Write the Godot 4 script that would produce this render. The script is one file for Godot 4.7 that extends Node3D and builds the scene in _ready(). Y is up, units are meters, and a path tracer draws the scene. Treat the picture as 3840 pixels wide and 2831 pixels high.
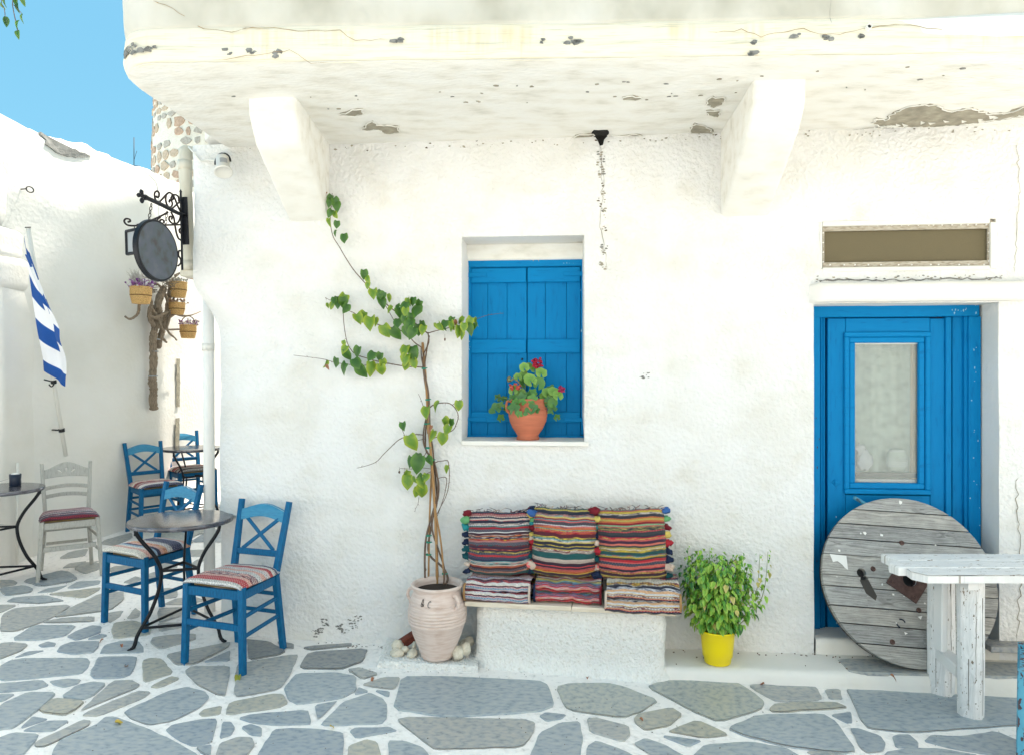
extends Node3D

var used := {}
var M := {}
var rng := RandomNumberGenerator.new()
var bumpy := FastNoiseLite.new()
var house: Node3D
var ground: Node3D


func _ready():
	rng.seed = 7
	bumpy.seed = 11
	bumpy.frequency = 1.0
	# camera
	var cam := Camera3D.new()
	cam.name = "camera"
	cam.position = Vector3(0, 1.59, 0)
	cam.fov = 54.62
	cam.near = 0.05
	cam.far = 400.0
	add_child(cam)
	cam.current = true
	# sky and exposure
	var sky_look := ProceduralSkyMaterial.new()
	sky_look.sky_top_color = Color(0.054, 0.141, 0.209).linear_to_srgb()
	sky_look.sky_horizon_color = Color(0.10, 0.208, 0.252).linear_to_srgb()
	sky_look.sky_curve = 0.12
	sky_look.ground_bottom_color = Color(0.10, 0.11, 0.12).linear_to_srgb()
	sky_look.ground_horizon_color = Color(0.105, 0.2, 0.25).linear_to_srgb()
	sky_look.sun_angle_max = 60.0
	sky_look.sun_curve = 0.75
	var sky := Sky.new()
	sky.sky_material = sky_look
	var env := Environment.new()
	env.background_mode = Environment.BG_SKY
	env.sky = sky
	env.tonemap_mode = Environment.TONE_MAPPER_LINEAR
	env.tonemap_exposure = 4.4
	env.sdfgi_enabled = true
	env.ssao_enabled = true
	env.ssil_enabled = true
	var we := WorldEnvironment.new()
	we.name = "environment"
	we.environment = env
	add_child(we)
	# the sun, behind the house and to the right
	var sun := DirectionalLight3D.new()
	sun.name = "sun"
	sun.light_color = Color(1.0, 0.975, 0.93)
	sun.light_energy = 0.70
	sun.light_angular_distance = 0.5
	sun.shadow_enabled = true
	sun.basis = Basis.looking_at(-Vector3(0.214, 0.927, -0.308))
	add_child(sun)
	make_materials()
	build_ground()
	build_house()
	build_left_wall()
	build_tower()
	build_opposite_house()
	build_bench()
	build_furniture()
	build_vine()
	build_pots()
	build_drum_and_table()
	build_sign()
	build_driftwood()
	build_flag()
	build_bits()


# ---------------------------------------------------------------- naming
func numbered(parent: Node, called: String) -> String:
	var key := str(parent.get_instance_id()) + called
	var n: int = used.get(key, 0)
	used[key] = n + 1
	return called if n == 0 else "%s_%03d" % [called, n]


func tag(o: Node, label: String, category: String, group := ""):
	o.set_meta("label", label)
	o.set_meta("category", category)
	if group != "":
		o.set_meta("group", group)
	return o


func thing(called: String, label: String, category: String, at := Vector3.ZERO, turn := 0.0, group := "") -> Node3D:
	var o := Node3D.new()
	o.name = numbered(self, called)
	add_child(o, true)
	o.position = at
	o.rotation.y = turn
	tag(o, label, category, group)
	return o


func put(called: String, shape, m: Material, parent: Node = self) -> MeshInstance3D:
	var o := MeshInstance3D.new()
	o.name = numbered(parent, called)
	o.mesh = shape.done() if shape is Shape else shape
	o.material_override = m
	parent.add_child(o, true)
	return o


func copy_of(o: Node3D, label: String, at: Vector3, turn: float) -> Node3D:
	var c: Node3D = o.duplicate()
	var base := String(o.name)
	c.name = numbered(self, base)
	add_child(c, true)
	c.position = at
	c.rotation.y = turn
	c.set_meta("label", label)
	return c


func g(x: float, z: float) -> float:
	return -0.022 * (clampf(x, -6, 4) + 1.34) + 0.06 * maxf(0.0, clampf(-z, 0, 14) - 6.0)


func on_ground(x: float, z: float) -> Vector3:
	return Vector3(x, g(x, z), z)


func nz(a: float, b: float, c := 0.0) -> float:
	return bumpy.get_noise_3d(a, b, c)


# ---------------------------------------------------------------- meshes
class Shape:
	var st := SurfaceTool.new()
	var tint = null

	func _init():
		st.begin(Mesh.PRIMITIVE_TRIANGLES)
		st.set_smooth_group(-1)

	func smooth(yes := true):
		st.set_smooth_group(0 if yes else -1)
		return self

	func vert(p: Vector3, uv := Vector2.ZERO):
		if tint != null:
			st.set_color(tint)
		st.set_uv(uv)
		st.add_vertex(p)

	func tri(a: Vector3, b: Vector3, c: Vector3, ua := Vector2.ZERO, ub := Vector2.ZERO, uc := Vector2.ZERO):
		vert(a, ua)
		vert(c, uc)
		vert(b, ub)

	func quad(a: Vector3, b: Vector3, c: Vector3, d: Vector3, ua := Vector2.ZERO, ub := Vector2.ZERO, uc := Vector2.ZERO, ud := Vector2.ZERO):
		tri(a, b, c, ua, ub, uc)
		tri(a, c, d, ua, uc, ud)

	func conv(p: Array, inside: Vector3):
		var n: Vector3 = (p[1] - p[0]).cross(p[2] - p[0])
		var out: bool = n.dot(p[0] - inside) > 0
		for i in range(1, p.size() - 1):
			if out:
				tri(p[0], p[i], p[i + 1])
			else:
				tri(p[0], p[i + 1], p[i])

	func box(c: Vector3, size: Vector3, bev := 0.004, b := Basis()):
		var h := size / 2
		bev = minf(bev, minf(h.x, minf(h.y, h.z)) * 0.8)
		var P := {}
		for sx in [-1, 1]:
			for sy in [-1, 1]:
				for sz in [-1, 1]:
					P[[sx, sy, sz, 0]] = c + b * Vector3(sx * h.x, sy * (h.y - bev), sz * (h.z - bev))
					P[[sx, sy, sz, 1]] = c + b * Vector3(sx * (h.x - bev), sy * h.y, sz * (h.z - bev))
					P[[sx, sy, sz, 2]] = c + b * Vector3(sx * (h.x - bev), sy * (h.y - bev), sz * h.z)
		for s in [-1, 1]:
			conv([P[[s, -1, -1, 0]], P[[s, 1, -1, 0]], P[[s, 1, 1, 0]], P[[s, -1, 1, 0]]], c)
			conv([P[[-1, s, -1, 1]], P[[1, s, -1, 1]], P[[1, s, 1, 1]], P[[-1, s, 1, 1]]], c)
			conv([P[[-1, -1, s, 2]], P[[1, -1, s, 2]], P[[1, 1, s, 2]], P[[-1, 1, s, 2]]], c)
		for s in [-1, 1]:
			for t in [-1, 1]:
				conv([P[[s, t, -1, 0]], P[[s, t, 1, 0]], P[[s, t, 1, 1]], P[[s, t, -1, 1]]], c)
				conv([P[[s, -1, t, 0]], P[[s, 1, t, 0]], P[[s, 1, t, 2]], P[[s, -1, t, 2]]], c)
				conv([P[[-1, s, t, 1]], P[[1, s, t, 1]], P[[1, s, t, 2]], P[[-1, s, t, 2]]], c)
				for k in [-1, 1]:
					conv([P[[s, t, k, 0]], P[[s, t, k, 1]], P[[s, t, k, 2]]], c)
		return self

	# a squared bar from p0 to p1: w across, t along «up»
	func beam(p0: Vector3, p1: Vector3, w: float, t: float, up := Vector3.UP, bev := 0.003, w1 := -1.0, t1 := -1.0):
		w1 = w if w1 < 0 else w1
		t1 = t if t1 < 0 else t1
		var dir := (p1 - p0).normalized()
		var side := dir.cross(up).normalized()
		var n := side.cross(dir)
		var ring := []
		for e in 2:
			var a: float = (w if e == 0 else w1) / 2
			var b: float = (t if e == 0 else t1) / 2
			var o: Vector3 = p0 if e == 0 else p1
			var r := []
			for q in [[a, b - bev], [a - bev, b], [-a + bev, b], [-a, b - bev], [-a, -b + bev], [-a + bev, -b], [a - bev, -b], [a, -b + bev]]:
				r.append(o + side * q[0] + n * q[1])
			ring.append(r)
		var mid := (p0 + p1) / 2
		for i in 8:
			var j := (i + 1) % 8
			conv([ring[0][i], ring[0][j], ring[1][j], ring[1][i]], mid)
		conv(ring[0], mid)
		conv(ring[1], mid)
		return self

	func tube(pts, r, n := 8, flat := 1.0, up := Vector3.ZERO):
		smooth()
		var rings := []
		var side := Vector3.ZERO
		var along := 0.0
		for i in pts.size():
			var dir: Vector3 = (pts[mini(i + 1, pts.size() - 1)] - pts[maxi(i - 1, 0)]).normalized()
			if side == Vector3.ZERO:
				side = dir.cross(up if up != Vector3.ZERO else (Vector3.RIGHT if absf(dir.x) < 0.7 else Vector3.UP)).normalized()
			else:
				side = (side - dir * side.dot(dir)).normalized()
			var other := side.cross(dir)
			var rr: float = r if (r is float or r is int) else r[i]
			var ring := []
			for k in n:
				var a := TAU * k / n
				ring.append(pts[i] + side * cos(a) * rr + other * sin(a) * rr * flat)
			rings.append(ring)
		for i in rings.size() - 1:
			for k in n:
				var j := (k + 1) % n
				quad(rings[i][k], rings[i + 1][k], rings[i + 1][j], rings[i][j])
		for e in 2:
			var ring: Array = rings[0] if e == 0 else rings[-1]
			var c: Vector3 = pts[0] if e == 0 else pts[-1]
			for k in n:
				var j := (k + 1) % n
				if e == 0:
					tri(c, ring[k], ring[j])
				else:
					tri(c, ring[j], ring[k])
		return self

	func lathe(prof: Array, n := 32, at := Vector3.ZERO, b := Basis()):
		smooth()
		for i in prof.size() - 1:
			for k in n:
				var a := TAU * k / n
				var c := TAU * (k + 1) / n
				var p: Vector2 = prof[i]
				var q: Vector2 = prof[i + 1]
				var u0 := Vector2(float(k) / n, float(i) / prof.size())
				var u1 := Vector2(float(k + 1) / n, float(i + 1) / prof.size())
				var A := at + b * Vector3(cos(a) * p.x, p.y, -sin(a) * p.x)
				var B := at + b * Vector3(cos(c) * p.x, p.y, -sin(c) * p.x)
				var C := at + b * Vector3(cos(c) * q.x, q.y, -sin(c) * q.x)
				var D := at + b * Vector3(cos(a) * q.x, q.y, -sin(a) * q.x)
				if p.x > 1e-5:
					tri(A, B, C, u0, Vector2(u1.x, u0.y), u1)
				if q.x > 1e-5:
					tri(A, C, D, u0, u1, Vector2(u0.x, u1.y))
		return self

	func grid(nx: int, ny: int, fn: Callable, soft := true):
		smooth(soft)
		var rows := []
		for j in ny + 1:
			var row := []
			for i in nx + 1:
				row.append(fn.call(float(i) / nx, float(j) / ny))
			rows.append(row)
		for j in ny:
			for i in nx:
				var u0 := float(i) / nx
				var u1 := float(i + 1) / nx
				var v0 := float(j) / ny
				var v1 := float(j + 1) / ny
				quad(rows[j][i], rows[j][i + 1], rows[j + 1][i + 1], rows[j + 1][i], Vector2(u0, v0), Vector2(u1, v0), Vector2(u1, v1), Vector2(u0, v1))
		return self

	# a flat outline laid on a surface by «fn(point, height)»: cap at «hi», sides down to «lo»
	func slab(poly: PackedVector2Array, fn: Callable, lo: float, hi: float, bev := 0.0, uvs := 1.0):
		if Geometry2D.is_polygon_clockwise(poly):
			poly.reverse()
		var n := poly.size()
		var top := poly
		if bev > 0:
			var inner := Geometry2D.offset_polygon(poly, -bev, Geometry2D.JOIN_MITER)
			if inner.size() == 1 and inner[0].size() == n:
				var first := 0
				for k in n:
					if inner[0][k].distance_to(poly[0]) < inner[0][first].distance_to(poly[0]):
						first = k
				top = PackedVector2Array()
				for k in n:
					top.append(inner[0][(k + first) % n])
				if Geometry2D.is_polygon_clockwise(top):
					top = poly
		var t := Geometry2D.triangulate_polygon(top)
		smooth(false)
		for k in range(0, t.size(), 3):
			var a: Vector2 = top[t[k]]
			var b: Vector2 = top[t[k + 1]]
			var c: Vector2 = top[t[k + 2]]
			if (b - a).cross(c - a) < 0:
				var s := b
				b = c
				c = s
			tri(fn.call(a, hi), fn.call(b, hi), fn.call(c, hi), a * uvs, b * uvs, c * uvs)
		for k in n:
			var j := (k + 1) % n
			if bev > 0 and top != poly:
				quad(fn.call(poly[k], hi - bev), fn.call(poly[j], hi - bev), fn.call(top[j], hi), fn.call(top[k], hi), poly[k] * uvs, poly[j] * uvs, top[j] * uvs, top[k] * uvs)
			if hi - bev > lo:
				quad(fn.call(poly[k], lo), fn.call(poly[j], lo), fn.call(poly[j], hi - bev), fn.call(poly[k], hi - bev), poly[k] * uvs, poly[j] * uvs, poly[j] * uvs, poly[k] * uvs)
		return self

	func blob(c: Vector3, r: Vector3, noise: FastNoiseLite, amount := 0.15, seed_at := 0.0, n := 12, m := 8, b := Basis()):
		smooth()
		var P := func(i: int, j: int) -> Vector3:
			var a := TAU * (i % n) / n
			var e := PI * j / m - PI / 2
			var d := Vector3(cos(e) * cos(a), sin(e), -cos(e) * sin(a))
			var k := 1.0 + amount * noise.get_noise_3d(d.x * 1.4 + seed_at, d.y * 1.4, d.z * 1.4)
			return c + b * (d * r * k)
		for j in m:
			for i in n:
				var A: Vector3 = P.call(i, j)
				var B: Vector3 = P.call(i + 1, j)
				var C: Vector3 = P.call(i + 1, j + 1)
				var D: Vector3 = P.call(i, j + 1)
				if j > 0:
					tri(A, B, C)
				if j < m - 1:
					tri(A, C, D)
		return self

	func done() -> ArrayMesh:
		st.generate_normals()
		st.index()
		return st.commit()


func spline(pts: Array, per := 6) -> PackedVector3Array:
	var out := PackedVector3Array()
	for i in pts.size() - 1:
		var a: Vector3 = pts[maxi(i - 1, 0)]
		var b: Vector3 = pts[i]
		var c: Vector3 = pts[i + 1]
		var d: Vector3 = pts[mini(i + 2, pts.size() - 1)]
		for k in per:
			out.append(b.cubic_interpolate(c, a, d, float(k) / per))
	out.append(pts[-1])
	return out


func taper(n: int, r0: float, r1: float) -> Array:
	var out := []
	for i in n:
		out.append(lerpf(r0, r1, float(i) / maxi(n - 1, 1)))
	return out


# rounds a polygon's corners
func rounded(poly: PackedVector2Array, times := 1, cut := 0.22) -> PackedVector2Array:
	for t in times:
		var out := PackedVector2Array()
		for i in poly.size():
			var a := poly[i]
			var b := poly[(i + 1) % poly.size()]
			out.append(a.lerp(b, cut))
			out.append(a.lerp(b, 1.0 - cut))
		poly = out
	return poly


# breaks a polygon's edges into small uneven steps
func ragged(poly: PackedVector2Array, step: float, amount: float) -> PackedVector2Array:
	var out := PackedVector2Array()
	for i in poly.size():
		var a := poly[i]
		var b := poly[(i + 1) % poly.size()]
		var n := maxi(1, int(a.distance_to(b) / step))
		var side := (b - a).orthogonal().normalized()
		for k in n:
			out.append(a.lerp(b, float(k) / n) + side * rng.randf_range(-amount, amount) * (0.3 if k == 0 else 1.0))
	if Geometry2D.triangulate_polygon(out).is_empty():
		return poly
	return out


# ---------------------------------------------------------------- materials
func noise(seed_: int, freq: float, octaves := 4, ramp: Array = [], size := 512, kind := FastNoiseLite.TYPE_SIMPLEX_SMOOTH, warp := 0.0) -> NoiseTexture2D:
	var f := FastNoiseLite.new()
	f.seed = seed_
	f.noise_type = kind
	f.frequency = freq
	f.fractal_octaves = octaves
	if warp > 0:
		f.domain_warp_enabled = true
		f.domain_warp_amplitude = warp
		f.domain_warp_frequency = freq * 0.7
	var t := NoiseTexture2D.new()
	t.width = size
	t.height = size
	t.seamless = true
	t.noise = f
	if ramp.size():
		var gr := Gradient.new()
		var off := PackedFloat32Array()
		var cols := PackedColorArray()
		for k in range(0, ramp.size(), 2):
			off.append(ramp[k])
			cols.append(ramp[k + 1])
		gr.offsets = off
		gr.colors = cols
		t.color_ramp = gr
	return t


func mat(called: String, col: Color, rough := 0.8, o := {}) -> StandardMaterial3D:
	var m := StandardMaterial3D.new()
	m.resource_name = called
	m.albedo_color = col
	m.roughness = rough
	m.metallic = o.get("metal", 0.0)
	m.metallic_specular = o.get("spec", 0.5)
	m.cull_mode = BaseMaterial3D.CULL_DISABLED
	if o.has("tex"):
		m.albedo_texture = o.tex
	if o.has("bump"):
		m.heightmap_enabled = true
		m.heightmap_texture = o.bump
		m.heightmap_scale = o.get("depth", 0.3)
	if o.has("detail"):
		m.detail_enabled = true
		m.detail_blend_mode = BaseMaterial3D.BLEND_MODE_MUL
		m.detail_albedo = o.detail
		m.uv2_triplanar = true
		m.uv2_world_triplanar = true
		m.uv2_scale = o.get("detail_scale", Vector3.ONE * 0.3)
		m.detail_uv_layer = BaseMaterial3D.DETAIL_UV_2
	if not o.get("uv", false) and (o.has("tex") or o.has("bump")):
		m.uv1_triplanar = true
		m.uv1_world_triplanar = o.get("world", true)
	m.uv1_scale = o.get("scale", Vector3.ONE)
	if o.has("back"):
		m.backlight_enabled = true
		m.backlight = o.back
	if o.get("vc", false):
		m.vertex_color_use_as_albedo = true
	if o.has("rim"):
		m.rim_enabled = true
		m.rim = o.rim
		m.rim_tint = 0.5
	M[called] = m
	return m


func grey(v: float, a := 0.0, b := 0.0) -> Color:
	return Color(v + a, v, v + b)


# woven rag: stripes of cloth crossed by thin warp threads
func rag_texture(seed_: int, colours: Array, thick := 9, dark := 0.5) -> ImageTexture:
	var r := RandomNumberGenerator.new()
	r.seed = seed_
	var w := 256
	var h := 256
	var data := PackedByteArray()
	data.resize(w * h * 3)
	var y := 0
	var dull := false
	while y < h:
		var c: Color = colours[r.randi() % colours.size()]
		if dark > 0.6 and dull and r.randf() < 0.7:   # a dull broad stripe is followed by a bright thin one
			for i in 6:
				if c.v < 0.6:
					c = colours[r.randi() % colours.size()]
		dull = c.v < 0.6
		var left := r.randi_range(3, thick)
		if dark > 0.6:
			left = r.randi_range(6, 13) if dull else r.randi_range(3, 7)
		elif thick > 11:
			left = r.randi_range(9, 22)
		var c2: Color = colours[r.randi() % colours.size()]
		var mixed := r.randf() < 0.35
		var thread := Color(0.08, 0.08, 0.13) if r.randf() < dark else Color(0.85, 0.82, 0.78)
		var strength := r.randf_range(0.2, 0.85)
		var shift := r.randf() * 60.0
		while left > 0 and y < h:
			for x in w:
				var k := c
				if mixed and nz(x * 0.03 + shift, y * 0.4, seed_) > 0.12:
					k = c2
				k = k * (0.86 + 0.3 * nz(x * 0.11, y * 0.5, seed_ + 5.0))
				var pick := int(y / 5.0)
				if (int(x / 5.0) + pick) % 2 == 0 and x % 5 > 1:
					k = k.lerp(thread, strength * 0.75)
				elif y % 5 == 0:
					k = k.darkened(0.25)
				var at := (y * w + x) * 3
				data[at] = clampi(int(k.r * 255), 0, 255)
				data[at + 1] = clampi(int(k.g * 255), 0, 255)
				data[at + 2] = clampi(int(k.b * 255), 0, 255)
			y += 1
			left -= 1
	return ImageTexture.create_from_image(Image.create_from_data(w, h, false, Image.FORMAT_RGB8, data))


# sawn wood: long wavering grain, a few knots
func wood_texture(seed_: int, light: Color, dark: Color, knots := 5, w := 512, h := 256, flakes := 0.0, under := Color(0.4, 0.33, 0.27)) -> ImageTexture:
	var r := RandomNumberGenerator.new()
	r.seed = seed_
	var K := []
	for i in knots:
		K.append(Vector3(r.randf() * w, r.randf() * h, r.randf_range(5, 12)))
	var data := PackedByteArray()
	data.resize(w * h * 3)
	for y in h:
		for x in w:
			var yy := float(y) + 9.0 * nz(x * 0.006, y * 0.02, seed_)
			var ring := 0.0
			for k in K:
				var dx: float = (x - k.x) / 2.4
				var dy: float = y - k.y
				var d := sqrt(dx * dx + dy * dy)
				if d < 40.0:
					yy += signf(dy) * k.z * 1.6 * exp(-d * d / (k.z * k.z * 2.0))
					ring = maxf(ring, exp(-d * d / (k.z * 2.2)))
			var v := 0.5 + 0.5 * sin(yy * 0.55 + 2.0 * nz(x * 0.004, yy * 0.03, seed_ + 2.0))
			v = 0.20 * v + 0.80 * (0.55 + 0.75 * nz(x * 0.010, yy * 0.22, seed_ + 9.0) + 0.35 * nz(x * 0.02, y * 0.02, seed_ + 14.0))
			v -= ring * 0.7
			if nz(x * 0.02, yy * 0.5, seed_ + 20.0) > 0.42:
				v -= 0.5
			var c := dark.lerp(light, clampf(v, 0, 1))
			if flakes > 0.0 and nz(x * 0.018, y * 0.07, seed_ + 31.0) + 0.5 * nz(x * 0.1, y * 0.25, seed_ + 41.0) > flakes:
				c = under.lerp(under.darkened(0.4), clampf(v, 0, 1))
			var at := (y * w + x) * 3
			data[at] = clampi(int(c.r * 255), 0, 255)
			data[at + 1] = clampi(int(c.g * 255), 0, 255)
			data[at + 2] = clampi(int(c.b * 255), 0, 255)
	return ImageTexture.create_from_image(Image.create_from_data(w, h, false, Image.FORMAT_RGB8, data))


# lime-washed parapet: pale yellow drips and grey bloom, laid out along and up the band
func drip_texture() -> ImageTexture:
	var w := 1024
	var h := 128
	var data := PackedByteArray()
	data.resize(w * h * 3)
	for x in w:
		var drip := clampf(nz(x * 0.13, 3.0) * 0.9 + nz(x * 0.34, 5.0) * 0.5 + nz(x * 0.012, 8.0) * 1.3 - 0.12, 0, 1)
		var long := 0.35 + 0.6 * absf(nz(x * 0.33, 40.0)) + 0.3 * nz(x * 0.05, 70.0)
		for y in h:
			var v := float(y) / h
			var c := Color(0.97, 0.95, 0.89)
			var k := drip * clampf((v - (0.75 - long)) * 3.0, 0, 1) * clampf((1.0 - v) * 4.0, 0.15, 1)
			c = c.lerp(Color(0.90, 0.81, 0.62), clampf(k, 0, 1) * 0.5)
			c = c.lerp(Color(0.93, 0.89, 0.76), clampf(nz(x * 0.02, y * 0.05, 9.0) * 1.5, 0, 1) * 0.5)
			c = c.lerp(Color(0.78, 0.76, 0.68), clampf(nz(x * 0.03, y * 0.2, 19.0) * 1.8 - 0.35, 0, 1))
			var at := (y * w + x) * 3
			data[at] = int(c.r * 255)
			data[at + 1] = int(c.g * 255)
			data[at + 2] = int(c.b * 255)
	return ImageTexture.create_from_image(Image.create_from_data(w, h, false, Image.FORMAT_RGB8, data))


func make_materials():
	var W := Color.WHITE
	var stucco := noise(3, 0.045, 4, [], 1024)
	var fine := noise(4, 0.09, 4, [], 512)
	var blotch := noise(5, 0.006, 4, [0.0, Color(0.955, 0.945, 0.92), 0.45, Color(0.985, 0.98, 0.97), 1.0, W], 512)
	var dirt := noise(6, 0.02, 5, [0.0, Color(0.88, 0.87, 0.84), 0.3, Color(0.965, 0.955, 0.935), 0.55, Color(0.99, 0.985, 0.975), 1.0, W], 512)
	mat("plaster", Color(0.91, 0.908, 0.905), 0.9, {tex = blotch, bump = stucco, depth = 0.85, scale = Vector3.ONE * 0.62, detail = noise(70, 0.012, 6, [0.0, Color(0.965, 0.958, 0.94), 0.2, Color(0.988, 0.984, 0.975), 0.42, W, 1.0, W], 512), detail_scale = Vector3(0.45, 0.6, 0.45)})
	mat("plaster_old", Color(0.93, 0.925, 0.905), 0.92, {tex = dirt, bump = fine, depth = 0.35, scale = Vector3(0.35, 0.8, 0.8)})
	mat("plaster_smooth", Color(0.93, 0.92, 0.90), 0.9, {tex = blotch, bump = fine, depth = 0.25, scale = Vector3.ONE * 0.45})
	mat("plaster_coarse", Color(0.93, 0.925, 0.91), 0.95, {tex = noise(9, 0.05, 5, [0.0, Color(0.78, 0.765, 0.73), 0.18, Color(0.94, 0.93, 0.91), 0.36, W, 1.0, W], 512), bump = noise(8, 0.07, 5, [], 512), depth = 1.2, scale = Vector3.ONE * 1.4})
	mat("parapet", Color(0.84, 0.83, 0.805), 0.95, {tex = noise(12, 0.012, 5, [0.0, Color(0.80, 0.79, 0.74), 0.5, Color(0.95, 0.94, 0.91), 1.0, W], 512), bump = fine, depth = 0.3, scale = Vector3(0.3, 0.22, 0.3)})
	mat("band", Color(0.93, 0.92, 0.90), 0.95, {tex = drip_texture(), uv = true})
	mat("bare_plaster", Color(0.70, 0.67, 0.595), 0.95, {tex = noise(13, 0.05, 4, [0.0, Color(0.75, 0.75, 0.75), 1.0, W], 256), bump = fine, depth = 0.3, scale = Vector3.ONE})
	mat("grey_cement", Color(0.64, 0.635, 0.615), 0.95, {tex = noise(14, 0.06, 4, [0.0, Color(0.6, 0.6, 0.6), 1.0, W], 256), bump = fine, depth = 0.5, scale = Vector3.ONE})
	mat("crack", Color(0.36, 0.30, 0.24), 0.95)
	mat("rust_crack", Color(0.62, 0.5, 0.33), 0.95)
	mat("hole", Color(0.13, 0.10, 0.08), 0.95, {tex = noise(15, 0.08, 4, [0.0, Color(0.4, 0.35, 0.3), 1.0, W], 256), bump = fine, depth = 0.8, scale = Vector3.ONE * 4.0})
	# the paving
	var slate := noise(21, 0.026, 7, [0.0, Color(0.66, 0.68, 0.70), 0.3, Color(0.83, 0.85, 0.87), 0.5, Color(0.92, 0.925, 0.93), 0.68, Color(0.97, 0.955, 0.92), 1.0, W], 1024, FastNoiseLite.TYPE_SIMPLEX_SMOOTH, 14.0)
	var cleft := noise(22, 0.03, 5, [], 512)
	var tones := [Color(0.705, 0.735, 0.755), Color(0.665, 0.70, 0.73), Color(0.735, 0.735, 0.725), Color(0.76, 0.745, 0.70), Color(0.60, 0.61, 0.615), Color(0.745, 0.755, 0.735)]
	for i in 6:
		mat("stone%d" % i, tones[i], 0.40, {tex = slate, bump = cleft, depth = 0.12, scale = Vector3(0.62 + 0.05 * i, 1.0, 1.15 - 0.06 * i), spec = 0.5})
	mat("grout", Color(0.985, 0.965, 0.945), 0.7, {tex = noise(23, 0.03, 5, [0.0, Color(0.80, 0.80, 0.80), 0.2, Color(0.94, 0.94, 0.94), 0.4, W, 1.0, W], 512), bump = cleft, depth = 0.7, scale = Vector3.ONE * 1.2})
	# paint and wood
	var worn := noise(31, 0.02, 5, [0.0, Color(0.80, 0.84, 0.88), 0.3, Color(0.95, 0.97, 0.98), 1.0, W], 512)
	mat("blue_paint", Color(0.0, 0.49, 0.725), 0.55, {spec = 0.25, tex = worn, bump = noise(32, 0.03, 4, [], 256), depth = 0.12, scale = Vector3(3.0, 0.6, 3.0)})
	mat("blue_rail", Color(0.0, 0.50, 0.735), 0.55, {spec = 0.25, tex = worn, bump = noise(33, 0.03, 4, [], 256), depth = 0.12, scale = Vector3(0.6, 3.0, 3.0)})
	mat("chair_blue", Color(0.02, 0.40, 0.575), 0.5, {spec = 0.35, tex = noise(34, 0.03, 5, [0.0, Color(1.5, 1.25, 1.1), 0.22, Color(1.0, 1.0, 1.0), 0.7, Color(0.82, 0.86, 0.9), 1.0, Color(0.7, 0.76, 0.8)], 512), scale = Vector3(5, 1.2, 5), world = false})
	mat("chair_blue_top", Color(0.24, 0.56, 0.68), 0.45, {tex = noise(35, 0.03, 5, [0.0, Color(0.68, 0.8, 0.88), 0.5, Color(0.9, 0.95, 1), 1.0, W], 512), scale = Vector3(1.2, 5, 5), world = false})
	mat("chair_white", Color(0.72, 0.715, 0.69), 0.55, {tex = noise(36, 0.025, 5, [0.0, Color(0.8, 0.79, 0.77), 0.4, Color(0.95, 0.94, 0.93), 1.0, W], 512), scale = Vector3(5, 1.5, 5), world = false})
	mat("peeling_blue", Color(0.55, 0.74, 0.83), 0.7)
	mat("rush", Color(0.68, 0.58, 0.4), 0.9)
	mat("iron", Color(0.10, 0.115, 0.15), 0.45, {metal = 0.4, tex = noise(37, 0.05, 4, [0.0, Color(0.7, 0.65, 0.62), 1.0, W], 256), scale = Vector3.ONE * 3.0})
	mat("sign_metal", Color(0.40, 0.42, 0.445), 0.6, {metal = 0.2, tex = noise(38, 0.012, 4, [0.0, Color(0.75, 0.66, 0.62), 0.4, Color(0.85, 0.9, 0.9), 0.6, Color(0.9, 0.9, 0.97), 1.0, W], 512), scale = Vector3.ONE * 1.5})
	mat("brown_iron", Color(0.16, 0.12, 0.115), 0.5, {metal = 0.4})
	mat("tabletop", Color(0.46, 0.455, 0.465), 0.2, {metal = 0.35, spec = 0.8, tex = noise(39, 0.012, 5, [0.0, Color(0.45, 0.45, 0.5), 0.45, Color(0.62, 0.62, 0.65), 0.62, Color(0.95, 0.95, 1.0), 1.0, W], 512, FastNoiseLite.TYPE_SIMPLEX_SMOOTH, 40.0), scale = Vector3.ONE * 2.2})
	mat("grey_wood", W, 0.85, {tex = wood_texture(41, Color(0.75, 0.745, 0.73), Color(0.47, 0.465, 0.455), 6), uv = true, bump = noise(44, 0.03, 4, [], 256), depth = 0.1})
	mat("grey_wood_dark", W, 0.85, {tex = wood_texture(42, Color(0.71, 0.705, 0.69), Color(0.43, 0.425, 0.42), 5), uv = true})
	mat("grey_wood_pale", W, 0.85, {tex = wood_texture(43, Color(0.78, 0.765, 0.735), Color(0.49, 0.48, 0.465), 4), uv = true})
	mat("drum_edge", Color(0.27, 0.255, 0.24), 0.9)
	mat("white_wood", W, 0.75, {tex = wood_texture(45, Color(0.98, 0.97, 0.96), Color(0.87, 0.86, 0.85), 3, 512, 256, 0.52, Color(0.66, 0.58, 0.50)), uv = true, bump = noise(46, 0.03, 4, [], 256), depth = 0.25})
	mat("plank", Color(0.94, 0.90, 0.84), 0.6, {tex = noise(47, 0.02, 4, [0.0, Color(0.8, 0.77, 0.72), 0.5, Color(0.93, 0.91, 0.88), 1.0, W], 256), scale = Vector3(0.6, 4, 4)})
	mat("bamboo", Color(0.72, 0.56, 0.36), 0.5, {tex = noise(48, 0.04, 3, [0.0, Color(0.78, 0.72, 0.65), 1.0, W], 256), scale = Vector3(8, 1, 8)})
	mat("driftwood", Color(0.74, 0.67, 0.59), 0.9, {tex = noise(49, 0.03, 5, [0.0, Color(0.5, 0.47, 0.45), 0.5, Color(0.85, 0.83, 0.8), 1.0, W], 512), bump = fine, depth = 0.8, scale = Vector3(7, 1.2, 7)})
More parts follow.
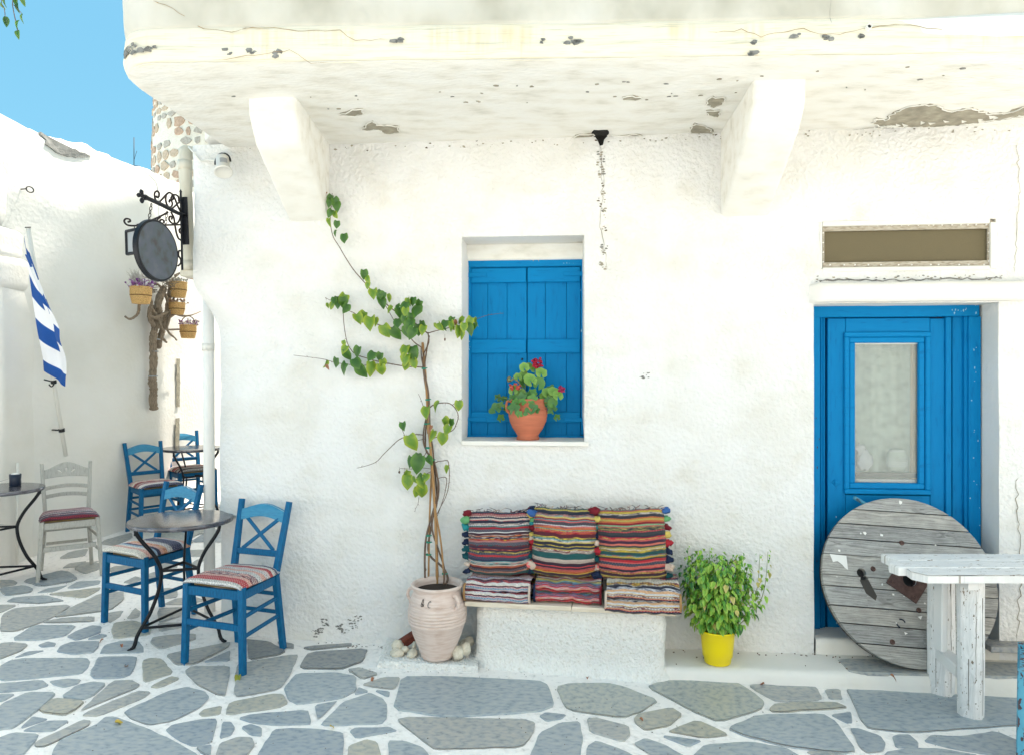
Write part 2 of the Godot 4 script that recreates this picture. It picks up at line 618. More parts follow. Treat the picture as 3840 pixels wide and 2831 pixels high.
	mat("stem", Color(0.52, 0.42, 0.35), 0.8, {tex = noise(50, 0.05, 3, [0.0, Color(0.6, 0.6, 0.6), 1.0, W], 256), scale = Vector3(6, 2, 6)})
	mat("green_stem", Color(0.45, 0.52, 0.25), 0.7)
	mat("tie", Color(0.08, 0.52, 0.42), 0.6)
	mat("leaf", W, 0.42, {vc = true, back = Color(0.35, 0.42, 0.12)})
	mat("petal", W, 0.6, {vc = true, back = Color(0.4, 0.1, 0.12)})
	mat("dry", W, 0.85, {vc = true})
	mat("terracotta", Color(0.80, 0.47, 0.345), 0.8, {tex = noise(51, 0.02, 4, [0.0, Color(0.86, 0.84, 0.84), 1.0, W], 256), scale = Vector3(1, 9, 1), world = false})
	mat("pale_clay", Color(0.885, 0.81, 0.77), 0.85, {tex = noise(52, 0.015, 5, [0.0, Color(0.87, 0.80, 0.77), 0.3, Color(0.95, 0.92, 0.90), 0.6, W, 1.0, Color(1.0, 1.0, 1.0)], 512), bump = fine, depth = 0.1, scale = Vector3(1.2, 7, 1.2), world = false})
	mat("soil", Color(0.20, 0.15, 0.12), 0.95)
	mat("ink", Color(0.12, 0.10, 0.09), 0.8)
	mat("yellow", Color(0.97, 0.87, 0.02), 0.38)
	mat("pebble", Color(0.92, 0.895, 0.83), 0.6, {tex = noise(53, 0.03, 3, [0.0, Color(0.84, 0.82, 0.79), 1.0, W], 256), scale = Vector3.ONE * 6.0})
	mat("brick", Color(0.56, 0.285, 0.215), 0.9, {tex = noise(54, 0.06, 4, [0.0, Color(0.6, 0.6, 0.6), 1.0, W], 256), bump = fine, depth = 0.5, scale = Vector3.ONE * 4.0})
	mat("white_metal", Color(0.88, 0.87, 0.84), 0.4)
	mat("pipe", Color(0.86, 0.845, 0.79), 0.5, {tex = noise(55, 0.02, 3, [0.0, Color(0.86, 0.84, 0.8), 1.0, W], 256), scale = Vector3(3, 0.6, 3)})
	mat("black", Color(0.07, 0.07, 0.08), 0.5)
	mat("label", Color(0.62, 0.63, 0.64), 0.6)
	mat("mesh_screen", Color(0.50, 0.455, 0.345), 0.9, {tex = noise(56, 0.25, 2, [0.0, Color(0.7, 0.7, 0.7), 1.0, W], 512), bump = noise(57, 0.3, 2, [], 512), depth = 0.15, scale = Vector3.ONE * 2.0})
	mat("worn_strip", Color(0.75, 0.725, 0.67), 0.8, {tex = noise(58, 0.04, 4, [0.0, Color(0.7, 0.66, 0.6), 0.5, Color(0.92, 0.9, 0.88), 1.0, W], 256), scale = Vector3(2, 8, 2)})
	mat("rust", Color(0.43, 0.34, 0.32), 0.75, {metal = 0.3, tex = noise(59, 0.03, 4, [0.0, Color(0.72, 0.66, 0.64), 1.0, W], 256), scale = Vector3.ONE * 4.0})
	mat("paper", Color(0.93, 0.92, 0.90), 0.7)
	mat("curtain", Color(0.62, 0.655, 0.62), 0.9, {tex = noise(60, 0.02, 5, [0.0, Color(0.72, 0.74, 0.72), 0.5, Color(0.92, 0.93, 0.92), 1.0, W], 512), scale = Vector3.ONE * 1.2})
	mat("dark_room", Color(0.17, 0.16, 0.15), 0.9)
	mat("tan_wood", Color(0.62, 0.53, 0.40), 0.7)
	mat("navy", Color(0.055, 0.11, 0.20), 0.4)
	mat("palm", Color(0.07, 0.12, 0.10), 0.5)
	mat("wicker", Color(0.93, 0.76, 0.50), 0.75, {tex = noise(61, 0.05, 3, [0.0, Color(0.72, 0.62, 0.5), 0.6, W, 1.0, W], 256), scale = Vector3.ONE * 6.0})
	mat("wicker_dark", Color(0.45, 0.31, 0.16), 0.8)
	mat("grey_slab", Color(0.68, 0.68, 0.68), 0.6, {tex = slate, scale = Vector3.ONE})
	mat("peeling", Color(0.33, 0.62, 0.72), 0.55, {tex = noise(62, 0.018, 4, [0.0, Color(0.9, 0.35, 0.3), 0.36, Color(0.8, 0.28, 0.25), 0.40, Color(0.9, 0.95, 0.97), 1.0, W], 256), scale = Vector3(6, 3, 6), world = false})
	for i in 3:
		mat("tower_stone%d" % i, [Color(0.82, 0.75, 0.66), Color(0.76, 0.74, 0.70), Color(0.80, 0.69, 0.60)][i], 0.9, {tex = noise(63 + i, 0.03, 4, [0.0, Color(0.75, 0.74, 0.72), 1.0, W], 256), bump = fine, depth = 1.0, scale = Vector3.ONE * 2.0})
	mat("mortar", Color(0.90, 0.875, 0.82), 0.95, {tex = dirt, bump = fine, depth = 1.0, scale = Vector3.ONE})
	var glass := mat("glass", Color(0.85, 0.9, 0.88, 0.12), 0.04)
	glass.transparency = BaseMaterial3D.TRANSPARENCY_ALPHA
	# cloth
	var navy := Color(0.12, 0.14, 0.25)
	var bright := [Color(0.74, 0.10, 0.17), Color(0.88, 0.24, 0.24), Color(0.92, 0.42, 0.40), Color(0.93, 0.86, 0.80), navy, navy, Color(0.60, 0.06, 0.14), Color(0.93, 0.50, 0.28), Color(0.93, 0.80, 0.25), Color(0.15, 0.20, 0.34), Color(0.28, 0.15, 0.26), Color(0.30, 0.16, 0.22), Color(0.88, 0.80, 0.74), Color(0.92, 0.91, 0.90), Color(0.86, 0.76, 0.36), Color(0.12, 0.40, 0.40), Color(0.80, 0.52, 0.50), Color(0.42, 0.68, 0.70), Color(0.24, 0.27, 0.28), Color(0.42, 0.12, 0.2), Color(0.19, 0.17, 0.24)]
	var warm := bright + [Color(0.92, 0.45, 0.27), Color(0.95, 0.50, 0.42), Color(0.6, 0.8, 0.6), Color(0.86, 0.14, 0.2)]
	var light := [Color(0.95, 0.91, 0.85), Color(0.94, 0.92, 0.9), Color(0.95, 0.91, 0.85), Color(0.92, 0.68, 0.62), Color(0.78, 0.25, 0.27), Color(0.2, 0.22, 0.36), Color(0.88, 0.88, 0.9), Color(0.64, 0.76, 0.86), Color(0.95, 0.74, 0.55), Color(0.93, 0.91, 0.87), Color(0.5, 0.18, 0.24)]
	var mauve := [Color(0.62, 0.42, 0.48), Color(0.72, 0.55, 0.58), Color(0.33, 0.22, 0.32), Color(0.60, 0.16, 0.24), Color(0.85, 0.80, 0.80), Color(0.24, 0.22, 0.34), Color(0.78, 0.6, 0.6)]
	var sets := {rag_back0 = bright, rag_back1 = bright, rag_back2 = warm, rag_fold0 = light + [Color(0.95, 0.84, 0.1), Color(0.3, 0.25, 0.55), Color(0.95, 0.93, 0.92), Color(0.93, 0.72, 0.72), Color(0.85, 0.82, 0.92)], rag_fold1 = bright + [Color(0.2, 0.45, 0.72), Color(0.85, 0.3, 0.4)], rag_fold2 = light + [navy, navy, Color(0.9, 0.3, 0.35), Color(0.93, 0.75, 0.3)], rag_seat0 = light, rag_seat1 = light, rag_seat2 = mauve, rag_seat4 = light, rag_seat3 = light}
	var n := 100
	for k in sets:
		n += 7
		mat(k, W, 0.9, {tex = rag_texture(n, sets[k], 12 if k.begins_with("rag_seat") else 11, 0.75 if k.begins_with("rag_back") else 0.4), uv = true, rim = 0.25})
	for k in [["tassel0", Color(0.45, 0.08, 0.14)], ["tassel1", Color(0.08, 0.14, 0.26)], ["tassel2", Color(0.42, 0.66, 0.45)], ["tassel3", Color(0.16, 0.55, 0.57)], ["tassel4", Color(0.04, 0.30, 0.33)], ["tassel5", Color(0.90, 0.45, 0.45)], ["tassel6", Color(0.22, 0.38, 0.62)], ["tassel7", Color(0.80, 0.72, 0.38)], ["tassel8", Color(0.80, 0.72, 0.66)], ["tassel9", Color(0.66, 0.15, 0.2)]]:
		mat(k[0], k[1], 0.95)


# ---------------------------------------------------------------- ground
func build_ground():
	ground = Node3D.new()
	ground.name = "ground"
	add_child(ground)
	ground.set_meta("kind", "structure")
	var xs := [-120.0, -60.0, -30.0, -15.0, -9.0]
	var x := -7.0
	while x < 4.4:
		xs.append(x)
		x += 0.07
	xs += [6.0, 9.0, 15.0, 30.0, 60.0, 120.0]
	var zs := [-140.0, -70.0, -40.0, -25.0, -18.0]
	x = -13.0
	while x < 2.0:
		zs.append(x)
		x += 0.07
	zs += [3.0, 5.0, 9.0, 15.0, 30.0, 60.0, 120.0]
	var s := Shape.new()
	s.smooth()
	var P := func(i: int, j: int) -> Vector3:
		var px: float = xs[i]
		var pz: float = zs[j]
		return Vector3(px, g(px, pz) + 0.003 * nz(px * 3.0, pz * 3.0) + 0.002 * nz(px * 9.0, pz * 9.0, 4.0), pz)
	for j in zs.size() - 1:
		for i in xs.size() - 1:
			s.quad(P.call(i, j + 1), P.call(i + 1, j + 1), P.call(i + 1, j), P.call(i, j))
	put("grout", s, M.grout, ground)
	build_slabs()
	# smaller stones beyond the frame and far down the alley
	var cell := 0.42
	for i in range(-18, 12):
		for j in range(-30, 5):
			var c := Vector2(i * cell, j * cell)
			var d := -c.y
			var hidden := c.y > -2.85 and c.y < 1.6 and c.x > -5.0
			var side := d > 2.6 and d < 3.55 and c.x > 0.76 * d and c.x < 4.0
			var left := d > 2.6 and d < 6.0 and c.x < -0.76 * d - 0.1 and c.x > -4.6
			var far_lane := d > 7.0 and d < 12.0 and c.x > -3.4 and c.x < -2.25
			if not (hidden or side or left or far_lane):
				continue
			var poly := PackedVector2Array()
			for q in [[0, 0], [1, 0], [1, 1], [0, 1]]:
				var a := float(i + q[0])
				var b := float(j + q[1])
				poly.append(Vector2(a + 0.36 * nz(a * 7.3, b * 5.1, 2.0), b + 0.36 * nz(a * 5.7, b * 8.3, 60.0)) * cell)
			var inner := Geometry2D.offset_polygon(poly, -rng.randf_range(0.018, 0.035))
			if inner.size() == 1:
				stone(rng.randi() % 6, inner[0])


func slab(tone: int, xz: Array):
	var poly := PackedVector2Array()
	for k in range(0, xz.size(), 2):
		poly.append(Vector2(xz[k], xz[k + 1]))
	stone(tone, poly)


func stone(tone: int, poly: PackedVector2Array):
	var grown := Geometry2D.offset_polygon(poly, 0.007, Geometry2D.JOIN_MITER)
	if grown.size() == 1:
		poly = grown[0]
	var soft := ragged(rounded(poly, 1, 0.12), 0.045, 0.0035)
	if Geometry2D.triangulate_polygon(soft).is_empty():
		return
	var tilt := Vector2(rng.randf_range(-0.005, 0.005), rng.randf_range(-0.005, 0.005))
	var lift := rng.randf_range(0.004, 0.010)
	var mid := Vector2.ZERO
	for p in soft:
		mid += p / soft.size()
	var s := Shape.new()
	var flipped := PackedVector2Array()
	for p in soft:
		flipped.append(Vector2(p.x, -p.y))
	s.slab(flipped, func(p: Vector2, h: float) -> Vector3: return Vector3(p.x, g(p.x, -p.y) + h + (Vector2(p.x, -p.y) - mid).dot(tilt), -p.y), -0.01, lift, 0.0035)
	put("paving_stone", s, M["stone%d" % tone], ground)


func build_slabs():
	slab(0, [-2.76, -3.941, -2.762, -4.015, -2.713, -4.055, -2.378, -4.074, -2.334, -4.028, -2.299, -3.946, -2.287, -3.87, -2.435, -3.818, -2.633, -3.76])
	slab(1, [-2.224, -3.859, -2.31, -4.073, -2.277, -4.091, -2.115, -4.1, -2.068, -4.001, -2.025, -3.87, -2.044, -3.83, -2.131, -3.815, -2.18, -3.817])
	slab(3, [-2.046, -4.056, -2.029, -4.089, -1.962, -4.082, -1.814, -3.901, -1.896, -3.789, -1.919, -3.807])
	slab(3, [-1.834, -3.727, -1.795, -3.843, -1.751, -3.826, -1.782, -3.749, -1.807, -3.72])
	slab(2, [-1.753, -3.925, -1.746, -3.987, -1.554, -3.998, -1.51, -3.888, -1.438, -3.649, -1.471, -3.656, -1.629, -3.775])
	slab(2, [-1.399, -3.687, -1.513, -4.032, -1.461, -4.073, -1.281, -4.177, -1.231, -4.185, -1.195, -3.925, -1.191, -3.733, -1.365, -3.636])
	slab(0, [-1.163, -3.744, -1.152, -3.917, -0.953, -3.938, -0.838, -3.9, -0.803, -3.735, -0.851, -3.644, -1.041, -3.567, -1.101, -3.614])
	slab(4, [-1.159, -3.999, -1.17, -4.218, -0.855, -4.295, -0.849, -4.111, -0.896, -4.056, -0.935, -4.005])
	slab(2, [-1.954, -4.138, -1.821, -4.239, -1.687, -4.349, -1.67, -4.284, -1.751, -4.018, -1.841, -4.013])
	slab(1, [-1.703, -4.064, -1.634, -4.215, -1.585, -4.082])
	slab(0, [-2.336, -4.15, -2.381, -4.278, -2.326, -4.343, -2.23, -4.348, -2.155, -4.255, -2.115, -4.175, -2.299, -4.146])
	slab(1, [-2.588, -4.159, -2.616, -4.239, -2.591, -4.302, -2.451, -4.323, -2.408, -4.24, -2.393, -4.159, -2.477, -4.126])
	slab(2, [-2.979, -4.254, -2.939, -4.273, -2.826, -4.251, -2.799, -4.158, -2.832, -4.044])
	slab(1, [-2.754, -4.255, -2.737, -4.305, -2.683, -4.284, -2.665, -4.241, -2.71, -4.222])
	slab(1, [-2.761, -4.07, -2.75, -4.149, -2.682, -4.165, -2.709, -4.113])
	slab(0, [-2.959, -4.329, -2.988, -4.566, -2.741, -4.582, -2.702, -4.409, -2.796, -4.326])
	slab(1, [-2.676, -4.397, -2.676, -4.49, -2.64, -4.588, -2.581, -4.578, -2.526, -4.472, -2.591, -4.346])
	slab(1, [-2.527, -4.368, -2.496, -4.435, -2.462, -4.424, -2.485, -4.383])
	slab(2, [-2.971, -4.643, -2.89, -4.716, -2.724, -4.751, -2.68, -4.671, -2.953, -4.63])
	slab(2, [-2.97, -4.75, -2.95, -5.242, -2.822, -5.289, -2.733, -5.132, -2.696, -4.899, -2.946, -4.743])
	slab(2, [-3.124, -4.461, -3.316, -4.763, -3.321, -4.888, -3.008, -4.985, -2.976, -4.666, -3.035, -4.467])
	slab(2, [-3.436, -4.848, -3.462, -4.944, -3.364, -4.95, -3.366, -4.806])
	slab(0, [-3.473, -5.027, -3.485, -5.113, -3.309, -5.172, -3.122, -5.069, -3.233, -5.003])
	slab(3, [-3.295, -5.216, -3.043, -5.386, -3.022, -5.33, -3.02, -5.146])
	slab(0, [-3.722, -5.315, -3.601, -5.383, -3.494, -5.314, -3.463, -5.241, -3.566, -5.153])
	slab(0, [-3.405, -5.245, -3.406, -5.339, -3.313, -5.425, -3.318, -5.27])
	slab(1, [-3.691, -5.516, -3.594, -5.806, -3.524, -5.789, -3.342, -5.607, -3.339, -5.524, -3.473, -5.393])
	slab(0, [-3.268, -5.369, -3.284, -5.528, -3.145, -5.568, -3.107, -5.481, -3.182, -5.376])
	slab(2, [-3.892, -5.46, -3.868, -5.523, -3.781, -5.53, -3.714, -5.474, -3.691, -5.415, -3.748, -5.352])
	slab(2, [-3.628, -5.91, -3.596, -6.075, -3.536, -6.059, -3.461, -6.105, -3.547, -5.95])
	slab(2, [-3.519, -5.882, -3.538, -6.019, -3.439, -6.066, -3.337, -5.897, -3.36, -5.758])
	slab(0, [-2.651, -3.676, -2.602, -3.715, -2.423, -3.762, -2.362, -3.709, -2.397, -3.662, -2.541, -3.628, -2.602, -3.608])
	slab(0, [-2.377, -3.764, -2.318, -3.796, -2.244, -3.79, -2.232, -3.744, -2.27, -3.705, -2.33, -3.726])
	slab(0, [-2.209, -3.593, -2.21, -3.708, -2.161, -3.757, -2.087, -3.742, -2.076, -3.608, -2.097, -3.568])
	slab(2, [-2.035, -3.462, -2.065, -3.781, -1.985, -3.794, -1.915, -3.742, -1.915, -3.705, -2.01, -3.519])
	slab(2, [-2, -3.409, -1.878, -3.662, -1.818, -3.656, -1.818, -3.604, -1.93, -3.404])
	slab(0, [-1.826, -3.448, -1.729, -3.67, -1.661, -3.724, -1.557, -3.679, -1.502, -3.612, -1.508, -3.495, -1.573, -3.368, -1.648, -3.328, -1.766, -3.389])
	slab(0, [-2.322, -3.219, -2.439, -3.482, -2.398, -3.618, -2.27, -3.625, -2.242, -3.492, -2.237, -3.272, -2.28, -3.256])
	slab(0, [-2.552, -3.559, -2.517, -3.595, -2.46, -3.598, -2.463, -3.538, -2.497, -3.504])
	slab(3, [-2.227, -3.452, -2.232, -3.558, -2.078, -3.536, -2.072, -3.452, -2.086, -3.405, -2.19, -3.423])
	slab(1, [-2.203, -3.288, -2.216, -3.376, -2.141, -3.357, -2.195, -3.281])
	slab(0, [-2.167, -3.254, -2.127, -3.335, -2.035, -3.344, -2.047, -3.253, -2.126, -3.249])
	slab(2, [-2.044, -3.138, -2.045, -3.164, -1.969, -3.35, -1.938, -3.344, -1.924, -3.308, -1.997, -3.121, -2.025, -3.119])
	slab(0, [-2.276, -3.102, -2.204, -3.225, -2.091, -3.216, -2.07, -3.163, -2.046, -3.049, -2.033, -2.92, -2.139, -2.916])
	slab(0, [-1.929, -3.079, -1.955, -3.168, -1.877, -3.31, -1.879, -3.376, -1.849, -3.385, -1.64, -3.278, -1.458, -3.164, -1.324, -3.068, -1.235, -2.919, -1.828, -2.895])
	slab(1, [-1.55, -3.282, -1.546, -3.325, -1.438, -3.382, -1.375, -3.39, -1.314, -3.183, -1.372, -3.148, -1.453, -3.197])
	slab(1, [-1.284, -3.225, -1.327, -3.358, -1.296, -3.359, -1.263, -3.31, -1.255, -3.254])
	slab(3, [-1.474, -3.449, -1.469, -3.489, -1.407, -3.524, -1.383, -3.446, -1.447, -3.42])
	slab(3, [-1.341, -3.44, -1.373, -3.559, -1.206, -3.661, -1.153, -3.66, -1.103, -3.572, -1.126, -3.53])
	slab(1, [-1.264, -3.405, -1.226, -3.438, -0.984, -3.496, -0.943, -3.398, -0.938, -3.368, -1.091, -3.354, -1.202, -3.371])
	slab(1, [-1.221, -3.319, -1.198, -3.341, -1.144, -3.315, -1.122, -3.253, -1.162, -3.258])
	slab(2, [-1.239, -3.071, -1.261, -3.166, -1.209, -3.221, -1.155, -3.22, -1.122, -3.165, -1.124, -3.064, -1.223, -3.023])
	slab(1, [-1.344, -3.13, -1.301, -3.144, -1.274, -3.07, -1.309, -3.093])
	slab(1, [-1.062, -3.033, -1.069, -3.116, -1.072, -3.3, -0.99, -3.316, -0.869, -3.308, -0.768, -3.283, -0.745, -3.21, -0.707, -3.023])
	slab(1, [-0.953, -3.557, -0.871, -3.6, -0.907, -3.428])
	slab(0, [-0.876, -3.371, -0.829, -3.595, -0.77, -3.651, -0.721, -3.702, -0.65, -3.644, -0.618, -3.579, -0.597, -3.443, -0.61, -3.389, -0.856, -3.358])
	slab(2, [-0.891, -3.993, -0.84, -4.013, -0.73, -3.946, -0.793, -3.881])
	slab(2, [-0.773, -3.81, -0.683, -3.899, -0.604, -3.903, -0.61, -3.764, -0.699, -3.781])
	slab(1, [-0.789, -3.699, -0.786, -3.755, -0.743, -3.725])
	slab(1, [-0.687, -3.732, -0.63, -3.721, -0.626, -3.679])
	slab(1, [-0.728, -3.31, -0.714, -3.333, -0.564, -3.345, -0.534, -3.324, -0.691, -3.252])
	slab(3, [-0.674, -3, -0.693, -3.107, -0.703, -3.173, -0.644, -3.227, -0.598, -3.208, -0.565, -3.112, -0.539, -3.006])
	slab(0, [-0.541, -3.221, -0.475, -3.222, -0.395, -3.171, -0.364, -3.121, -0.341, -3.014, -0.5, -3.007])
	slab(0, [-0.571, -3.532, -0.586, -3.907, -0.343, -3.92, 0.145, -3.887, 0.184, -3.841, 0.203, -3.611, 0.125, -3.541, -0.304, -3.465])
	slab(2, [-0.532, -3.424, -0.489, -3.449, 0.057, -3.452, 0.101, -3.423, 0.094, -3.342, 0.04, -3.202, -0.199, -3.179, -0.33, -3.167, -0.4, -3.25])
	slab(1, [0.138, -3.494, 0.165, -3.527, 0.252, -3.512, 0.231, -3.475, 0.165, -3.449])
	slab(5, [0.239, -3.825, 0.306, -3.866, 0.509, -3.881, 0.584, -3.843, 0.733, -3.688, 0.624, -3.565, 0.531, -3.497, 0.274, -3.565])
	slab(5, [0.721, -3.85, 0.808, -3.922, 1.003, -3.946, 1.202, -3.923, 1.251, -3.803, 1.271, -3.697, 1.229, -3.619, 0.986, -3.48, 0.884, -3.594])
	slab(3, [0.588, -3.484, 0.618, -3.533, 0.788, -3.606, 0.819, -3.542, 0.736, -3.43, 0.619, -3.38, 0.588, -3.446])
	slab(2, [0.365, -3.474, 0.405, -3.476, 0.539, -3.406, 0.534, -3.333, 0.497, -3.269, 0.363, -3.354])
	slab(0, [0.085, -3.139, 0.131, -3.33, 0.228, -3.429, 0.316, -3.448, 0.314, -3.282, 0.288, -3.148, 0.277, -3.026, 0.069, -3.017])
	slab(0, [0.338, -3.215, 0.38, -3.264, 0.513, -3.158, 0.55, -3.037, 0.302, -3.027])
	slab(0, [0.548, -3.251, 0.604, -3.297, 0.675, -3.243, 0.741, -3.148, 0.713, -3.032, 0.625, -3.125])
	slab(3, [0.733, -3.371, 0.885, -3.483, 0.989, -3.354, 0.876, -3.321])
	slab(1, [0.697, -3.319, 0.841, -3.287, 0.782, -3.242])
	slab(0, [1.015, -3.406, 1.197, -3.544, 1.519, -3.572, 1.545, -3.498, 1.513, -3.226, 1.459, -3.211, 1.234, -3.254, 1.073, -3.343])
	slab(0, [0.77, -3.131, 0.861, -3.251, 1.076, -3.288, 1.215, -3.24, 1.253, -3.164, 1.221, -3.052, 0.733, -3.033])
	slab(2, [1.271, -3.898, 1.373, -3.922, 1.57, -3.923, 1.616, -3.877, 1.593, -3.766, 1.55, -3.737, 1.348, -3.718, 1.315, -3.779])
	slab(2, [1.665, -3.87, 1.736, -3.874, 1.695, -3.762, 1.64, -3.765])
	slab(3, [1.283, -3.621, 1.332, -3.674, 1.478, -3.693, 1.643, -3.702, 1.669, -3.657, 1.289, -3.597])
	slab(1, [1.568, -3.575, 1.669, -3.607, 1.624, -3.502, 1.603, -3.498])
	slab(0, [1.795, -3.906, 2.243, -3.929, 2.629, -3.907, 2.633, -3.818, 2.613, -3.677, 2.478, -3.518, 2.224, -3.476, 1.864, -3.415, 1.686, -3.444, 1.695, -3.536, 1.744, -3.72])
	slab(1, [1.595, -3.432, 1.631, -3.434, 1.693, -3.371, 1.682, -3.301, 1.64, -3.238, 1.571, -3.222, 1.56, -3.255])
	slab(1, [1.761, -3.367, 1.79, -3.383, 1.841, -3.385, 1.841, -3.321, 1.818, -3.279, 1.727, -3.275])
	slab(1, [1.891, -3.331, 1.945, -3.382, 2.088, -3.375, 2.275, -3.434, 2.346, -3.302, 2.251, -3.168, 2.078, -3.237, 1.938, -3.298])
	slab(0, [1.643, -3.206, 1.775, -3.251, 1.91, -3.25, 2.045, -3.197, 1.979, -3.083, 1.572, -3.067])
	slab(2, [1.306, -3.215, 1.415, -3.203, 1.495, -3.174, 1.446, -3.097, 1.328, -3.154])
	slab(4, [-1.592, -4.4, -1.458, -4.37, -1.32, -4.233, -1.335, -4.186, -1.47, -4.099])
	slab(4, [-1.4, -4.386, -1.308, -4.354, -1.29, -4.294, -1.359, -4.314])
	slab(4, [-1.219, -4.298, -1.173, -4.326, -0.969, -4.38, -0.962, -4.348, -1.169, -4.277])
	slab(2, [-3.717, -6.605, -3.736, -6.713, -3.63, -6.952, -3.542, -6.803, -3.571, -6.563])
	slab(2, [-3.819, -6.177, -3.834, -6.321, -3.739, -6.429, -3.656, -6.237, -3.774, -6.159])
	slab(2, [-3.528, -5.892, -3.527, -6, -3.452, -6.05, -3.333, -5.873, -3.363, -5.751])
	slab(2, [-3.632, -5.919, -3.652, -6.021, -3.559, -6.087, -3.549, -5.943])
	slab(2, [-3.245, -5.881, -3.248, -5.969, -3.121, -6.013, -3.052, -5.862, -3.13, -5.754])
	slab(2, [-2.947, -5.544, -2.942, -5.703, -2.859, -5.645, -2.873, -5.519])
	slab(2, [-3.265, -6.825, -3.235, -6.944, -2.958, -7.006, -3.08, -6.84, -3.214, -6.784])
	slab(2, [-3.085, -6.512, -3.031, -6.639, -2.934, -6.701, -2.933, -6.629, -2.984, -6.537])
	slab(2, [-2.849, -6.327, -2.868, -6.459, -2.719, -6.487, -2.654, -6.309, -2.809, -6.282])
	slab(2, [-2.938, -6.101, -2.795, -6.08, -2.755, -5.993, -2.82, -5.934])
	slab(2, [-2.677, -6.029, -2.674, -6.196, -2.621, -6.231, -2.61, -6.004])
	slab(2, [-2.604, -5.39, -2.561, -5.423, -2.482, -5.4, -2.395, -5.21, -2.461, -5.178])
	slab(2, [-2.401, -5.052, -2.377, -5.171, -2.269, -5.219, -2.157, -5.147, -2.273, -5.048])
	slab(2, [-2.677, -4.837, -2.61, -4.889, -2.568, -4.775, -2.567, -4.664, -2.642, -4.748])
	slab(2, [-2.5, -4.746, -2.55, -4.942, -2.484, -4.874, -2.447, -4.772, -2.466, -4.737])
	slab(2, [-2.355, -4.859, -2.385, -4.953, -2.246, -4.987, -2.187, -4.824, -2.256, -4.684])
	slab(2, [-2.246, -4.642, -2.177, -4.521, -2.076, -4.61, -2.104, -4.673, -2.232, -4.664])
	slab(3, [-2.475, -4.522, -2.527, -4.645, -2.43, -4.695, -2.268, -4.577, -2.217, -4.458, -2.383, -4.38])
	slab(2, [-2.139, -4.329, -2.162, -4.403, -2.086, -4.447, -1.945, -4.475, -1.912, -4.399, -2.035, -4.226])
	slab(2, [-2.876, -5.66, -2.861, -5.809, -2.816, -5.847, -2.758, -5.653, -2.82, -5.585])
	slab(2, [-3.35, -6.633, -3.332, -6.745, -3.242, -6.733, -3.236, -6.57])


# ---------------------------------------------------------------- the house
const CORNER := -1.0
const WALL_END := -1.97


func wall_bump(s: float, y: float) -> float:
	return 0.013 * nz(s * 1.3, y * 1.3) + 0.0065 * nz(s * 4.0, y * 3.0, 7.0) + 0.0016 * nz(s * 13.0, y * 13.0, 3.0)


# a point of the front wall, «o» before it; the lower left corner is rounded off
func wall_at(s: float, y: float, o := 0.0) -> Vector3:
	o += wall_bump(s, y)
	if s >= CORNER:
		return Vector3(s, y, o)
	var R := lerpf(0.46, 0.07, smoothstep(1.85, 2.2, y))
	var left := WALL_END - 0.03 * smoothstep(2.0, 2.2, y)
	var q := CORNER - s
	var straight := (CORNER - left) - R
	if q < straight:
		return Vector3(s, y, o)
	q -= straight
	var at := Vector3(left + R, y, -R)
	if q < R * PI / 2:
		var a := q / R
		return at + Vector3(-sin(a), 0, cos(a)) * (R + o)
	return Vector3(left - o, y, -R - (q - R * PI / 2))


func flat(p: Vector3) -> Vector2:
	return Vector2(p.x, p.y)


func steps(from: float, to: float, by: float) -> Array:
	var n := maxi(1, int(round((to - from) / by)))
	var out := []
	for i in n:
		out.append(lerpf(from, to, float(i) / n))
	return out


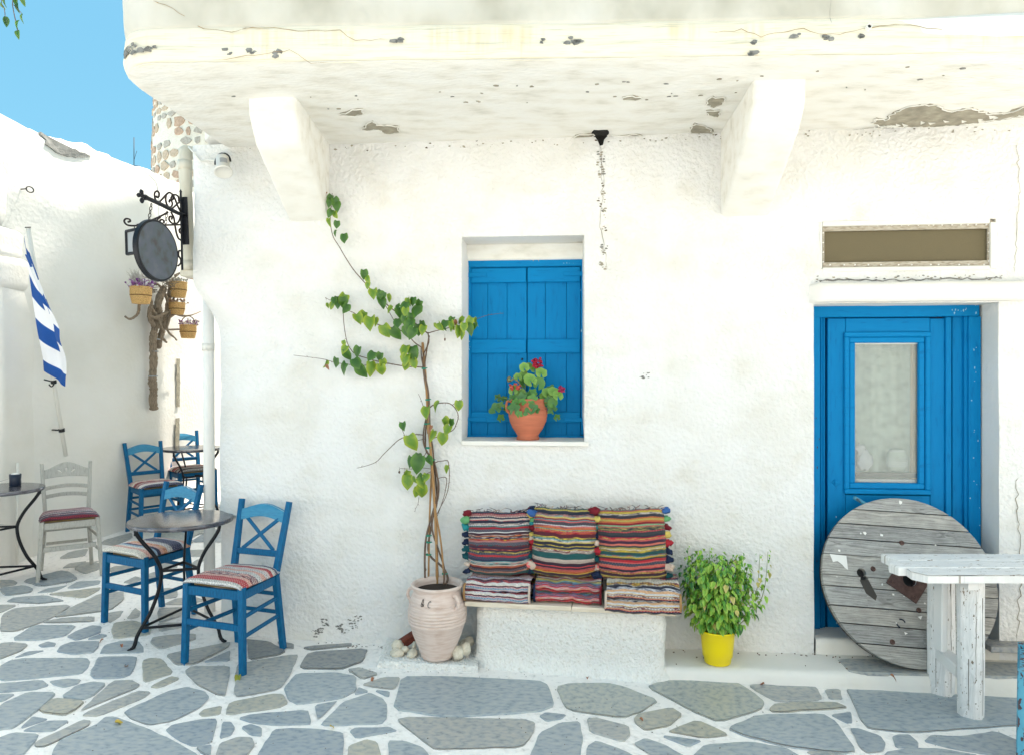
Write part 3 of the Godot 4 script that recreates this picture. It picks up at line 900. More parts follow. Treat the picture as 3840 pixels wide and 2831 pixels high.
func build_house():
	house = thing("white_house", "large whitewashed house with blue shutters and blue door under a deep overhang", "house", Vector3(0, 0, -4.32), -atan(0.09))
	var win := [-0.301, 0.426, 1.212, 2.424]
	var door := [1.729, 2.728, 0.018, 2.009]
	var vent := [Vector3(1.767, 2.204, 0).x, Vector3(2.711, 2.191, 0).x, Vector3(1.767, 2.204, 0).y, Vector3(1.767, 2.474, 0).y]
	var xs := steps(-3.6, win[0], 0.028) + steps(win[0], win[1], 0.028) + steps(win[1], door[0], 0.028) + steps(door[0], vent[0], 0.028) + steps(vent[0], vent[1], 0.028) + steps(vent[1], door[1], 0.028) + steps(door[1], 4.6, 0.05) + [4.6]
	var ys := steps(-0.2, door[2], 0.028) + steps(door[2], win[2], 0.028) + steps(win[2], door[3], 0.028) + steps(door[3], vent[2], 0.028) + steps(vent[2], win[3], 0.028) + steps(win[3], vent[3], 0.028) + steps(vent[3], 3.02, 0.028) + [3.02]
	var s := Shape.new()
	s.smooth()
	for j in ys.size() - 1:
		for i in xs.size() - 1:
			var mx: float = (xs[i] + xs[i + 1]) / 2
			var my: float = (ys[j] + ys[j + 1]) / 2
			var open := false
			for h in [win, door, vent]:
				if mx > h[0] and mx < h[1] and my > h[2] and my < h[3]:
					open = true
			if not open:
				s.quad(wall_at(xs[i], ys[j]), wall_at(xs[i + 1], ys[j]), wall_at(xs[i + 1], ys[j + 1]), wall_at(xs[i], ys[j + 1]))
	put("wall", s, M.plaster, house)
	reveal(win, 0.30, "window_reveal", 0.012)
	reveal(door, 0.30, "door_reveal", 0.0)
	reveal(vent, 0.10, "vent_reveal", 0.0)
	# the mass of the house behind: side, upper storey, roof
	s = Shape.new()
	s.box(Vector3(1.3, 1.4, -4.02), Vector3(6.5, 3.2, 4.6), 0.02)
	put("rear_wall", s, M.plaster_smooth, house)
	s = Shape.new()
	s.box(Vector3(-0.6, 5.75, -1.7), Vector3(2.7, 5.44, 3.3), 0.05)
	put("upper_wall", s, M.plaster_smooth, house)
	s = Shape.new()
	s.box(Vector3(-0.6, 8.52, -1.7), Vector3(2.8, 0.1, 3.4), 0.02)
	put("roof", s, M.plaster_smooth, house)
	s = Shape.new()
	s.box(Vector3(1.30, 8.3, -4.95), Vector3(6.5, 11.0, 3.1), 0.05)
	s.box(Vector3(2.8, 3.2, -1.9), Vector3(4.0, 0.3, 3.3), 0.02)
	put("rear_storey", s, M.plaster_smooth, house)
	build_overhang()
	build_window()
	build_door()
	build_vent()
	build_wear()


# the sides of an opening, from the plaster face back to «deep»
func reveal(h: Array, deep: float, called: String, splay: float):
	var s := Shape.new()
	var n := 8
	var edge := []
	for k in n + 1:
		edge.append([lerpf(h[0], h[1], float(k) / n), h[2], 0, -1])
	for k in range(1, n + 1):
		edge.append([h[1], lerpf(h[2], h[3], float(k) / n), 1, 0])
	for k in range(1, n + 1):
		edge.append([lerpf(h[1], h[0], float(k) / n), h[3], 0, 1])
	for k in range(1, n):
		edge.append([h[0], lerpf(h[3], h[2], float(k) / n), -1, 0])
	var total := edge.size()
	for k in total:
		var a: Array = edge[k]
		var b: Array = edge[(k + 1) % total]
		for d in 3:
			var z0 := -deep * d / 3.0
			var z1 := -deep * (d + 1) / 3.0
			var P := func(e: Array, z: float) -> Vector3:
				var f := wall_at(e[0], e[1])
				var t := z / -deep
				if t <= 0.0:
					return f
				return Vector3(e[0] - (e[2] - absf(e[2]) * 0.0) * splay * t, e[1] - e[3] * splay * t, z) + Vector3(1, 1, 0) * 0.003 * nz(e[0] * 5.0, e[1] * 5.0, z * 6.0)
			s.quad(P.call(a, z0), P.call(b, z0), P.call(b, z1), P.call(a, z1))
	put(called, s, M.plaster_smooth, house)


func front_line(t: float) -> Vector3:   # plan of the overhang's edge, left end to beyond the right of the frame
	var a := Vector3(-1.732, 3, 1.157)
	var b := Vector3(2.341, 3, 0.9)
	var dir := (b - a).normalized()
	var R := 0.22
	# from the wall out along the left end, round the corner, along the front
	var out := a.z - R
	var total := out + R * PI / 2 + 5.6
	var q := t * total
	if q < out:
		return Vector3(a.x - 0.02 + 0.05 * (1.0 - q / out), 0, q)
	q -= out
	if q < R * PI / 2:
		var w := q / R
		return Vector3(a.x - 0.02 + R - R * cos(w), 0, a.z - R + R * sin(w))
	q -= R * PI / 2
	return Vector3(a.x - 0.02 + R, 0, a.z) + dir * q


func build_overhang():
	# soffit
	var s := Shape.new()
	s.grid(150, 26, func(u: float, v: float) -> Vector3:
		var p := front_line(u)
		var q := Vector3(clampf(p.x, -1.95, 5.0) if p.z > 0.05 else p.x, 0, -0.03)
		var w := q.lerp(p, v)
		var y := 3.0 + 0.006 * nz(w.x * 2.0, w.z * 2.0) + 0.003 * nz(w.x * 7.0, w.z * 7.0, 5.0)
		y += 0.012 * pow(maxf(0.0, v - 0.9) * 10.0, 2.0)
		return Vector3(w.x, y, w.z))
	put("soffit", s, M.plaster_old, house)
	# rounded drip band and parapet above it
	var prof := [[-0.012, 3.008], [0.002, 3.022], [0.010, 3.045], [0.012, 3.07], [0.007, 3.085], [0.010, 3.10], [0.011, 3.13], [0.008, 3.152], [0.003, 3.166]]
	var upper := [[0.003, 3.166], [0.007, 3.176], [0.009, 3.2], [0.014, 3.3], [0.024, 3.4], [0.026, 3.5], [0.01, 3.55], [-0.12, 3.56], [-0.14, 3.25]]
	for k in 2:
		var pr: Array = prof if k == 0 else upper
		s = Shape.new()
		var fn := func(u: float, v: float) -> Vector3:
			var p := front_line(u)
			var q := front_line(minf(u + 0.002, 1.0))
			var p0 := front_line(maxf(u - 0.002, 0.0))
			var t := (q - p0).normalized()
			var nrm := Vector3(-t.z, 0, t.x)
			if nrm.z < 0 and absf(t.x) > 0.5:
				nrm = -nrm
			if p.z < 0.8 and p.x < -1.5:
				nrm = Vector3(-absf(nrm.x), 0, absf(nrm.z))
			var f := v * (pr.size() - 1)
			var i := mini(int(f), pr.size() - 2)
			var e: float = lerpf(pr[i][0], pr[i + 1][0], f - i)
			var y: float = lerpf(pr[i][1], pr[i + 1][1], f - i)
			var along := p.x + p.z
			e += 0.007 * nz(along * 1.6, y * 3.0, k * 9.0) + 0.003 * nz(along * 6.0, y * 9.0)
			y += 0.012 * nz(along * 0.8, 3.0) * (1.0 if k == 0 else clampf(1.0 - v * 3.0, 0, 1)) * (0.3 if v < 0.2 and k == 0 else 1.0)
			return p + nrm * e + Vector3(0, y, 0)
		s.grid(220, (pr.size() - 1) * 3, fn)
		put("drip_band" if k == 0 else "parapet", s, M.band if k == 0 else M.parapet, house)
	# the floor of the balcony, out of sight above
	s = Shape.new()
	s.box(Vector3(1.6, 3.13, 0.5), Vector3(6.4, 0.1, 0.9), 0.02)
	put("balcony_slab", s, M.plaster_smooth, house)
	corbel(Vector3(-1.279, 2.986, 0.758).x, Vector3(-1.027, 3, 0.735).x, Vector3(-1.359, 2.559, 0).x, Vector3(-1.114, 2.546, 0).x, [[0.74, 3.004], [0.735, 2.92], [0.63, 2.80], [0.42, 2.71], [0.2, 2.615], [0.0, 2.535]])
	corbel(Vector3(1.22, 3, 0.633).x, Vector3(1.467, 2.991, 0.611).x, Vector3(1.209, 2.506, 0).x, Vector3(1.476, 2.49, 0).x, [[0.74, 3.004], [0.73, 2.9], [0.63, 2.80], [0.4, 2.69], [0.2, 2.60], [0.0, 2.515]])


func corbel(x0: float, x1: float, wall0: float, wall1: float, prof: Array):
	var s := Shape.new()
	var n := prof.size()
	var w := 0.018
	s.smooth()
	var cols := [[x0, -w], [x0 + 0.006, -0.006], [x0 + w, 0.0], [lerpf(x0, x1, 0.35), 0.002], [lerpf(x0, x1, 0.65), 0.001], [x1 - w, 0.0], [x1 - 0.006, -0.006], [x1, -w]]
	var fine := []
	for i in n - 1:
		for k in 5:
			var t := k / 5.0
			fine.append([lerpf(prof[i][0], prof[i + 1][0], t), lerpf(prof[i][1], prof[i + 1][1], t)])
	fine.append(prof[n - 1])
	var P := func(c: int, i: int) -> Vector3:
		var across: float = (cols[c][0] - x0) / (x1 - x0)
		var out: float = fine[i][0] / 0.74
		var p := Vector3(lerpf(lerpf(wall0, x0, out), lerpf(wall1, x1, out), across), fine[i][1] - cols[c][1] * 0.5, fine[i][0] + cols[c][1])
		return p + Vector3(0.3, 0.6, 1) * (0.008 * nz(p.x * 5.0, p.y * 6.0, 3.0) + 0.004 * nz(p.x * 16.0, p.y * 16.0, 8.0))
	for i in fine.size() - 1:
		for c in cols.size() - 1:
			s.quad(P.call(c, i + 1), P.call(c + 1, i + 1), P.call(c + 1, i), P.call(c, i))
	for c in [0, cols.size() - 1]:
		for i in fine.size() - 1:
			var a: Vector3 = P.call(c, i)
			var b: Vector3 = P.call(c, i + 1)
			var at_wall := wall0 if c == 0 else wall1
			var a0 := Vector3(at_wall, a.y, -0.03)
			var b0 := Vector3(at_wall, b.y, -0.03)
			for k in 4:
				var t0 := k / 4.0
				var t1 := (k + 1) / 4.0
				if c == 0:
					s.quad(b0.lerp(b, t0), b0.lerp(b, t1), a0.lerp(a, t1), a0.lerp(a, t0))
				else:
					s.quad(b0.lerp(b, t1), b0.lerp(b, t0), a0.lerp(a, t0), a0.lerp(a, t1))
	put("corbel", s, M.plaster_old, house)


func panel(called: String, a: Vector3, b: Vector3, thick: float, m: Material, parent: Node, bev := 0.003):
	# a flat board between two opposite corners, its face at their depth
	var s := Shape.new()
	s.box(Vector3((a.x + b.x) / 2, (a.y + b.y) / 2, a.z - thick / 2), Vector3(absf(b.x - a.x), absf(b.y - a.y), thick), bev)
	return put(called, s, m, parent)


func build_window():
	# white beam above the shutters, the sill below
	panel("window_lintel", Vector3(-0.346, 2.421, -0.205), Vector3(0.442, 2.316, -0.205), 0.09, M.plaster_old, house, 0.008)
	var s := Shape.new()
	var sill := Vector3(-0.301, 1.21, 0)
	var end := Vector3(0.45, 1.199, 0)
	s.box(Vector3((sill.x + end.x) / 2, 1.203, -0.135), Vector3(end.x - sill.x, 0.026, 0.32), 0.003)
	put("window_sill", s, M.plaster_smooth, house)
	var back := Shape.new()
	back.box(Vector3(0.06, 1.8, -0.34), Vector3(0.84, 1.4, 0.06), 0.0)
	put("window_back", back, M.dark_room, house)
	var frame := Node3D.new()
	frame.name = "window_frame"
	house.add_child(frame)
	panel("frame_rail", Vector3(-0.313, 2.331, -0.215), Vector3(0.436, 2.275, -0.215), 0.06, M.blue_rail, frame)
	panel("frame_rail", Vector3(-0.313, 1.232, -0.215), Vector3(0.436, 1.216, -0.215), 0.06, M.blue_rail, frame)
	panel("frame_post", Vector3(-0.313, 2.285, -0.215), Vector3(-0.277, 1.233, -0.215), 0.06, M.blue_paint, frame)
	panel("frame_post", Vector3(0.407, 2.275, -0.215), Vector3(0.442, 1.238, -0.215), 0.06, M.blue_paint, frame)
	for side in 2:
		var shutter := Node3D.new()
		shutter.name = numbered(house, "shutter")
		house.add_child(shutter, true)
		var seams := [1031.0, 1068.0, 1110.6, 1154.0] if side == 0 else [1155.0, 1194.6, 1240.6, 1271.0]
		for k in 3:
			panel("plank", Vector3(-3.438, 2.328, -0.232) + Vector3(seam(seams[k]) + 0.0007 - Vector3(-3.438, 2.328, -0.232).x, 0, 0.001 * k), Vector3(-3.438, 1.21, -0.232) + Vector3(seam(seams[k + 1]) - 0.0007 - Vector3(-3.438, 1.21, -0.232).x, 0, 0), 0.02, M.blue_paint, shutter, 0.0025)
		var l: float = seam(seams[0]) + 0.002
		var r: float = seam(seams[3]) - 0.003
		for yy in [[Vector3(-3.423, 2.268, -0.215).y, Vector3(-3.423, 2.178, -0.215).y], [Vector3(-3.423, 1.826, -0.215).y, Vector3(-3.423, 1.74, -0.215).y], [Vector3(-3.423, 1.378, -0.215).y, Vector3(-3.423, 1.312, -0.215).y]]:
			panel("rail", Vector3(l, yy[0], -0.212), Vector3(r, yy[1], -0.212), 0.0185, M.blue_rail, shutter, 0.004)
		for yy in [[Vector3(-3.411, 2.241, -0.2).y, Vector3(-3.411, 2.213, -0.2).y], [Vector3(-3.411, 1.343, -0.2).y, Vector3(-3.411, 1.319, -0.2).y]]:
			var a := l - 0.026 if side == 0 else r + 0.026
			var b := l + 0.1 if side == 0 else r - 0.1
			panel("hinge_strap", Vector3(minf(a, b), yy[0], -0.207), Vector3(maxf(a, b), yy[1], -0.207), 0.006, M.blue_rail, shutter, 0.002)
	paint_chips(Vector3(0.405, 2.225, -0.214), Vector3(0.439, 1.775, -0.214), 9, M.peeling_blue, frame)
	paint_chips(Vector3(-0.31, 2.12, -0.214), Vector3(-0.278, 1.294, -0.214), 7, M.peeling_blue, frame)
	paint_chips(Vector3(-0.021, 2.324, -0.214), Vector3(0.149, 2.302, -0.214), 6, M.bare_plaster, frame)
	paint_chips(Vector3(0.276, 2.323, -0.214), Vector3(0.431, 2.281, -0.214), 6, M.peeling_blue, frame)
	for yy in [597.0, 786.0]:
		var k := Shape.new()
		k.lathe([Vector2(0, 0.006), Vector2(0.006, 0.005), Vector2(0.008, 0), Vector2(0.008, -0.02)], 12, Vector3(Vector3(0.043, 2.241, -0.23).x, 1.59 - (yy - 826.0) / 1600.0 * 4.53, -0.231), Basis(Vector3.RIGHT, PI / 2))
		put("shutter_peg", k, M.navy, house)


# specks where the blue paint has come off a flat face at depth z
func paint_chips(a: Vector3, b: Vector3, many: int, m: Material, parent: Node):
	for k in many:
		var c := Vector2(lerpf(a.x, b.x, rng.randf()), lerpf(a.y, b.y, rng.randf()))
		var poly := PackedVector2Array()
		var long := rng.randf_range(0.8, 2.6)
		var r := rng.randf_range(0.0015, 0.0045)
		for i in 6:
			poly.append(c + Vector2(cos(TAU * i / 6), sin(TAU * i / 6) * long) * r * rng.randf_range(0.5, 1.2))
		var s := Shape.new()
		s.slab(poly, func(p: Vector2, h: float) -> Vector3: return Vector3(p.x, p.y, a.z + h), -0.001, 0.0008)
		put("paint_chip", s, m, parent)


func seam(px: float) -> float:   # across the shutters
	return lerpf(Vector3(-0.304, 1.779, -0.23).x, Vector3(0.425, 1.776, -0.23).x, (px - 1022.0) / 256.0)


func build_door():
	var o := -0.175
	var frame := Node3D.new()
	frame.name = "door_frame"
	house.add_child(frame)
	panel("frame_head", Vector3(1.754, 2.034, -0.165), Vector3(2.714, 1.945, -0.165), 0.08, M.blue_rail, frame, 0.004)
	panel("frame_post", Vector3(1.754, 1.951, -0.165), Vector3(1.817, 0.08, -0.165), 0.08, M.blue_paint, frame, 0.004)
	panel("frame_post", Vector3(2.654, 1.944, -0.165), Vector3(2.722, 0.109, -0.165), 0.08, M.blue_paint, frame, 0.004)
	for k in 3:
		panel("frame_moulding", Vector3(1.824, 1.95, -0.18) + Vector3(0.011 * k, 0, -0.006 * k), Vector3(1.832, 0.081, -0.18) + Vector3(0.011 * k, 0, -0.006 * k), 0.05, M.blue_paint, frame, 0.003)
	panel("frame_moulding", Vector3(2.637, 1.945, -0.182), Vector3(2.66, 0.106, -0.182), 0.05, M.blue_paint, frame, 0.003)
	var leaf := Node3D.new()
	leaf.name = "door"
	house.add_child(leaf)
	# the leaf round its glass: stiles, rails, and the fixed strip on the right
	panel("stile", Vector3(1.872, 1.941, -0.205), Vector3(1.974, 0.077, -0.205), 0.045, M.blue_paint, leaf)
	panel("stile", Vector3(2.457, 1.937, -0.205), Vector3(2.539, 0.094, -0.205), 0.045, M.blue_paint, leaf)
	panel("rail", Vector3(1.976, 1.941, -0.206), Vector3(2.456, 1.851, -0.206), 0.045, M.blue_rail, leaf)
	panel("rail", Vector3(1.976, 0.894, -0.206), Vector3(2.456, 0.091, -0.206), 0.045, M.blue_rail, leaf)
	panel("door_strip", Vector3(2.538, 1.943, -0.19), Vector3(2.57, 0.1, -0.19), 0.05, M.blue_paint, leaf)
	panel("side_board", Vector3(2.581, 1.947, -0.204), Vector3(2.646, 0.098, -0.204), 0.04, M.blue_paint, leaf)
	# two steps of moulding round the glass
	var rect := [[Vector3(1.964, 1.858, -0.19), Vector3(2.455, 0.901, -0.19), 0.030, -0.188], [Vector3(1.995, 1.828, -0.19), Vector3(2.424, 0.933, -0.19), 0.034, -0.197]]
	for r in rect:
		var a: Vector3 = r[0]
		var b: Vector3 = r[1]
		var w: float = r[2]
		var z: float = r[3]
		var s := Shape.new()
		s.box(Vector3((a.x + b.x) / 2, a.y - w / 2, z - 0.014), Vector3(b.x - a.x, w, 0.028), 0.005)
		s.box(Vector3((a.x + b.x) / 2, b.y + w / 2, z - 0.014), Vector3(b.x - a.x, w, 0.028), 0.005)
		s.box(Vector3(a.x + w / 2, (a.y + b.y) / 2, z - 0.0145), Vector3(w, a.y - b.y - 2 * w + 0.002, 0.028), 0.005)
		s.box(Vector3(b.x - w / 2, (a.y + b.y) / 2, z - 0.0145), Vector3(w, a.y - b.y - 2 * w + 0.002, 0.028), 0.005)
		put("moulding", s, M.blue_rail, leaf)
	panel("glass_pane", Vector3(2.035, 1.797, -0.222), Vector3(2.413, 0.957, -0.222), 0.004, M.glass, leaf, 0.0)
	panel("putty_line", Vector3(2.403, 1.79, -0.219), Vector3(2.412, 0.963, -0.219), 0.004, M.white_metal, leaf, 0.001)
	panel("putty_line", Vector3(2.034, 1.794, -0.219), Vector3(2.401, 1.786, -0.219), 0.004, M.white_metal, leaf, 0.001)
	# what stands behind the glass
	var s := Shape.new()
	s.grid(40, 8, func(u: float, v: float) -> Vector3:
		var a := Vector3(2.041, 0.903, -0.28)
		var b := Vector3(2.392, 1.839, -0.28)
		return Vector3(lerpf(a.x, b.x, u), lerpf(a.y, b.y, v), -0.285 + 0.010 * sin(u * 19.0 + 1.5 * sin(v * 2.0)) + 0.006 * nz(u * 5.0, v * 3.0)))
	put("curtain", s, M.curtain, leaf)
	panel("inner_frame", Vector3(2.376, 1.838, -0.262), Vector3(2.421, 0.911, -0.262), 0.03, M.tan_wood, leaf, 0.003)
	var v := Shape.new()
	v.lathe([Vector2(0, 0), Vector2(0.03, 0), Vector2(0.044, 0.025), Vector2(0.047, 0.05), Vector2(0.043, 0.085), Vector2(0.028, 0.1), Vector2(0.03, 0.105), Vector2(0.025, 0.1)], 20, Vector3(2.287, 1.034, -0.25), Basis().scaled(Vector3(1.3, 1.25, 0.5)))
	put("ribbed_vase", v, M.curtain, leaf)
	for k in 9:
		var r := Shape.new()
		var y: float = 0.022 + 0.009 * k
		r.lathe([Vector2(0.047 + 0.0005 * k - 0.00025 * k * k, y), Vector2(0.0485 + 0.0005 * k - 0.00025 * k * k, y + 0.002), Vector2(0.047 + 0.0005 * k - 0.00025 * k * k, y + 0.004)], 20, Vector3(2.287, 1.034, -0.25), Basis().scaled(Vector3(1.3, 1.25, 0.5)))
		put("vase_ring", r, M.label, leaf)
	s = Shape.new()
	s.blob(Vector3(2.103, 1.099, -0.255), Vector3(0.045, 0.055, 0.014), bumpy, 0.7, 3.0)
	s.blob(Vector3(2.08, 1.154, -0.257), Vector3(0.03, 0.04, 0.012), bumpy, 0.8, 8.0)
	put("folded_linen", s, M.label, leaf)
	panel("inner_ledge", Vector3(2.024, 1.022, -0.235), Vector3(2.409, 0.994, -0.235), 0.05, M.dark_room, leaf, 0.003)
	panel("inner_ledge", Vector3(2.026, 0.985, -0.24), Vector3(2.411, 0.914, -0.24), 0.04, M.label, leaf, 0.003)
	var back := Shape.new()
	back.box(Vector3(2.23, 1.0, -0.42), Vector3(1.1, 2.1, 0.04), 0.0)
	put("door_back", back, M.dark_room, leaf)
	# lock plate and lever
	s = Shape.new()
	s.box(Vector3(1.92, 0.967, -0.203), Vector3(0.036, 0.036, 0.006), 0.002, Basis(Vector3.BACK, PI / 4))
	s.lathe([Vector2(0.011, 0.0), Vector2(0.011, 0.006), Vector2(0.007, 0.007), Vector2(0, 0.004)], 14, Vector3(1.919, 0.968, -0.201), Basis(Vector3.RIGHT, PI / 2))
	put("lock_plate", s, M.blue_rail, leaf)
	s = Shape.new()
	s.tube(spline([Vector3(2.108, 0.831, -0.205), Vector3(2.071, 0.848, -0.15), Vector3(2.048, 0.861, -0.135), Vector3(1.997, 0.891, -0.13)], 4), 0.011, 8)
	put("door_handle", s, M.peeling, leaf)
	paint_chips(Vector3(2.56, 2.021, -0.164), Vector3(2.709, 1.961, -0.164), 14, M.peeling_blue, frame)
	paint_chips(Vector3(2.659, 1.765, -0.164), Vector3(2.714, 0.599, -0.164), 16, M.peeling_blue, frame)
	paint_chips(Vector3(1.764, 1.39, -0.164), Vector3(1.814, 0.121, -0.164), 10, M.navy, frame)
	paint_chips(Vector3(1.893, 0.844, -0.204), Vector3(1.966, 0.112, -0.204), 8, M.peeling_blue, leaf)
	# white beam over the door, step below it
	var lint := Shape.new()
	lint.grid(60, 10, func(u: float, w: float) -> Vector3:
		var x := lerpf(Vector3(1.694, 2.075, 0).x, 4.4, u)
		var y0 := Vector3(1.672, 2.015, 0.07).y
		var y1 := Vector3(1.672, 2.12, 0.07).y
		var q := w * 3.0
		var p := Vector3(x, lerpf(y0, y1, clampf(q - 1.0, 0, 1)), 0.0)
		p.z = -0.02 + 0.085 * (clampf(q, 0, 1) if q < 2.0 else clampf(3.0 - q, 0, 1))
		var e := clampf(u * 60.0 / 1.5, 0, 1)
		p.z = lerpf(-0.02, p.z, sqrt(e))
		return p + Vector3(0, 0.5, 1) * (0.004 * nz(x * 4.0, p.y * 6.0) + 0.002 * nz(x * 12.0, p.y * 14.0)))
	put("door_lintel", lint, M.plaster_smooth, house)
	s = Shape.new()
	s.grid(24, 10, func(u: float, w: float) -> Vector3:
		var x := lerpf(1.735, 2.725, u)
		var p := Vector3(x, lerpf(-0.03, 0.104, clampf(w * 2.0, 0, 1)), 0.012 - 0.22 * clampf(w * 2.0 - 1.0, 0, 1))
		return p + Vector3(0, 0.5, 1) * 0.004 * nz(x * 5.0, p.y * 5.0, p.z * 5.0))
	put("door_step", s, M.plaster_smooth, house)


func build_vent():
	var vent := Node3D.new()
	vent.name = "vent_window"
	house.add_child(vent)
	panel("vent_screen", Vector3(1.786, 2.459, -0.03), Vector3(2.698, 2.216, -0.03), 0.01, M.mesh_screen, vent, 0.0)
	var o := -0.012
	panel("screen_strip", Vector3(1.781, 2.469, -0.012), Vector3(2.707, 2.423, -0.012), 0.012, M.worn_strip, vent, 0.002)
	panel("screen_strip", Vector3(1.781, 2.245, -0.012), Vector3(2.707, 2.206, -0.012), 0.012, M.worn_strip, vent, 0.002)
	panel("screen_strip", Vector3(1.781, 2.439, -0.013), Vector3(1.792, 2.246, -0.013), 0.012, M.worn_strip, vent, 0.002)
	panel("screen_strip", Vector3(2.676, 2.423, -0.013), Vector3(2.691, 2.233, -0.013), 0.012, M.worn_strip, vent, 0.002)
	panel("vent_frame", Vector3(1.762, 2.474, 0.004), Vector3(1.775, 2.208, 0.004), 0.06, M.white_metal, vent, 0.003)
	panel("vent_frame", Vector3(2.683, 2.456, 0.004), Vector3(2.716, 2.196, 0.004), 0.06, M.white_metal, vent, 0.003)
	panel("vent_frame", Vector3(1.777, 2.479, 0.003), Vector3(2.682, 2.449, 0.003), 0.06, M.white_metal, vent, 0.003)
	panel("vent_frame", Vector3(1.777, 2.214, 0.003), Vector3(2.682, 2.189, 0.003), 0.06, M.white_metal, vent, 0.003)
	var a := Vector3(1.802, 2.455, -0.008)
	var b := Vector3(2.667, 2.444, -0.008)
	var c := Vector3(1.802, 2.231, -0.008)
	var spots := []
	for k in 20:
		spots.append(a.lerp(b, (k + rng.randf_range(-0.3, 0.3)) / 19.0))
	for k in 12:
		spots.append(c + (b - a) * ((k + rng.randf_range(-0.3, 0.3)) / 11.0))
	for k in 4:
		spots.append(Vector3(1.784, 2.413, -0.008) + Vector3(0, -0.055 * k, 0))
		spots.append(Vector3(2.681, 2.397, -0.008) + Vector3(0, -0.052 * k, 0))
	for p in spots:
		var s := Shape.new()
		s.lathe([Vector2(0, 0.003), Vector2(0.0035, 0.002), Vector2(0.0045, -0.004)], 8, p, Basis(Vector3.RIGHT, PI / 2))
		put("nail_head", s, M.paper, vent)


# ---------------------------------------------------------------- cracks and bare patches
func on_wall(p: Vector2, h: float) -> Vector3:
	return wall_at(p.x, p.y, h)


func on_soffit(p: Vector2, h: float) -> Vector3:
	return Vector3(p.x, 2.9985 - h + 0.006 * nz(p.x * 2.0, -p.y * 2.0) + 0.003 * nz(p.x * 7.0, -p.y * 7.0, 5.0), -p.y)


func patch(called: String, pts: Array, fn: Callable, m: Material, lift := 0.0025, amount := 0.012, below := false):
	var poly := PackedVector2Array()
	for p in pts:
		poly.append(Vector2(p.x, -p.z) if below else Vector2(p.x, p.y))
	if Geometry2D.is_polygon_clockwise(poly):
		poly.reverse()
	var s := Shape.new()
	s.slab(ragged(poly, 0.022, amount), fn, -0.002, lift)
	put(called, s, m, house)
	# the broken edge of the paint round it
	var edge := ragged(poly, 0.02, amount * 0.8)
	s = Shape.new()
	var rim := []
	for k in edge.size() + 1:
		rim.append(fn.call(edge[k % edge.size()], lift + 0.001 + 0.002 * nz(k * 0.9, edge[0].x)))
	if m != M.hole:
		s.tube(rim, 0.0034, 5)
		put("paint_edge", s, M.plaster_old, house)


func crack(called: String, pts: Array, fn: Callable, width: float, jag: float, m: Material, lift := 0.003):
	var line := PackedVector2Array()
	for i in pts.size() - 1:
		var a: Vector2 = pts[i]
		var b: Vector2 = pts[i + 1]
		var n := maxi(2, int(a.distance_to(b) / 0.03))
		for k in n:
			line.append(a.lerp(b, float(k) / n) + Vector2(rng.randf_range(-jag, jag), rng.randf_range(-jag, jag)))
	line.append(pts[-1])
	var s := Shape.new()
	for i in line.size() - 1:
		var t := (line[mini(i + 1, line.size() - 1)] - line[i]).orthogonal().normalized()
		var w0 := width * (0.35 + 0.9 * absf(nz(i * 0.7, 3.0, pts[0].x))) * clampf(i / 2.0, 0.15, 1)
		var w1 := width * (0.35 + 0.9 * absf(nz((i + 1) * 0.7, 3.0, pts[0].x))) * clampf((line.size() - 2 - i) / 2.0, 0.1, 1)
		s.quad(fn.call(line[i] - t * w0, lift), fn.call(line[i + 1] - t * w1, lift), fn.call(line[i + 1] + t * w1, lift), fn.call(line[i] + t * w0, lift))
	put(called, s, m, house)


# where the front of the parapet stands above a point of its foot
func on_parapet(p: Vector2, h: float) -> Vector3:
	var a := Vector3(-1.732, 3, 1.157)
	var b := Vector3(2.341, 3, 0.9)
	var z := lerpf(a.z, b.z, (p.x - a.x) / (b.x - a.x))
	var R := 0.22
	if p.x < a.x - 0.02 + R:
		z = a.z - R + sqrt(maxf(0.0, R * R - pow(R - maxf(0.0, p.x - a.x + 0.02), 2.0)))
	var e := 0.017 if p.y < 3.16 else lerpf(0.008, 0.03, clampf((p.y - 3.17) / 0.25, 0, 1))
	return Vector3(p.x, p.y, z + e + 0.007 + h)


func fl(v: Vector3) -> Vector2:
	return Vector2(v.x, v.y)


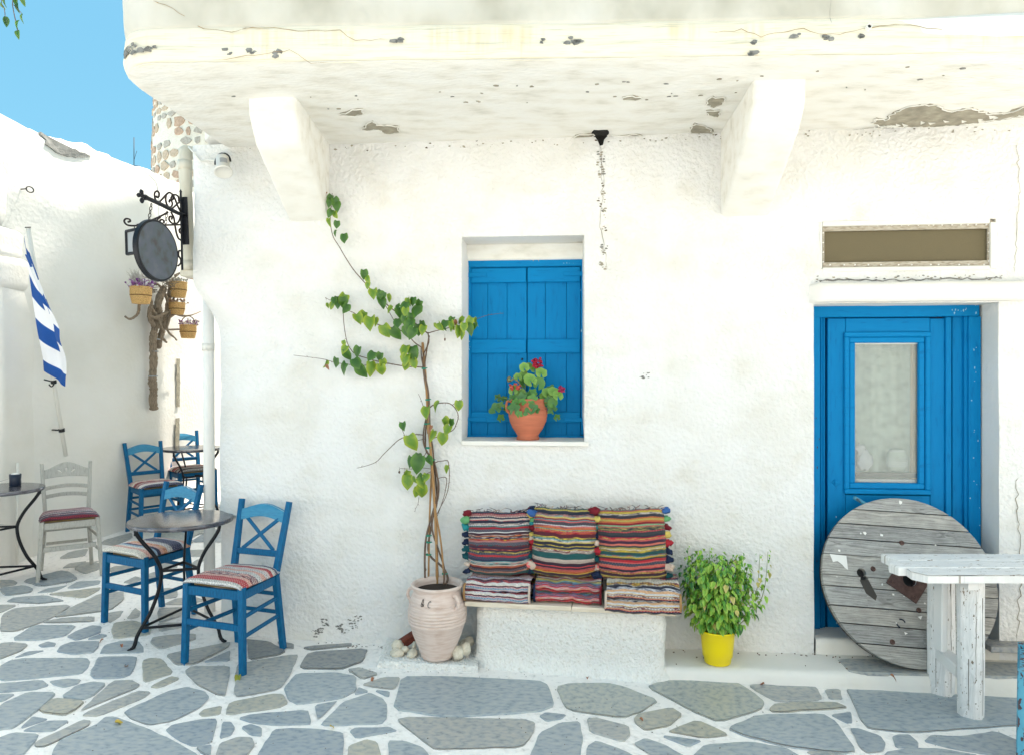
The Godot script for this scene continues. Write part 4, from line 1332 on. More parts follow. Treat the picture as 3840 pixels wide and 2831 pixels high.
func build_wear():
	var sof := on_soffit
	var wal := on_wall
	var par := on_parapet
	# bare patches under the overhang
	patch("bare_patch", [Vector3(-0.887, 3, 0.485), Vector3(-0.81, 3, 0.545), Vector3(-0.73, 3, 0.564), Vector3(-0.758, 3, 0.487), Vector3(-0.81, 3, 0.464)], sof, M.bare_plaster, 0.002, 0.012, true)
	patch("bare_patch", [Vector3(-0.835, 3, 0.256), Vector3(-0.734, 3, 0.38), Vector3(-0.734, 3, 0.307), Vector3(-0.612, 3, 0.274), Vector3(-0.638, 3, 0.169), Vector3(-0.718, 3, 0.152), Vector3(-0.742, 3, 0.233), Vector3(-0.816, 3, 0.232)], sof, M.bare_plaster, 0.002, 0.014, true)
	patch("bare_patch", [Vector3(0.61, 3, 0.593), Vector3(0.661, 3, 0.613), Vector3(0.714, 3, 0.578), Vector3(0.678, 3, 0.545), Vector3(0.617, 3, 0.556)], sof, M.bare_plaster, 0.002, 0.01, true)
	patch("bare_patch", [Vector3(1.043, 3, 0.512), Vector3(1.061, 3, 0.565), Vector3(1.13, 3, 0.535), Vector3(1.133, 3, 0.448), Vector3(1.094, 3, 0.406), Vector3(1.048, 3, 0.455)], sof, M.bare_plaster, 0.002, 0.014, true)
	patch("bare_patch", [Vector3(1.061, 3, 0.37), Vector3(1.131, 3, 0.37), Vector3(1.145, 3, 0.261), Vector3(1.085, 3, 0.301)], sof, M.bare_plaster, 0.002, 0.012, true)
	patch("bare_patch", [Vector3(1.029, 3, 0.066), Vector3(1.033, 3, 0.171), Vector3(1.103, 3, 0.12), Vector3(1.164, 3, 0.022), Vector3(1.174, 3, -0.091), Vector3(1.101, 3, -0.019), Vector3(1.038, 3, 0.002)], sof, M.bare_plaster, 0.002, 0.012, true)
	patch("bare_patch", [Vector3(2.023, 3, 0.081), Vector3(2, 3, 0.17), Vector3(2.064, 3, 0.136), Vector3(2.065, 3, 0.26), Vector3(2.107, 3, 0.334), Vector3(2.222, 3, 0.35), Vector3(2.318, 3, 0.263), Vector3(2.364, 3, 0.239), Vector3(2.447, 3, 0.278), Vector3(2.579, 3, 0.18), Vector3(2.66, 3, 0.179), Vector3(2.7, 3, 0.275), Vector3(2.772, 3, 0.338), Vector3(2.87, 3, 0.174), Vector3(2.776, 3, 0.141), Vector3(2.667, 3, 0.081), Vector3(2.548, 3, 0.034), Vector3(2.393, 3, 0.004), Vector3(2.208, 3, 0.005), Vector3(2.068, 3, 0.048)], sof, M.bare_plaster, 0.002, 0.016, true)
	patch("bare_patch", [Vector3(0.348, 3, -0.008), Vector3(0.396, 3, 0.052), Vector3(0.475, 3, 0.061), Vector3(0.483, 3, -0.037), Vector3(0.415, 3, -0.039)], sof, M.bare_plaster, 0.002, 0.01, true)
	patch("bare_patch", [Vector3(0.56, 3, 0.021), Vector3(0.64, 3, 0.006), Vector3(0.723, 3, 0.031), Vector3(0.761, 3, 0.003), Vector3(0.643, 3, -0.035), Vector3(0.568, 3, -0.036)], sof, M.bare_plaster, 0.002, 0.008, true)
	# curling flakes and the dark gap along the largest patch
	crack("flake_gap", [fz(Vector3(1.942, 3, 0.006)), fz(Vector3(2.074, 3, 0.032)), fz(Vector3(2.237, 3, -0.005)), fz(Vector3(2.422, 3, -0.006)), fz(Vector3(2.573, 3, 0.032)), fz(Vector3(2.78, 3, 0.134)), fz(Vector3(2.87, 3, 0.174))], sof, 0.006, 0.009, M.crack, 0.004)
	crack("flake_gap", [fz(Vector3(1.039, 3, -0.006)), fz(Vector3(1.114, 3, -0.021)), fz(Vector3(1.182, 3, -0.108))], sof, 0.005, 0.004, M.crack, 0.004)
	for k in 22:
		var a := fz(Vector3(2.013, 3, 0.03)).lerp(fz(Vector3(2.85, 3, 0.189)), rng.randf()) + Vector2(0, rng.randf_range(-0.02, 0.03))
		var w := rng.randf_range(0.01, 0.035)
		var s := Shape.new()
		var tri := PackedVector2Array([a, a + Vector2(w, rng.randf_range(-0.012, 0.0)), a + Vector2(w * 0.5, rng.randf_range(0.012, 0.026))])
		var curl := rng.randf_range(0.004, 0.016)
		s.slab(tri, func(p: Vector2, h: float) -> Vector3: return on_soffit(p, h + (curl if p.distance_to(a) > 0.008 else 0.0)), 0.002, 0.004)
		put("paint_flake", s, M.plaster_old, house)
	# scattered chips where soffit and wall meet, and along the front edge of the soffit
	for k in 90:
		var px := rng.randf_range(-1.7, 3.0)
		var s := Shape.new()
		var c := Vector2(px, 2.985 + rng.randf_range(-0.03, 0.01))
		var r := rng.randf_range(0.002, 0.008)
		chip(s, c, r, wal)
		put("plaster_chip", s, M.bare_plaster if k % 4 else M.crack, house)
	for k in 44:
		var s := Shape.new()
		chip(s, Vector2(rng.randf_range(-1.4, 2.4), -rng.randf_range(0.55, 0.84)), rng.randf_range(0.003, 0.011), sof)
		put("plaster_chip", s, M.bare_plaster if k % 3 else M.grey_cement, house)
	for spot in [Vector3(-1.687, 3.067, 1.166), Vector3(-1.666, 3.086, 1.164), Vector3(-1.621, 3.092, 1.16), Vector3(-1.637, 3.065, 1.161), Vector3(-1.588, 3.067, 1.157), Vector3(-1.528, 3.071, 1.152), Vector3(-1.173, 3.052, 1.13), Vector3(-1.076, 3.05, 1.121), Vector3(-0.953, 3.042, 1.11), Vector3(-0.418, 3.089, 1.082), Vector3(0.236, 3.086, 1.043), Vector3(0.358, 3.086, 1.032), Vector3(0.398, 3.09, 1.028), Vector3(1.162, 3.066, 0.99), Vector3(1.154, 3.019, 0.991), Vector3(1.34, 3.095, 0.984), Vector3(1.493, 3.085, 0.97), Vector3(1.621, 3.095, 0.959), Vector3(-1.678, 3.084, 1.165)]:
		var s := Shape.new()
		for k in 3:
			chip(s, fl(spot) + Vector2(rng.randf_range(-0.02, 0.02), rng.randf_range(-0.012, 0.012)), rng.randf_range(0.006, 0.018), par)
		put("plaster_chip", s, M.grey_cement, house)
	# cracks along the parapet
	crack("crack", [fl(Vector3(-1.522, 3.29, 1.161)), fl(Vector3(-1.43, 3.252, 1.153)), fl(Vector3(-1.348, 3.191, 1.145)), fl(Vector3(-1.286, 3.16, 1.14)), fl(Vector3(-1.163, 3.141, 1.129)), fl(Vector3(-1.07, 3.166, 1.12)), fl(Vector3(-0.867, 3.144, 1.122)), fl(Vector3(-0.673, 3.14, 1.105)), fl(Vector3(-0.602, 3.095, 1.098)), fl(Vector3(-0.459, 3.099, 1.086))], par, 0.0022, 0.004, M.rust_crack, 0.003)
	crack("crack", [fl(Vector3(0.963, 3.111, 0.998)), fl(Vector3(1.104, 3.121, 0.985)), fl(Vector3(1.192, 3.09, 0.987)), fl(Vector3(1.373, 3.124, 0.971)), fl(Vector3(1.441, 3.095, 0.975)), fl(Vector3(1.561, 3.099, 0.964)), fl(Vector3(1.641, 3.124, 0.957)), fl(Vector3(1.807, 3.135, 0.952)), fl(Vector3(1.977, 3.111, 0.937)), fl(Vector3(2.171, 3.106, 0.929))], par, 0.002, 0.005, M.rust_crack, 0.003)
	crack("crack", [fl(Vector3(1.495, 3.252, 0.97)), fl(Vector3(1.493, 3.202, 0.97)), fl(Vector3(1.501, 3.142, 0.969))], par, 0.0016, 0.003, M.grey_cement, 0.003)
	crack("crack", [fl(Vector3(-1.245, 3.013, 1.136)), fl(Vector3(-1.06, 3.036, 1.12)), fl(Vector3(-0.896, 3.056, 1.105)), fl(Vector3(-0.806, 2.996, 1.117)), fl(Vector3(-0.724, 3, 1.109))], par, 0.0018, 0.004, M.rust_crack, 0.003)
	# the open drain hole and the crack that runs down from it
	patch("drain_hole", [Vector3(0.471, 3.015, 0), Vector3(0.492, 3.033, 0), Vector3(0.561, 3.028, 0), Vector3(0.567, 3.004, 0), Vector3(0.54, 2.978, 0), Vector3(0.535, 2.946, 0), Vector3(0.516, 2.942, 0), Vector3(0.503, 2.974, 0)], wal, M.hole, 0.004, 0.004)
	patch("drain_hole", [Vector3(0.465, 3, 0.07), Vector3(0.479, 3, 0.115), Vector3(0.557, 3, 0.108), Vector3(0.567, 3, 0.053), Vector3(0.54, 3, -0.001), Vector3(0.482, 3, 0.004)], sof, M.hole, 0.003, 0.004, true)
	crack("crack", [fl(Vector3(0.519, 2.947, 0)), fl(Vector3(0.524, 2.875, 0)), fl(Vector3(0.535, 2.781, 0)), fl(Vector3(0.53, 2.674, 0)), fl(Vector3(0.514, 2.541, 0)), fl(Vector3(0.527, 2.407, 0)), fl(Vector3(0.551, 2.3, 0)), fl(Vector3(0.561, 2.22, 0))], wal, 0.0022, 0.010, M.bare_plaster, 0.0025)
	crack("crack", [fl(Vector3(0.519, 2.947, 0)), fl(Vector3(0.53, 2.834, 0)), fl(Vector3(0.532, 2.727, 0))], wal, 0.0022, 0.009, M.crack, 0.004)
	for k in 34:
		var t := rng.randf()
		var c := fl(Vector3(0.522, 2.915, 0)).lerp(fl(Vector3(0.54, 2.22, 0)), t) + Vector2(rng.randf_range(-0.022, 0.022), 0)
		var s := Shape.new()
		chip(s, c, rng.randf_range(0.003, 0.011), wal)
		chip(s, c + Vector2(rng.randf_range(-0.006, 0.006), 0.014), rng.randf_range(0.003, 0.008), wal)
		put("plaster_chip", s, [M.bare_plaster, M.worn_strip, M.grey_cement, M.bare_plaster, M.crack][k % 5], house)
	# damp blisters low on the wall
	for spot in [Vector3(-1.168, 0.058, 0), Vector3(-1.133, 0.109, 0), Vector3(-1.04, 0.084, 0), Vector3(-0.969, 0.114, 0), Vector3(-0.924, 0.143, 0), Vector3(0.775, 1.606, 0), Vector3(-1.196, 0.04, 0), Vector3(-0.955, 0.092, 0), Vector3(-1.012, 0.068, 0)]:
		var s := Shape.new()
		for k in 12:
			chip(s, fl(spot) + Vector2(rng.randf_range(-0.026, 0.026), rng.randf_range(-0.02, 0.02)), rng.randf_range(0.002, 0.009), wal)
		put("plaster_chip", s, M.grey_cement, house)
	crack("crack", [fl(Vector3(2.826, 2.901, 0)), fl(Vector3(2.831, 2.622, 0)), fl(Vector3(2.817, 2.266, 0)), fl(Vector3(2.812, 2.165, 0))], wal, 0.0025, 0.008, M.bare_plaster)
	crack("crack", [fl(Vector3(2.821, 1.046, 0)), fl(Vector3(2.826, 0.843, 0)), fl(Vector3(2.836, 0.487, 0)), fl(Vector3(2.821, 0.131, 0))], wal, 0.004, 0.012, M.bare_plaster)
	crack("crack", [Vector2(1.74, Vector3(2.024, 2.141, 0).y), Vector2(2.2, Vector3(2.024, 2.138, 0).y), Vector2(2.74, Vector3(2.024, 2.144, 0).y)], wal, 0.007, 0.006, M.grey_cement)
	for k in 46:
		var s := Shape.new()
		chip(s, Vector2(lerpf(1.72, 2.75, rng.randf()), Vector3(2.024, 2.141, 0).y + rng.randf_range(-0.008, 0.024)), rng.randf_range(0.002, 0.007), wal)
		put("plaster_chip", s, M.grey_cement if k % 2 else M.bare_plaster, house)
	# short drain pipe through the parapet
	var p := Shape.new()
	p.lathe([Vector2(0.0085, -0.03), Vector2(0.0085, 0.012), Vector2(0.0115, 0.012), Vector2(0.0115, -0.03)], 18, Vector3(1.657, 3.123, 0.965) + Vector3(0, 0, 0.012), Basis(Vector3.RIGHT, PI / 2))
	put("drain_pipe", p, M.plaster_smooth, house)
	p = Shape.new()
	p.lathe([Vector2(0, 0), Vector2(0.0088, 0)], 18, Vector3(1.657, 3.123, 0.965) + Vector3(0, 0, 0.016), Basis(Vector3.RIGHT, PI / 2))
	put("drain_mouth", p, M.black, house)


func fz(v: Vector3) -> Vector2:
	return Vector2(v.x, -v.z)


func chip(s: Shape, c: Vector2, r: float, fn: Callable):
	var poly := PackedVector2Array()
	var n := 7
	for i in n:
		poly.append(c + Vector2(cos(TAU * i / n) * 1.5, sin(TAU * i / n) * 0.8) * r * rng.randf_range(0.4, 1.1))
	s.slab(poly, fn, -0.001, 0.0025)


# ---------------------------------------------------------------- other buildings
const LEFT_PLAN := [Vector2(-4.95, -4.2), Vector2(-4.07, -6.2), Vector2(-3.72, -7.0), Vector2(-3.5, -9.2), Vector2(-3.6, -13.0)]


func left_plan(d: float) -> Vector2:   # metres along the wall's foot
	for i in LEFT_PLAN.size() - 1:
		var l: float = LEFT_PLAN[i].distance_to(LEFT_PLAN[i + 1])
		if d <= l or i == LEFT_PLAN.size() - 2:
			return LEFT_PLAN[i].lerp(LEFT_PLAN[i + 1], d / l)
		d -= l
	return LEFT_PLAN[-1]


func left_at(d: float, y: float, o := 0.0) -> Vector3:
	var a := left_plan(maxf(d - 0.35, 0.0))
	var b := left_plan(d + 0.35)
	var p := (a + b) / 2 if d > 0.35 else left_plan(d)
	var t := (b - a).normalized()
	var n := Vector2(-t.y, t.x)
	o += 0.012 * nz(d * 0.9, y * 0.9, 30.0) + 0.004 * nz(d * 3.0, y * 3.0, 33.0)
	return Vector3(p.x + n.x * o, y, p.y + n.y * o)


func left_top(d: float) -> float:
	return 3.80 + 0.06 * nz(d * 0.7, 5.0) + 0.035 * nz(d * 2.3, 8.0) - 0.05 * smoothstep(4.0, 6.0, d)


func build_left_wall():
	var wall := thing("courtyard_wall", "tall white courtyard wall with lumpy rounded top behind the flag", "wall")
	var s := Shape.new()
	# up the near face, over the rounded cap and down the back
	s.grid(130, 70, func(u: float, v: float) -> Vector3:
		var d := u * 9.0
		var top := left_top(d)
		var face := 0.82
		if v < face:
			var y := lerpf(-0.25, top - 0.16, v / face)
			var lean := 0.10 * smoothstep(top - 0.75, top - 0.1, y)
			return left_at(d, y, -lean)
		var w := (v - face) / (1.0 - face)
		var e := clampf(w / 0.45, 0, 1)
		var a := e * PI
		var p := left_at(d, top - 0.16 + 0.16 * sin(a) * (1.0 + 0.25 * nz(d * 4.0, a)), -0.10 - 0.22 * (1.0 - cos(a)))
		if w > 0.45:
			p.y = lerpf(top - 0.16, -0.2, (w - 0.45) / 0.55)
		return p)
	put("wall_face", s, M.plaster_smooth, wall)
	# bare grey places below the cap
	for r in [[0.9, 1.9, 0.10, 0.035], [2.30, 2.72, 0.12, 0.055]]:
		s = Shape.new()
		var poly := PackedVector2Array()
		for k in 14:
			var a := TAU * k / 14
			var k2 := 1.0 + 0.9 * nz(k * 1.3, r[0] * 7.0)
			poly.append(Vector2(lerpf(r[0], r[1], 0.5) + cos(a) * (r[1] - r[0]) / 2 * k2, -r[2] + sin(a) * r[3] * k2 - 0.10 * cos(a) * (r[1] - r[0])))
		s.slab(ragged(poly, 0.04, 0.012), func(p: Vector2, h: float) -> Vector3: return left_at(p.x, left_top(p.x) + p.y, -0.10 * smoothstep(-0.75, -0.1, p.y) - 0.05 * smoothstep(-0.16, 0.0, p.y) + h), -0.02, 0.012)
		put("bare_patch", s, M.grey_cement, wall)
	# a strip of bare stone far down the alley
	for seg in [[Vector3(-3.632, 1.792, -7.88), Vector3(-3.625, 1.272, -7.951)], [Vector3(-3.634, 1.153, -7.862), Vector3(-3.626, 0.801, -7.942)]]:
		s = Shape.new()
		var a: Vector3 = seg[0]
		var b: Vector3 = seg[1]
		s.grid(3, 14, func(u: float, v: float) -> Vector3:
			var p := a.lerp(b, u)
			return Vector3(p.x + 0.014 + 0.01 * nz(v * 9.0, u * 5.0), lerpf(b.y, a.y, v), p.z + 0.01 + 0.03 * nz(v * 7.0, 2.0) * absf(u - 0.5)))
		put("bare_strip", s, M.bare_plaster, wall)
	s = Shape.new()
	s.tube(spline([Vector3(-3.652, 3.633, -7.2), Vector3(-3.636, 3.605, -7.36), Vector3(-3.61, 3.542, -7.42), Vector3(-3.611, 3.39, -7.46), Vector3(-3.606, 3.203, -7.46)], 5), 0.006, 6)
	put("cable", s, M.white_metal, wall)
	var ring := thing("wall_ring", "small iron ring hook high on the courtyard wall", "hook")
	s = Shape.new()
	var pts := []
	var c := Vector3(-4.047, 3.164, -6.129)
	for k in 13:
		pts.append(c + Vector3(0.012, 0, -0.03) * cos(TAU * k / 12) + Vector3(0, 0.024, 0) * sin(TAU * k / 12))
	s.tube(pts, 0.005, 6)
	s.tube([c + Vector3(-0.01, 0, 0.026), c + Vector3(-0.11, 0.0, 0.0)], 0.005, 6)
	put("ring", s, M.brown_iron, ring)
	var aerial := thing("aerial", "thin wire aerial standing on top of the courtyard wall", "aerial")
	s = Shape.new()
	var foot := Vector3(-3.957, 3.758, -7.642)
	s.tube([foot + Vector3(0, -0.25, 0), foot + Vector3(0, 0.34, 0)], 0.004, 5)
	s.tube([foot + Vector3(-0.05, 0.05, 0), foot + Vector3(0.06, 0.04, 0)], 0.003, 5)
	s.tube([foot + Vector3(0.0, 0.1, 0), foot + Vector3(0.03, 0.2, 0)], 0.002, 5)
	put("mast", s, M.brown_iron, aerial)
	# white staircase flank at the left edge: an upper wall and stepped undersides
	var stair := thing("stair_wall", "white stepped flank of an outside stair at the left edge", "wall")
	var blocks := [[72, 668, 1300, 6.0, 0.03], [61, 585, 667, 6.0, 0.035], [52, 515, 584, 6.0, 0.035], [12, 255, 514, 6.0, 0.03]]
	var tops := [Vector3(-4.067, 2.312, -6.206), Vector3(-4.084, 2.569, -6.168), Vector3(-4.101, 2.808, -6.13), Vector3(-4.152, 3.736, -6.014)]
	var lows := [Vector3(-4.067, -0.365, -6.206), Vector3(-4.084, 2.299, -6.168), Vector3(-4.101, 2.555, -6.13), Vector3(-4.16, 2.774, -5.994)]
	for k in 4:
		s = Shape.new()
		var a: Vector3 = tops[k]
		var b: Vector3 = lows[k]
		s.grid(12, 20, func(u: float, v: float) -> Vector3:
			# face towards the court, then round the corner to the far side
			var y: float = lerpf(b.y, a.y, v)
			var inset := 0.03 * pow(absf(v * 2.0 - 1.0), 6.0)
			var right := lerpf(b.x, a.x, v) - inset
			var q := u * 12.0
			var p := Vector3(0, y, -5.8 - inset)
			if q < 6.0:
				p.x = lerpf(-5.6, right - 0.07, q / 6.0)
			elif q < 10.0:
				var w := (q - 6.0) / 4.0 * PI / 2
				p.x = right - 0.07 + 0.07 * sin(w)
				p.z = -5.87 - inset + 0.07 * cos(w)
			else:
				p.x = right
				p.z = -5.87 - (q - 10.0) * 0.3
			return p + Vector3(0.008, 0.02, 0.008) * nz(p.x * 2.0, y * 2.0, p.z * 2.0 + k))
		put("stair_flank", s, M.plaster_smooth, stair)
		s = Shape.new()
		s.box(Vector3((-5.6 + a.x) / 2 - 0.04, (a.y + b.y) / 2, -6.15), Vector3(a.x + 5.6 - 0.12, a.y - b.y - 0.03, 0.6), 0.02)
		put("stair_block", s, M.plaster_smooth, stair)


func build_tower():
	var tower := thing("stone_tower", "round rubble stone tower rising behind the courtyard wall", "tower", Vector3(-5.27, 0, -14.5))
	var s := Shape.new()
	s.lathe([Vector2(1.82, -0.2), Vector2(1.74, 4.0), Vector2(1.60, 9.0), Vector2(0, 9.3)], 48)
	put("tower_core", s, M.mortar, tower)
	var y := 4.9
	var row := 0
	while y < 8.6:
		var h := rng.randf_range(0.10, 0.20)
		var r := 1.74 - (y - 4.0) * 0.028
		var a := PI * 1.05 + rng.randf() * 0.1
		while a < PI * 1.8:
			var w := rng.randf_range(0.12, 0.30) / r
			if rng.randf() < 0.86:
				var poly := PackedVector2Array()
				var n := rng.randi_range(6, 8)
				for k in n:
					var t := TAU * k / n
					poly.append(Vector2(a + w / 2 + cos(t) * w * rng.randf_range(0.30, 0.56), y + h / 2 + sin(t) * h * rng.randf_range(0.30, 0.60)))
				s = Shape.new()
				s.slab(poly, func(p: Vector2, o: float) -> Vector3: return Vector3(cos(p.x) * (r + o), p.y, -sin(p.x) * (r + o)), -0.02, rng.randf_range(0.006, 0.02))
				put("stone", s, M["tower_stone%d" % (rng.randi() % 3)], tower)
			a += w + 0.02 / r
		y += h + 0.022
		row += 1


func build_opposite_house():
	# the other side of the little square, behind the viewer: seen only in the door's glass and as the light it throws back
	var h := thing("opposite_house", "low white house with blue shutters across the square behind the viewer", "house", Vector3(0, 0, 2.0), PI)
	var s := Shape.new()
	s.box(Vector3(-1.0, 2.6, -1.8), Vector3(17, 5.6, 3.6), 0.04)
	put("wall", s, M.plaster_smooth, h)
	for x in [-3.0, 1.6, 5.2]:
		s = Shape.new()
		s.box(Vector3(x, 1.75, 0.02), Vector3(0.8, 1.2, 0.06), 0.01)
		put("shutter", s, M.blue_paint, h)
	s = Shape.new()
	s.box(Vector3(-0.6, 1.05, 0.02), Vector3(0.95, 2.1, 0.06), 0.01)
	put("door", s, M.blue_paint, h)


# ---------------------------------------------------------------- bench
func build_bench():
	var bench := thing("masonry_bench", "white plastered masonry bench built against the house wall with pale plank top", "bench")
	# plan corners: left and right foot at the wall and in front
	var base := [Vector2(-0.20, -4.30), Vector2(-0.20, -4.09), Vector2(0.84, -3.925), Vector2(0.84, -4.21)]
	var path := []
	var corner := 0.10
	for k in 8:
		path.append(base[0].lerp(base[1], k / 8.0 * 0.72))
	var d0: Vector2 = (base[2] - base[1]).normalized()
	for k in 9:
		var a := k / 8.0
		var p0: Vector2 = base[0].lerp(base[1], 0.72)
		var p1: Vector2 = base[1]
		var p2: Vector2 = base[1] + d0 * corner
		path.append(p0.lerp(p1, a).lerp(p1.lerp(p2, a), a))
	for k in range(1, 40):
		path.append((base[1] + d0 * corner).lerp(base[2] - d0 * corner, k / 40.0))
	for k in 9:
		var a := k / 8.0
		var p0: Vector2 = base[2] - d0 * corner
		var p1: Vector2 = base[2]
		var p2: Vector2 = base[2].lerp(base[3], 0.35)
		path.append(p0.lerp(p1, a).lerp(p1.lerp(p2, a), a))
	for k in range(1, 8):
		path.append(base[2].lerp(base[3], 0.35 + 0.65 * k / 7.0))
	var n: int = path.size() - 1
	var s := Shape.new()
	s.grid(n, 22, func(u: float, v: float) -> Vector3:
		var i := int(round(u * n))
		var p: Vector2 = path[i]
		var t: Vector2 = (path[mini(i + 1, n)] - path[maxi(i - 1, 0)]).normalized()
		var out := Vector2(-t.y, t.x)
		var y := lerpf(-0.10, 0.326, v)
		var flare := 0.055 * pow(1.0 - clampf((y + 0.07) / 0.14, 0, 1), 2.0) - 0.012 * smoothstep(0.26, 0.326, y)
		flare += 0.012 * nz(p.x * 4.0, y * 4.0, p.y * 4.0) + 0.007 * nz(p.x * 14.0, y * 14.0, 5.0) + 0.004 * nz(p.x * 40.0, y * 40.0, 6.0)
		return Vector3(p.x + out.x * flare, y, p.y + out.y * flare))
	put("bench_base", s, M.plaster_coarse, bench)
	# the top: two planks, end to end
	var a := Vector3(-0.262, 0.338, -4.045)
	var b := Vector3(0.868, 0.338, -3.868)
	var dir := (b - a).normalized()
	var seam_at := 0.592
	for k in 2:
		s = Shape.new()
		var p := a if k == 0 else a + dir * (seam_at + 0.002)
		var q := a + dir * (seam_at - 0.002) if k == 0 else b
		var back := Vector3(-dir.z, 0, dir.x) * -1.0
		back = Vector3(dir.z, 0, -dir.x)
		var depth := 0.335
		var mid := (p + q) / 2 + back * depth / 2
		s.box(mid, Vector3(p.distance_to(q), 0.026, depth), 0.002, Basis(dir, Vector3.UP, -back))
		put("plank", s, M.plank, bench)
	# low ledge under the clay pot, and the step by the door
	var ledge := thing("pot_ledge", "low white plastered ledge with an exposed brick under the clay pot", "ledge")
	s = Shape.new()
	var L0 := [Vector3(-0.753, -0.03, -4.025), Vector3(-0.186, -0.03, -4), Vector3(-0.208, -0.03, -4.477), Vector3(-0.768, -0.03, -4.477)]
	s.grid(60, 14, func(u: float, v: float) -> Vector3:
		var q := v * 3.0
		var front := Vector3(lerpf(L0[0].x, L0[1].x, u), 0, lerpf(L0[0].z, L0[1].z, u))
		var rear := Vector3(lerpf(L0[3].x, L0[2].x, u), 0, -4.40)
		var rise := clampf(q, 0, 1)
		var p := front.lerp(rear, clampf((q - 1.0) / 2.0, 0, 1))
		p.y = -0.04 + lerpf(0.066, 0.048, clampf(u * 1.4 - 0.4, 0, 1)) * sqrt(rise) + 0.006 * nz(p.x * 9.0, p.z * 9.0, 2.0)
		var e := clampf(u * 45.0, 0, 1)
		p.y = lerpf(-0.05, p.y, sqrt(e))
		p.z += 0.012 * nz(p.x * 5.0, 4.0) * (1.0 - clampf(q - 1.0, 0, 1))
		return p)
	put("ledge_top", s, M.plaster_coarse, ledge)
	s = Shape.new()
	s.box(Vector3(-0.69, 0.008, -4.083) + Vector3(0.01, 0.0, -0.008), Vector3(0.118, 0.03, 0.085), 0.006, Basis(Vector3.UP, 0.06))
	put("brick", s, M.brick, ledge)
	var step := thing("front_step", "long low white step along the house foot from bench to table", "step")
	s = Shape.new()
	var f0 := Vector3(0.788, 0.018, -3.949)
	var f1 := Vector3(2.669, 0.018, -3.811)
	s.grid(110, 14, func(u: float, v: float) -> Vector3:
		var x := lerpf(f0.x - 0.02, 3.9, u)
		var z := lerpf(f0.z, f1.z, (x - f0.x) / (f1.x - f0.x))
		var q := v * 3.0
		var rear := -4.32 + 0.09 * x - 0.05
		var p := Vector3(x, 0, lerpf(z, rear, clampf((q - 1.0) / 2.0, 0, 1)))
		p.y = lerpf(-0.15, 0.018, clampf(q, 0, 1))
		if q > 0.7 and q < 1.2:
			p.z -= 0.004
		p.z += (0.012 * nz(x * 3.0, p.y * 5.0) + 0.004 * nz(x * 12.0, p.y * 12.0)) * (1.0 - clampf(q - 1.0, 0, 1)) + 0.02 * pow(1.0 - clampf(q * 1.3, 0, 1), 2.0)
		p.y += 0.004 * nz(x * 4.0, p.z * 6.0, 9.0) - 0.006 * (1.0 - smoothstep(1.0, 1.3, q)) * smoothstep(0.8, 1.0, q)
		return p)
	put("step_body", s, M.plaster_smooth, step)
	for poly in [[Vector3(1.814, 0.022, -4.079), Vector3(2.448, 0.022, -4.04), Vector3(2.32, 0.022, -3.848), Vector3(1.803, 0.022, -3.89)], [Vector3(2.468, 0.022, -4.04), Vector3(2.925, 0.022, -4.001), Vector3(2.882, 0.022, -3.813), Vector3(2.344, 0.022, -3.848)]]:
		s = Shape.new()
		var pl := PackedVector2Array()
		for p in poly:
			pl.append(Vector2(p.x, -p.z))
		s.slab(rounded(pl, 1, 0.1), func(p: Vector2, h: float) -> Vector3: return Vector3(p.x, 0.016 + h, -p.y), -0.01, 0.009, 0.003)
		put("paving_stone", s, M.stone2, step)
	var slab_thing := thing("grey_sill_slab", "grey stone slab set on the step right of the spool", "slab")
	s = Shape.new()
	s.box(Vector3(2.804, 0.109, -3.99) + Vector3(0.12, 0, -0.02), Vector3(0.62, 0.032, 0.12), 0.004, Basis(Vector3.UP, -0.09))
	put("slab", s, M.grey_slab, slab_thing)


# cushions --------------------------------------------------------
# a woven pillow lying in its own x-y plane, its stripes along x
func pillow(w: float, h: float, t: float, m: Material, seed_: float, ribs := 22.0, sag := 0.02) -> Array:
	var faces := []
	for side in [1.0, -1.0]:
		var s := Shape.new()
		s.grid(26, 60, func(u: float, v: float) -> Vector3:
			if side < 0:
				u = 1.0 - u
			var x := u * 2.0 - 1.0
			var y := v * 2.0 - 1.0
			var puff := pow(maxf(0.0, 1.0 - pow(absf(x), 3.2)), 0.6) * pow(maxf(0.0, 1.0 - pow(absf(y), 3.2)), 0.6)
			var rib := 0.003 * absf(sin(v * PI * ribs + nz(u * 2.0, v * 9.0, seed_)))
			var px := x * w / 2 * (1.0 - 0.05 * pow(absf(y), 4.0)) + 0.006 * nz(v * 6.0, seed_)
			var py := y * h / 2 * (1.0 - 0.045 * pow(absf(x), 4.0)) + 0.010 * nz(u * 2.5, v * 2.0, seed_ + 5.0) - sag * (1.0 - x * x) * 0.4
			return Vector3(px, py, side * (puff * t / 2 + (rib + 0.008 * nz(u * 3.0, v * 3.0, seed_ + 9.0)) * minf(1.0, puff * 2.0))))
		faces.append(s)
	return faces


# a rag rug folded into a pad: a rounded oblong section run along x
func folded_rug(w: float, d: float, t: float, seed_: float) -> Shape:
	var s := Shape.new()
	s.grid(24, 72, func(u: float, v: float) -> Vector3:
		var a := v * TAU
		var c := cos(a)
		var q := sin(a)
		var z := signf(c) * pow(absf(c), 0.58) * d / 2
		var y := signf(q) * pow(absf(q), 0.72) * t / 2 * 1.2
		var e := 1.0 - 0.10 * pow(absf(u * 2.0 - 1.0), 8.0)
		var rib := 1.0 + 0.03 * sin(v * PI * 52.0)
		var x := (u - 0.5) * w + 0.008 * nz(v * 8.0, seed_)
		return Vector3(x, y * e * rib + 0.018 * nz(u * 3.5, z * 7.0, seed_ + 4.0), z * lerpf(1.0, rib, 0.3) + 0.010 * nz(u * 3.0, y * 9.0, seed_ + 8.0)))
	return s


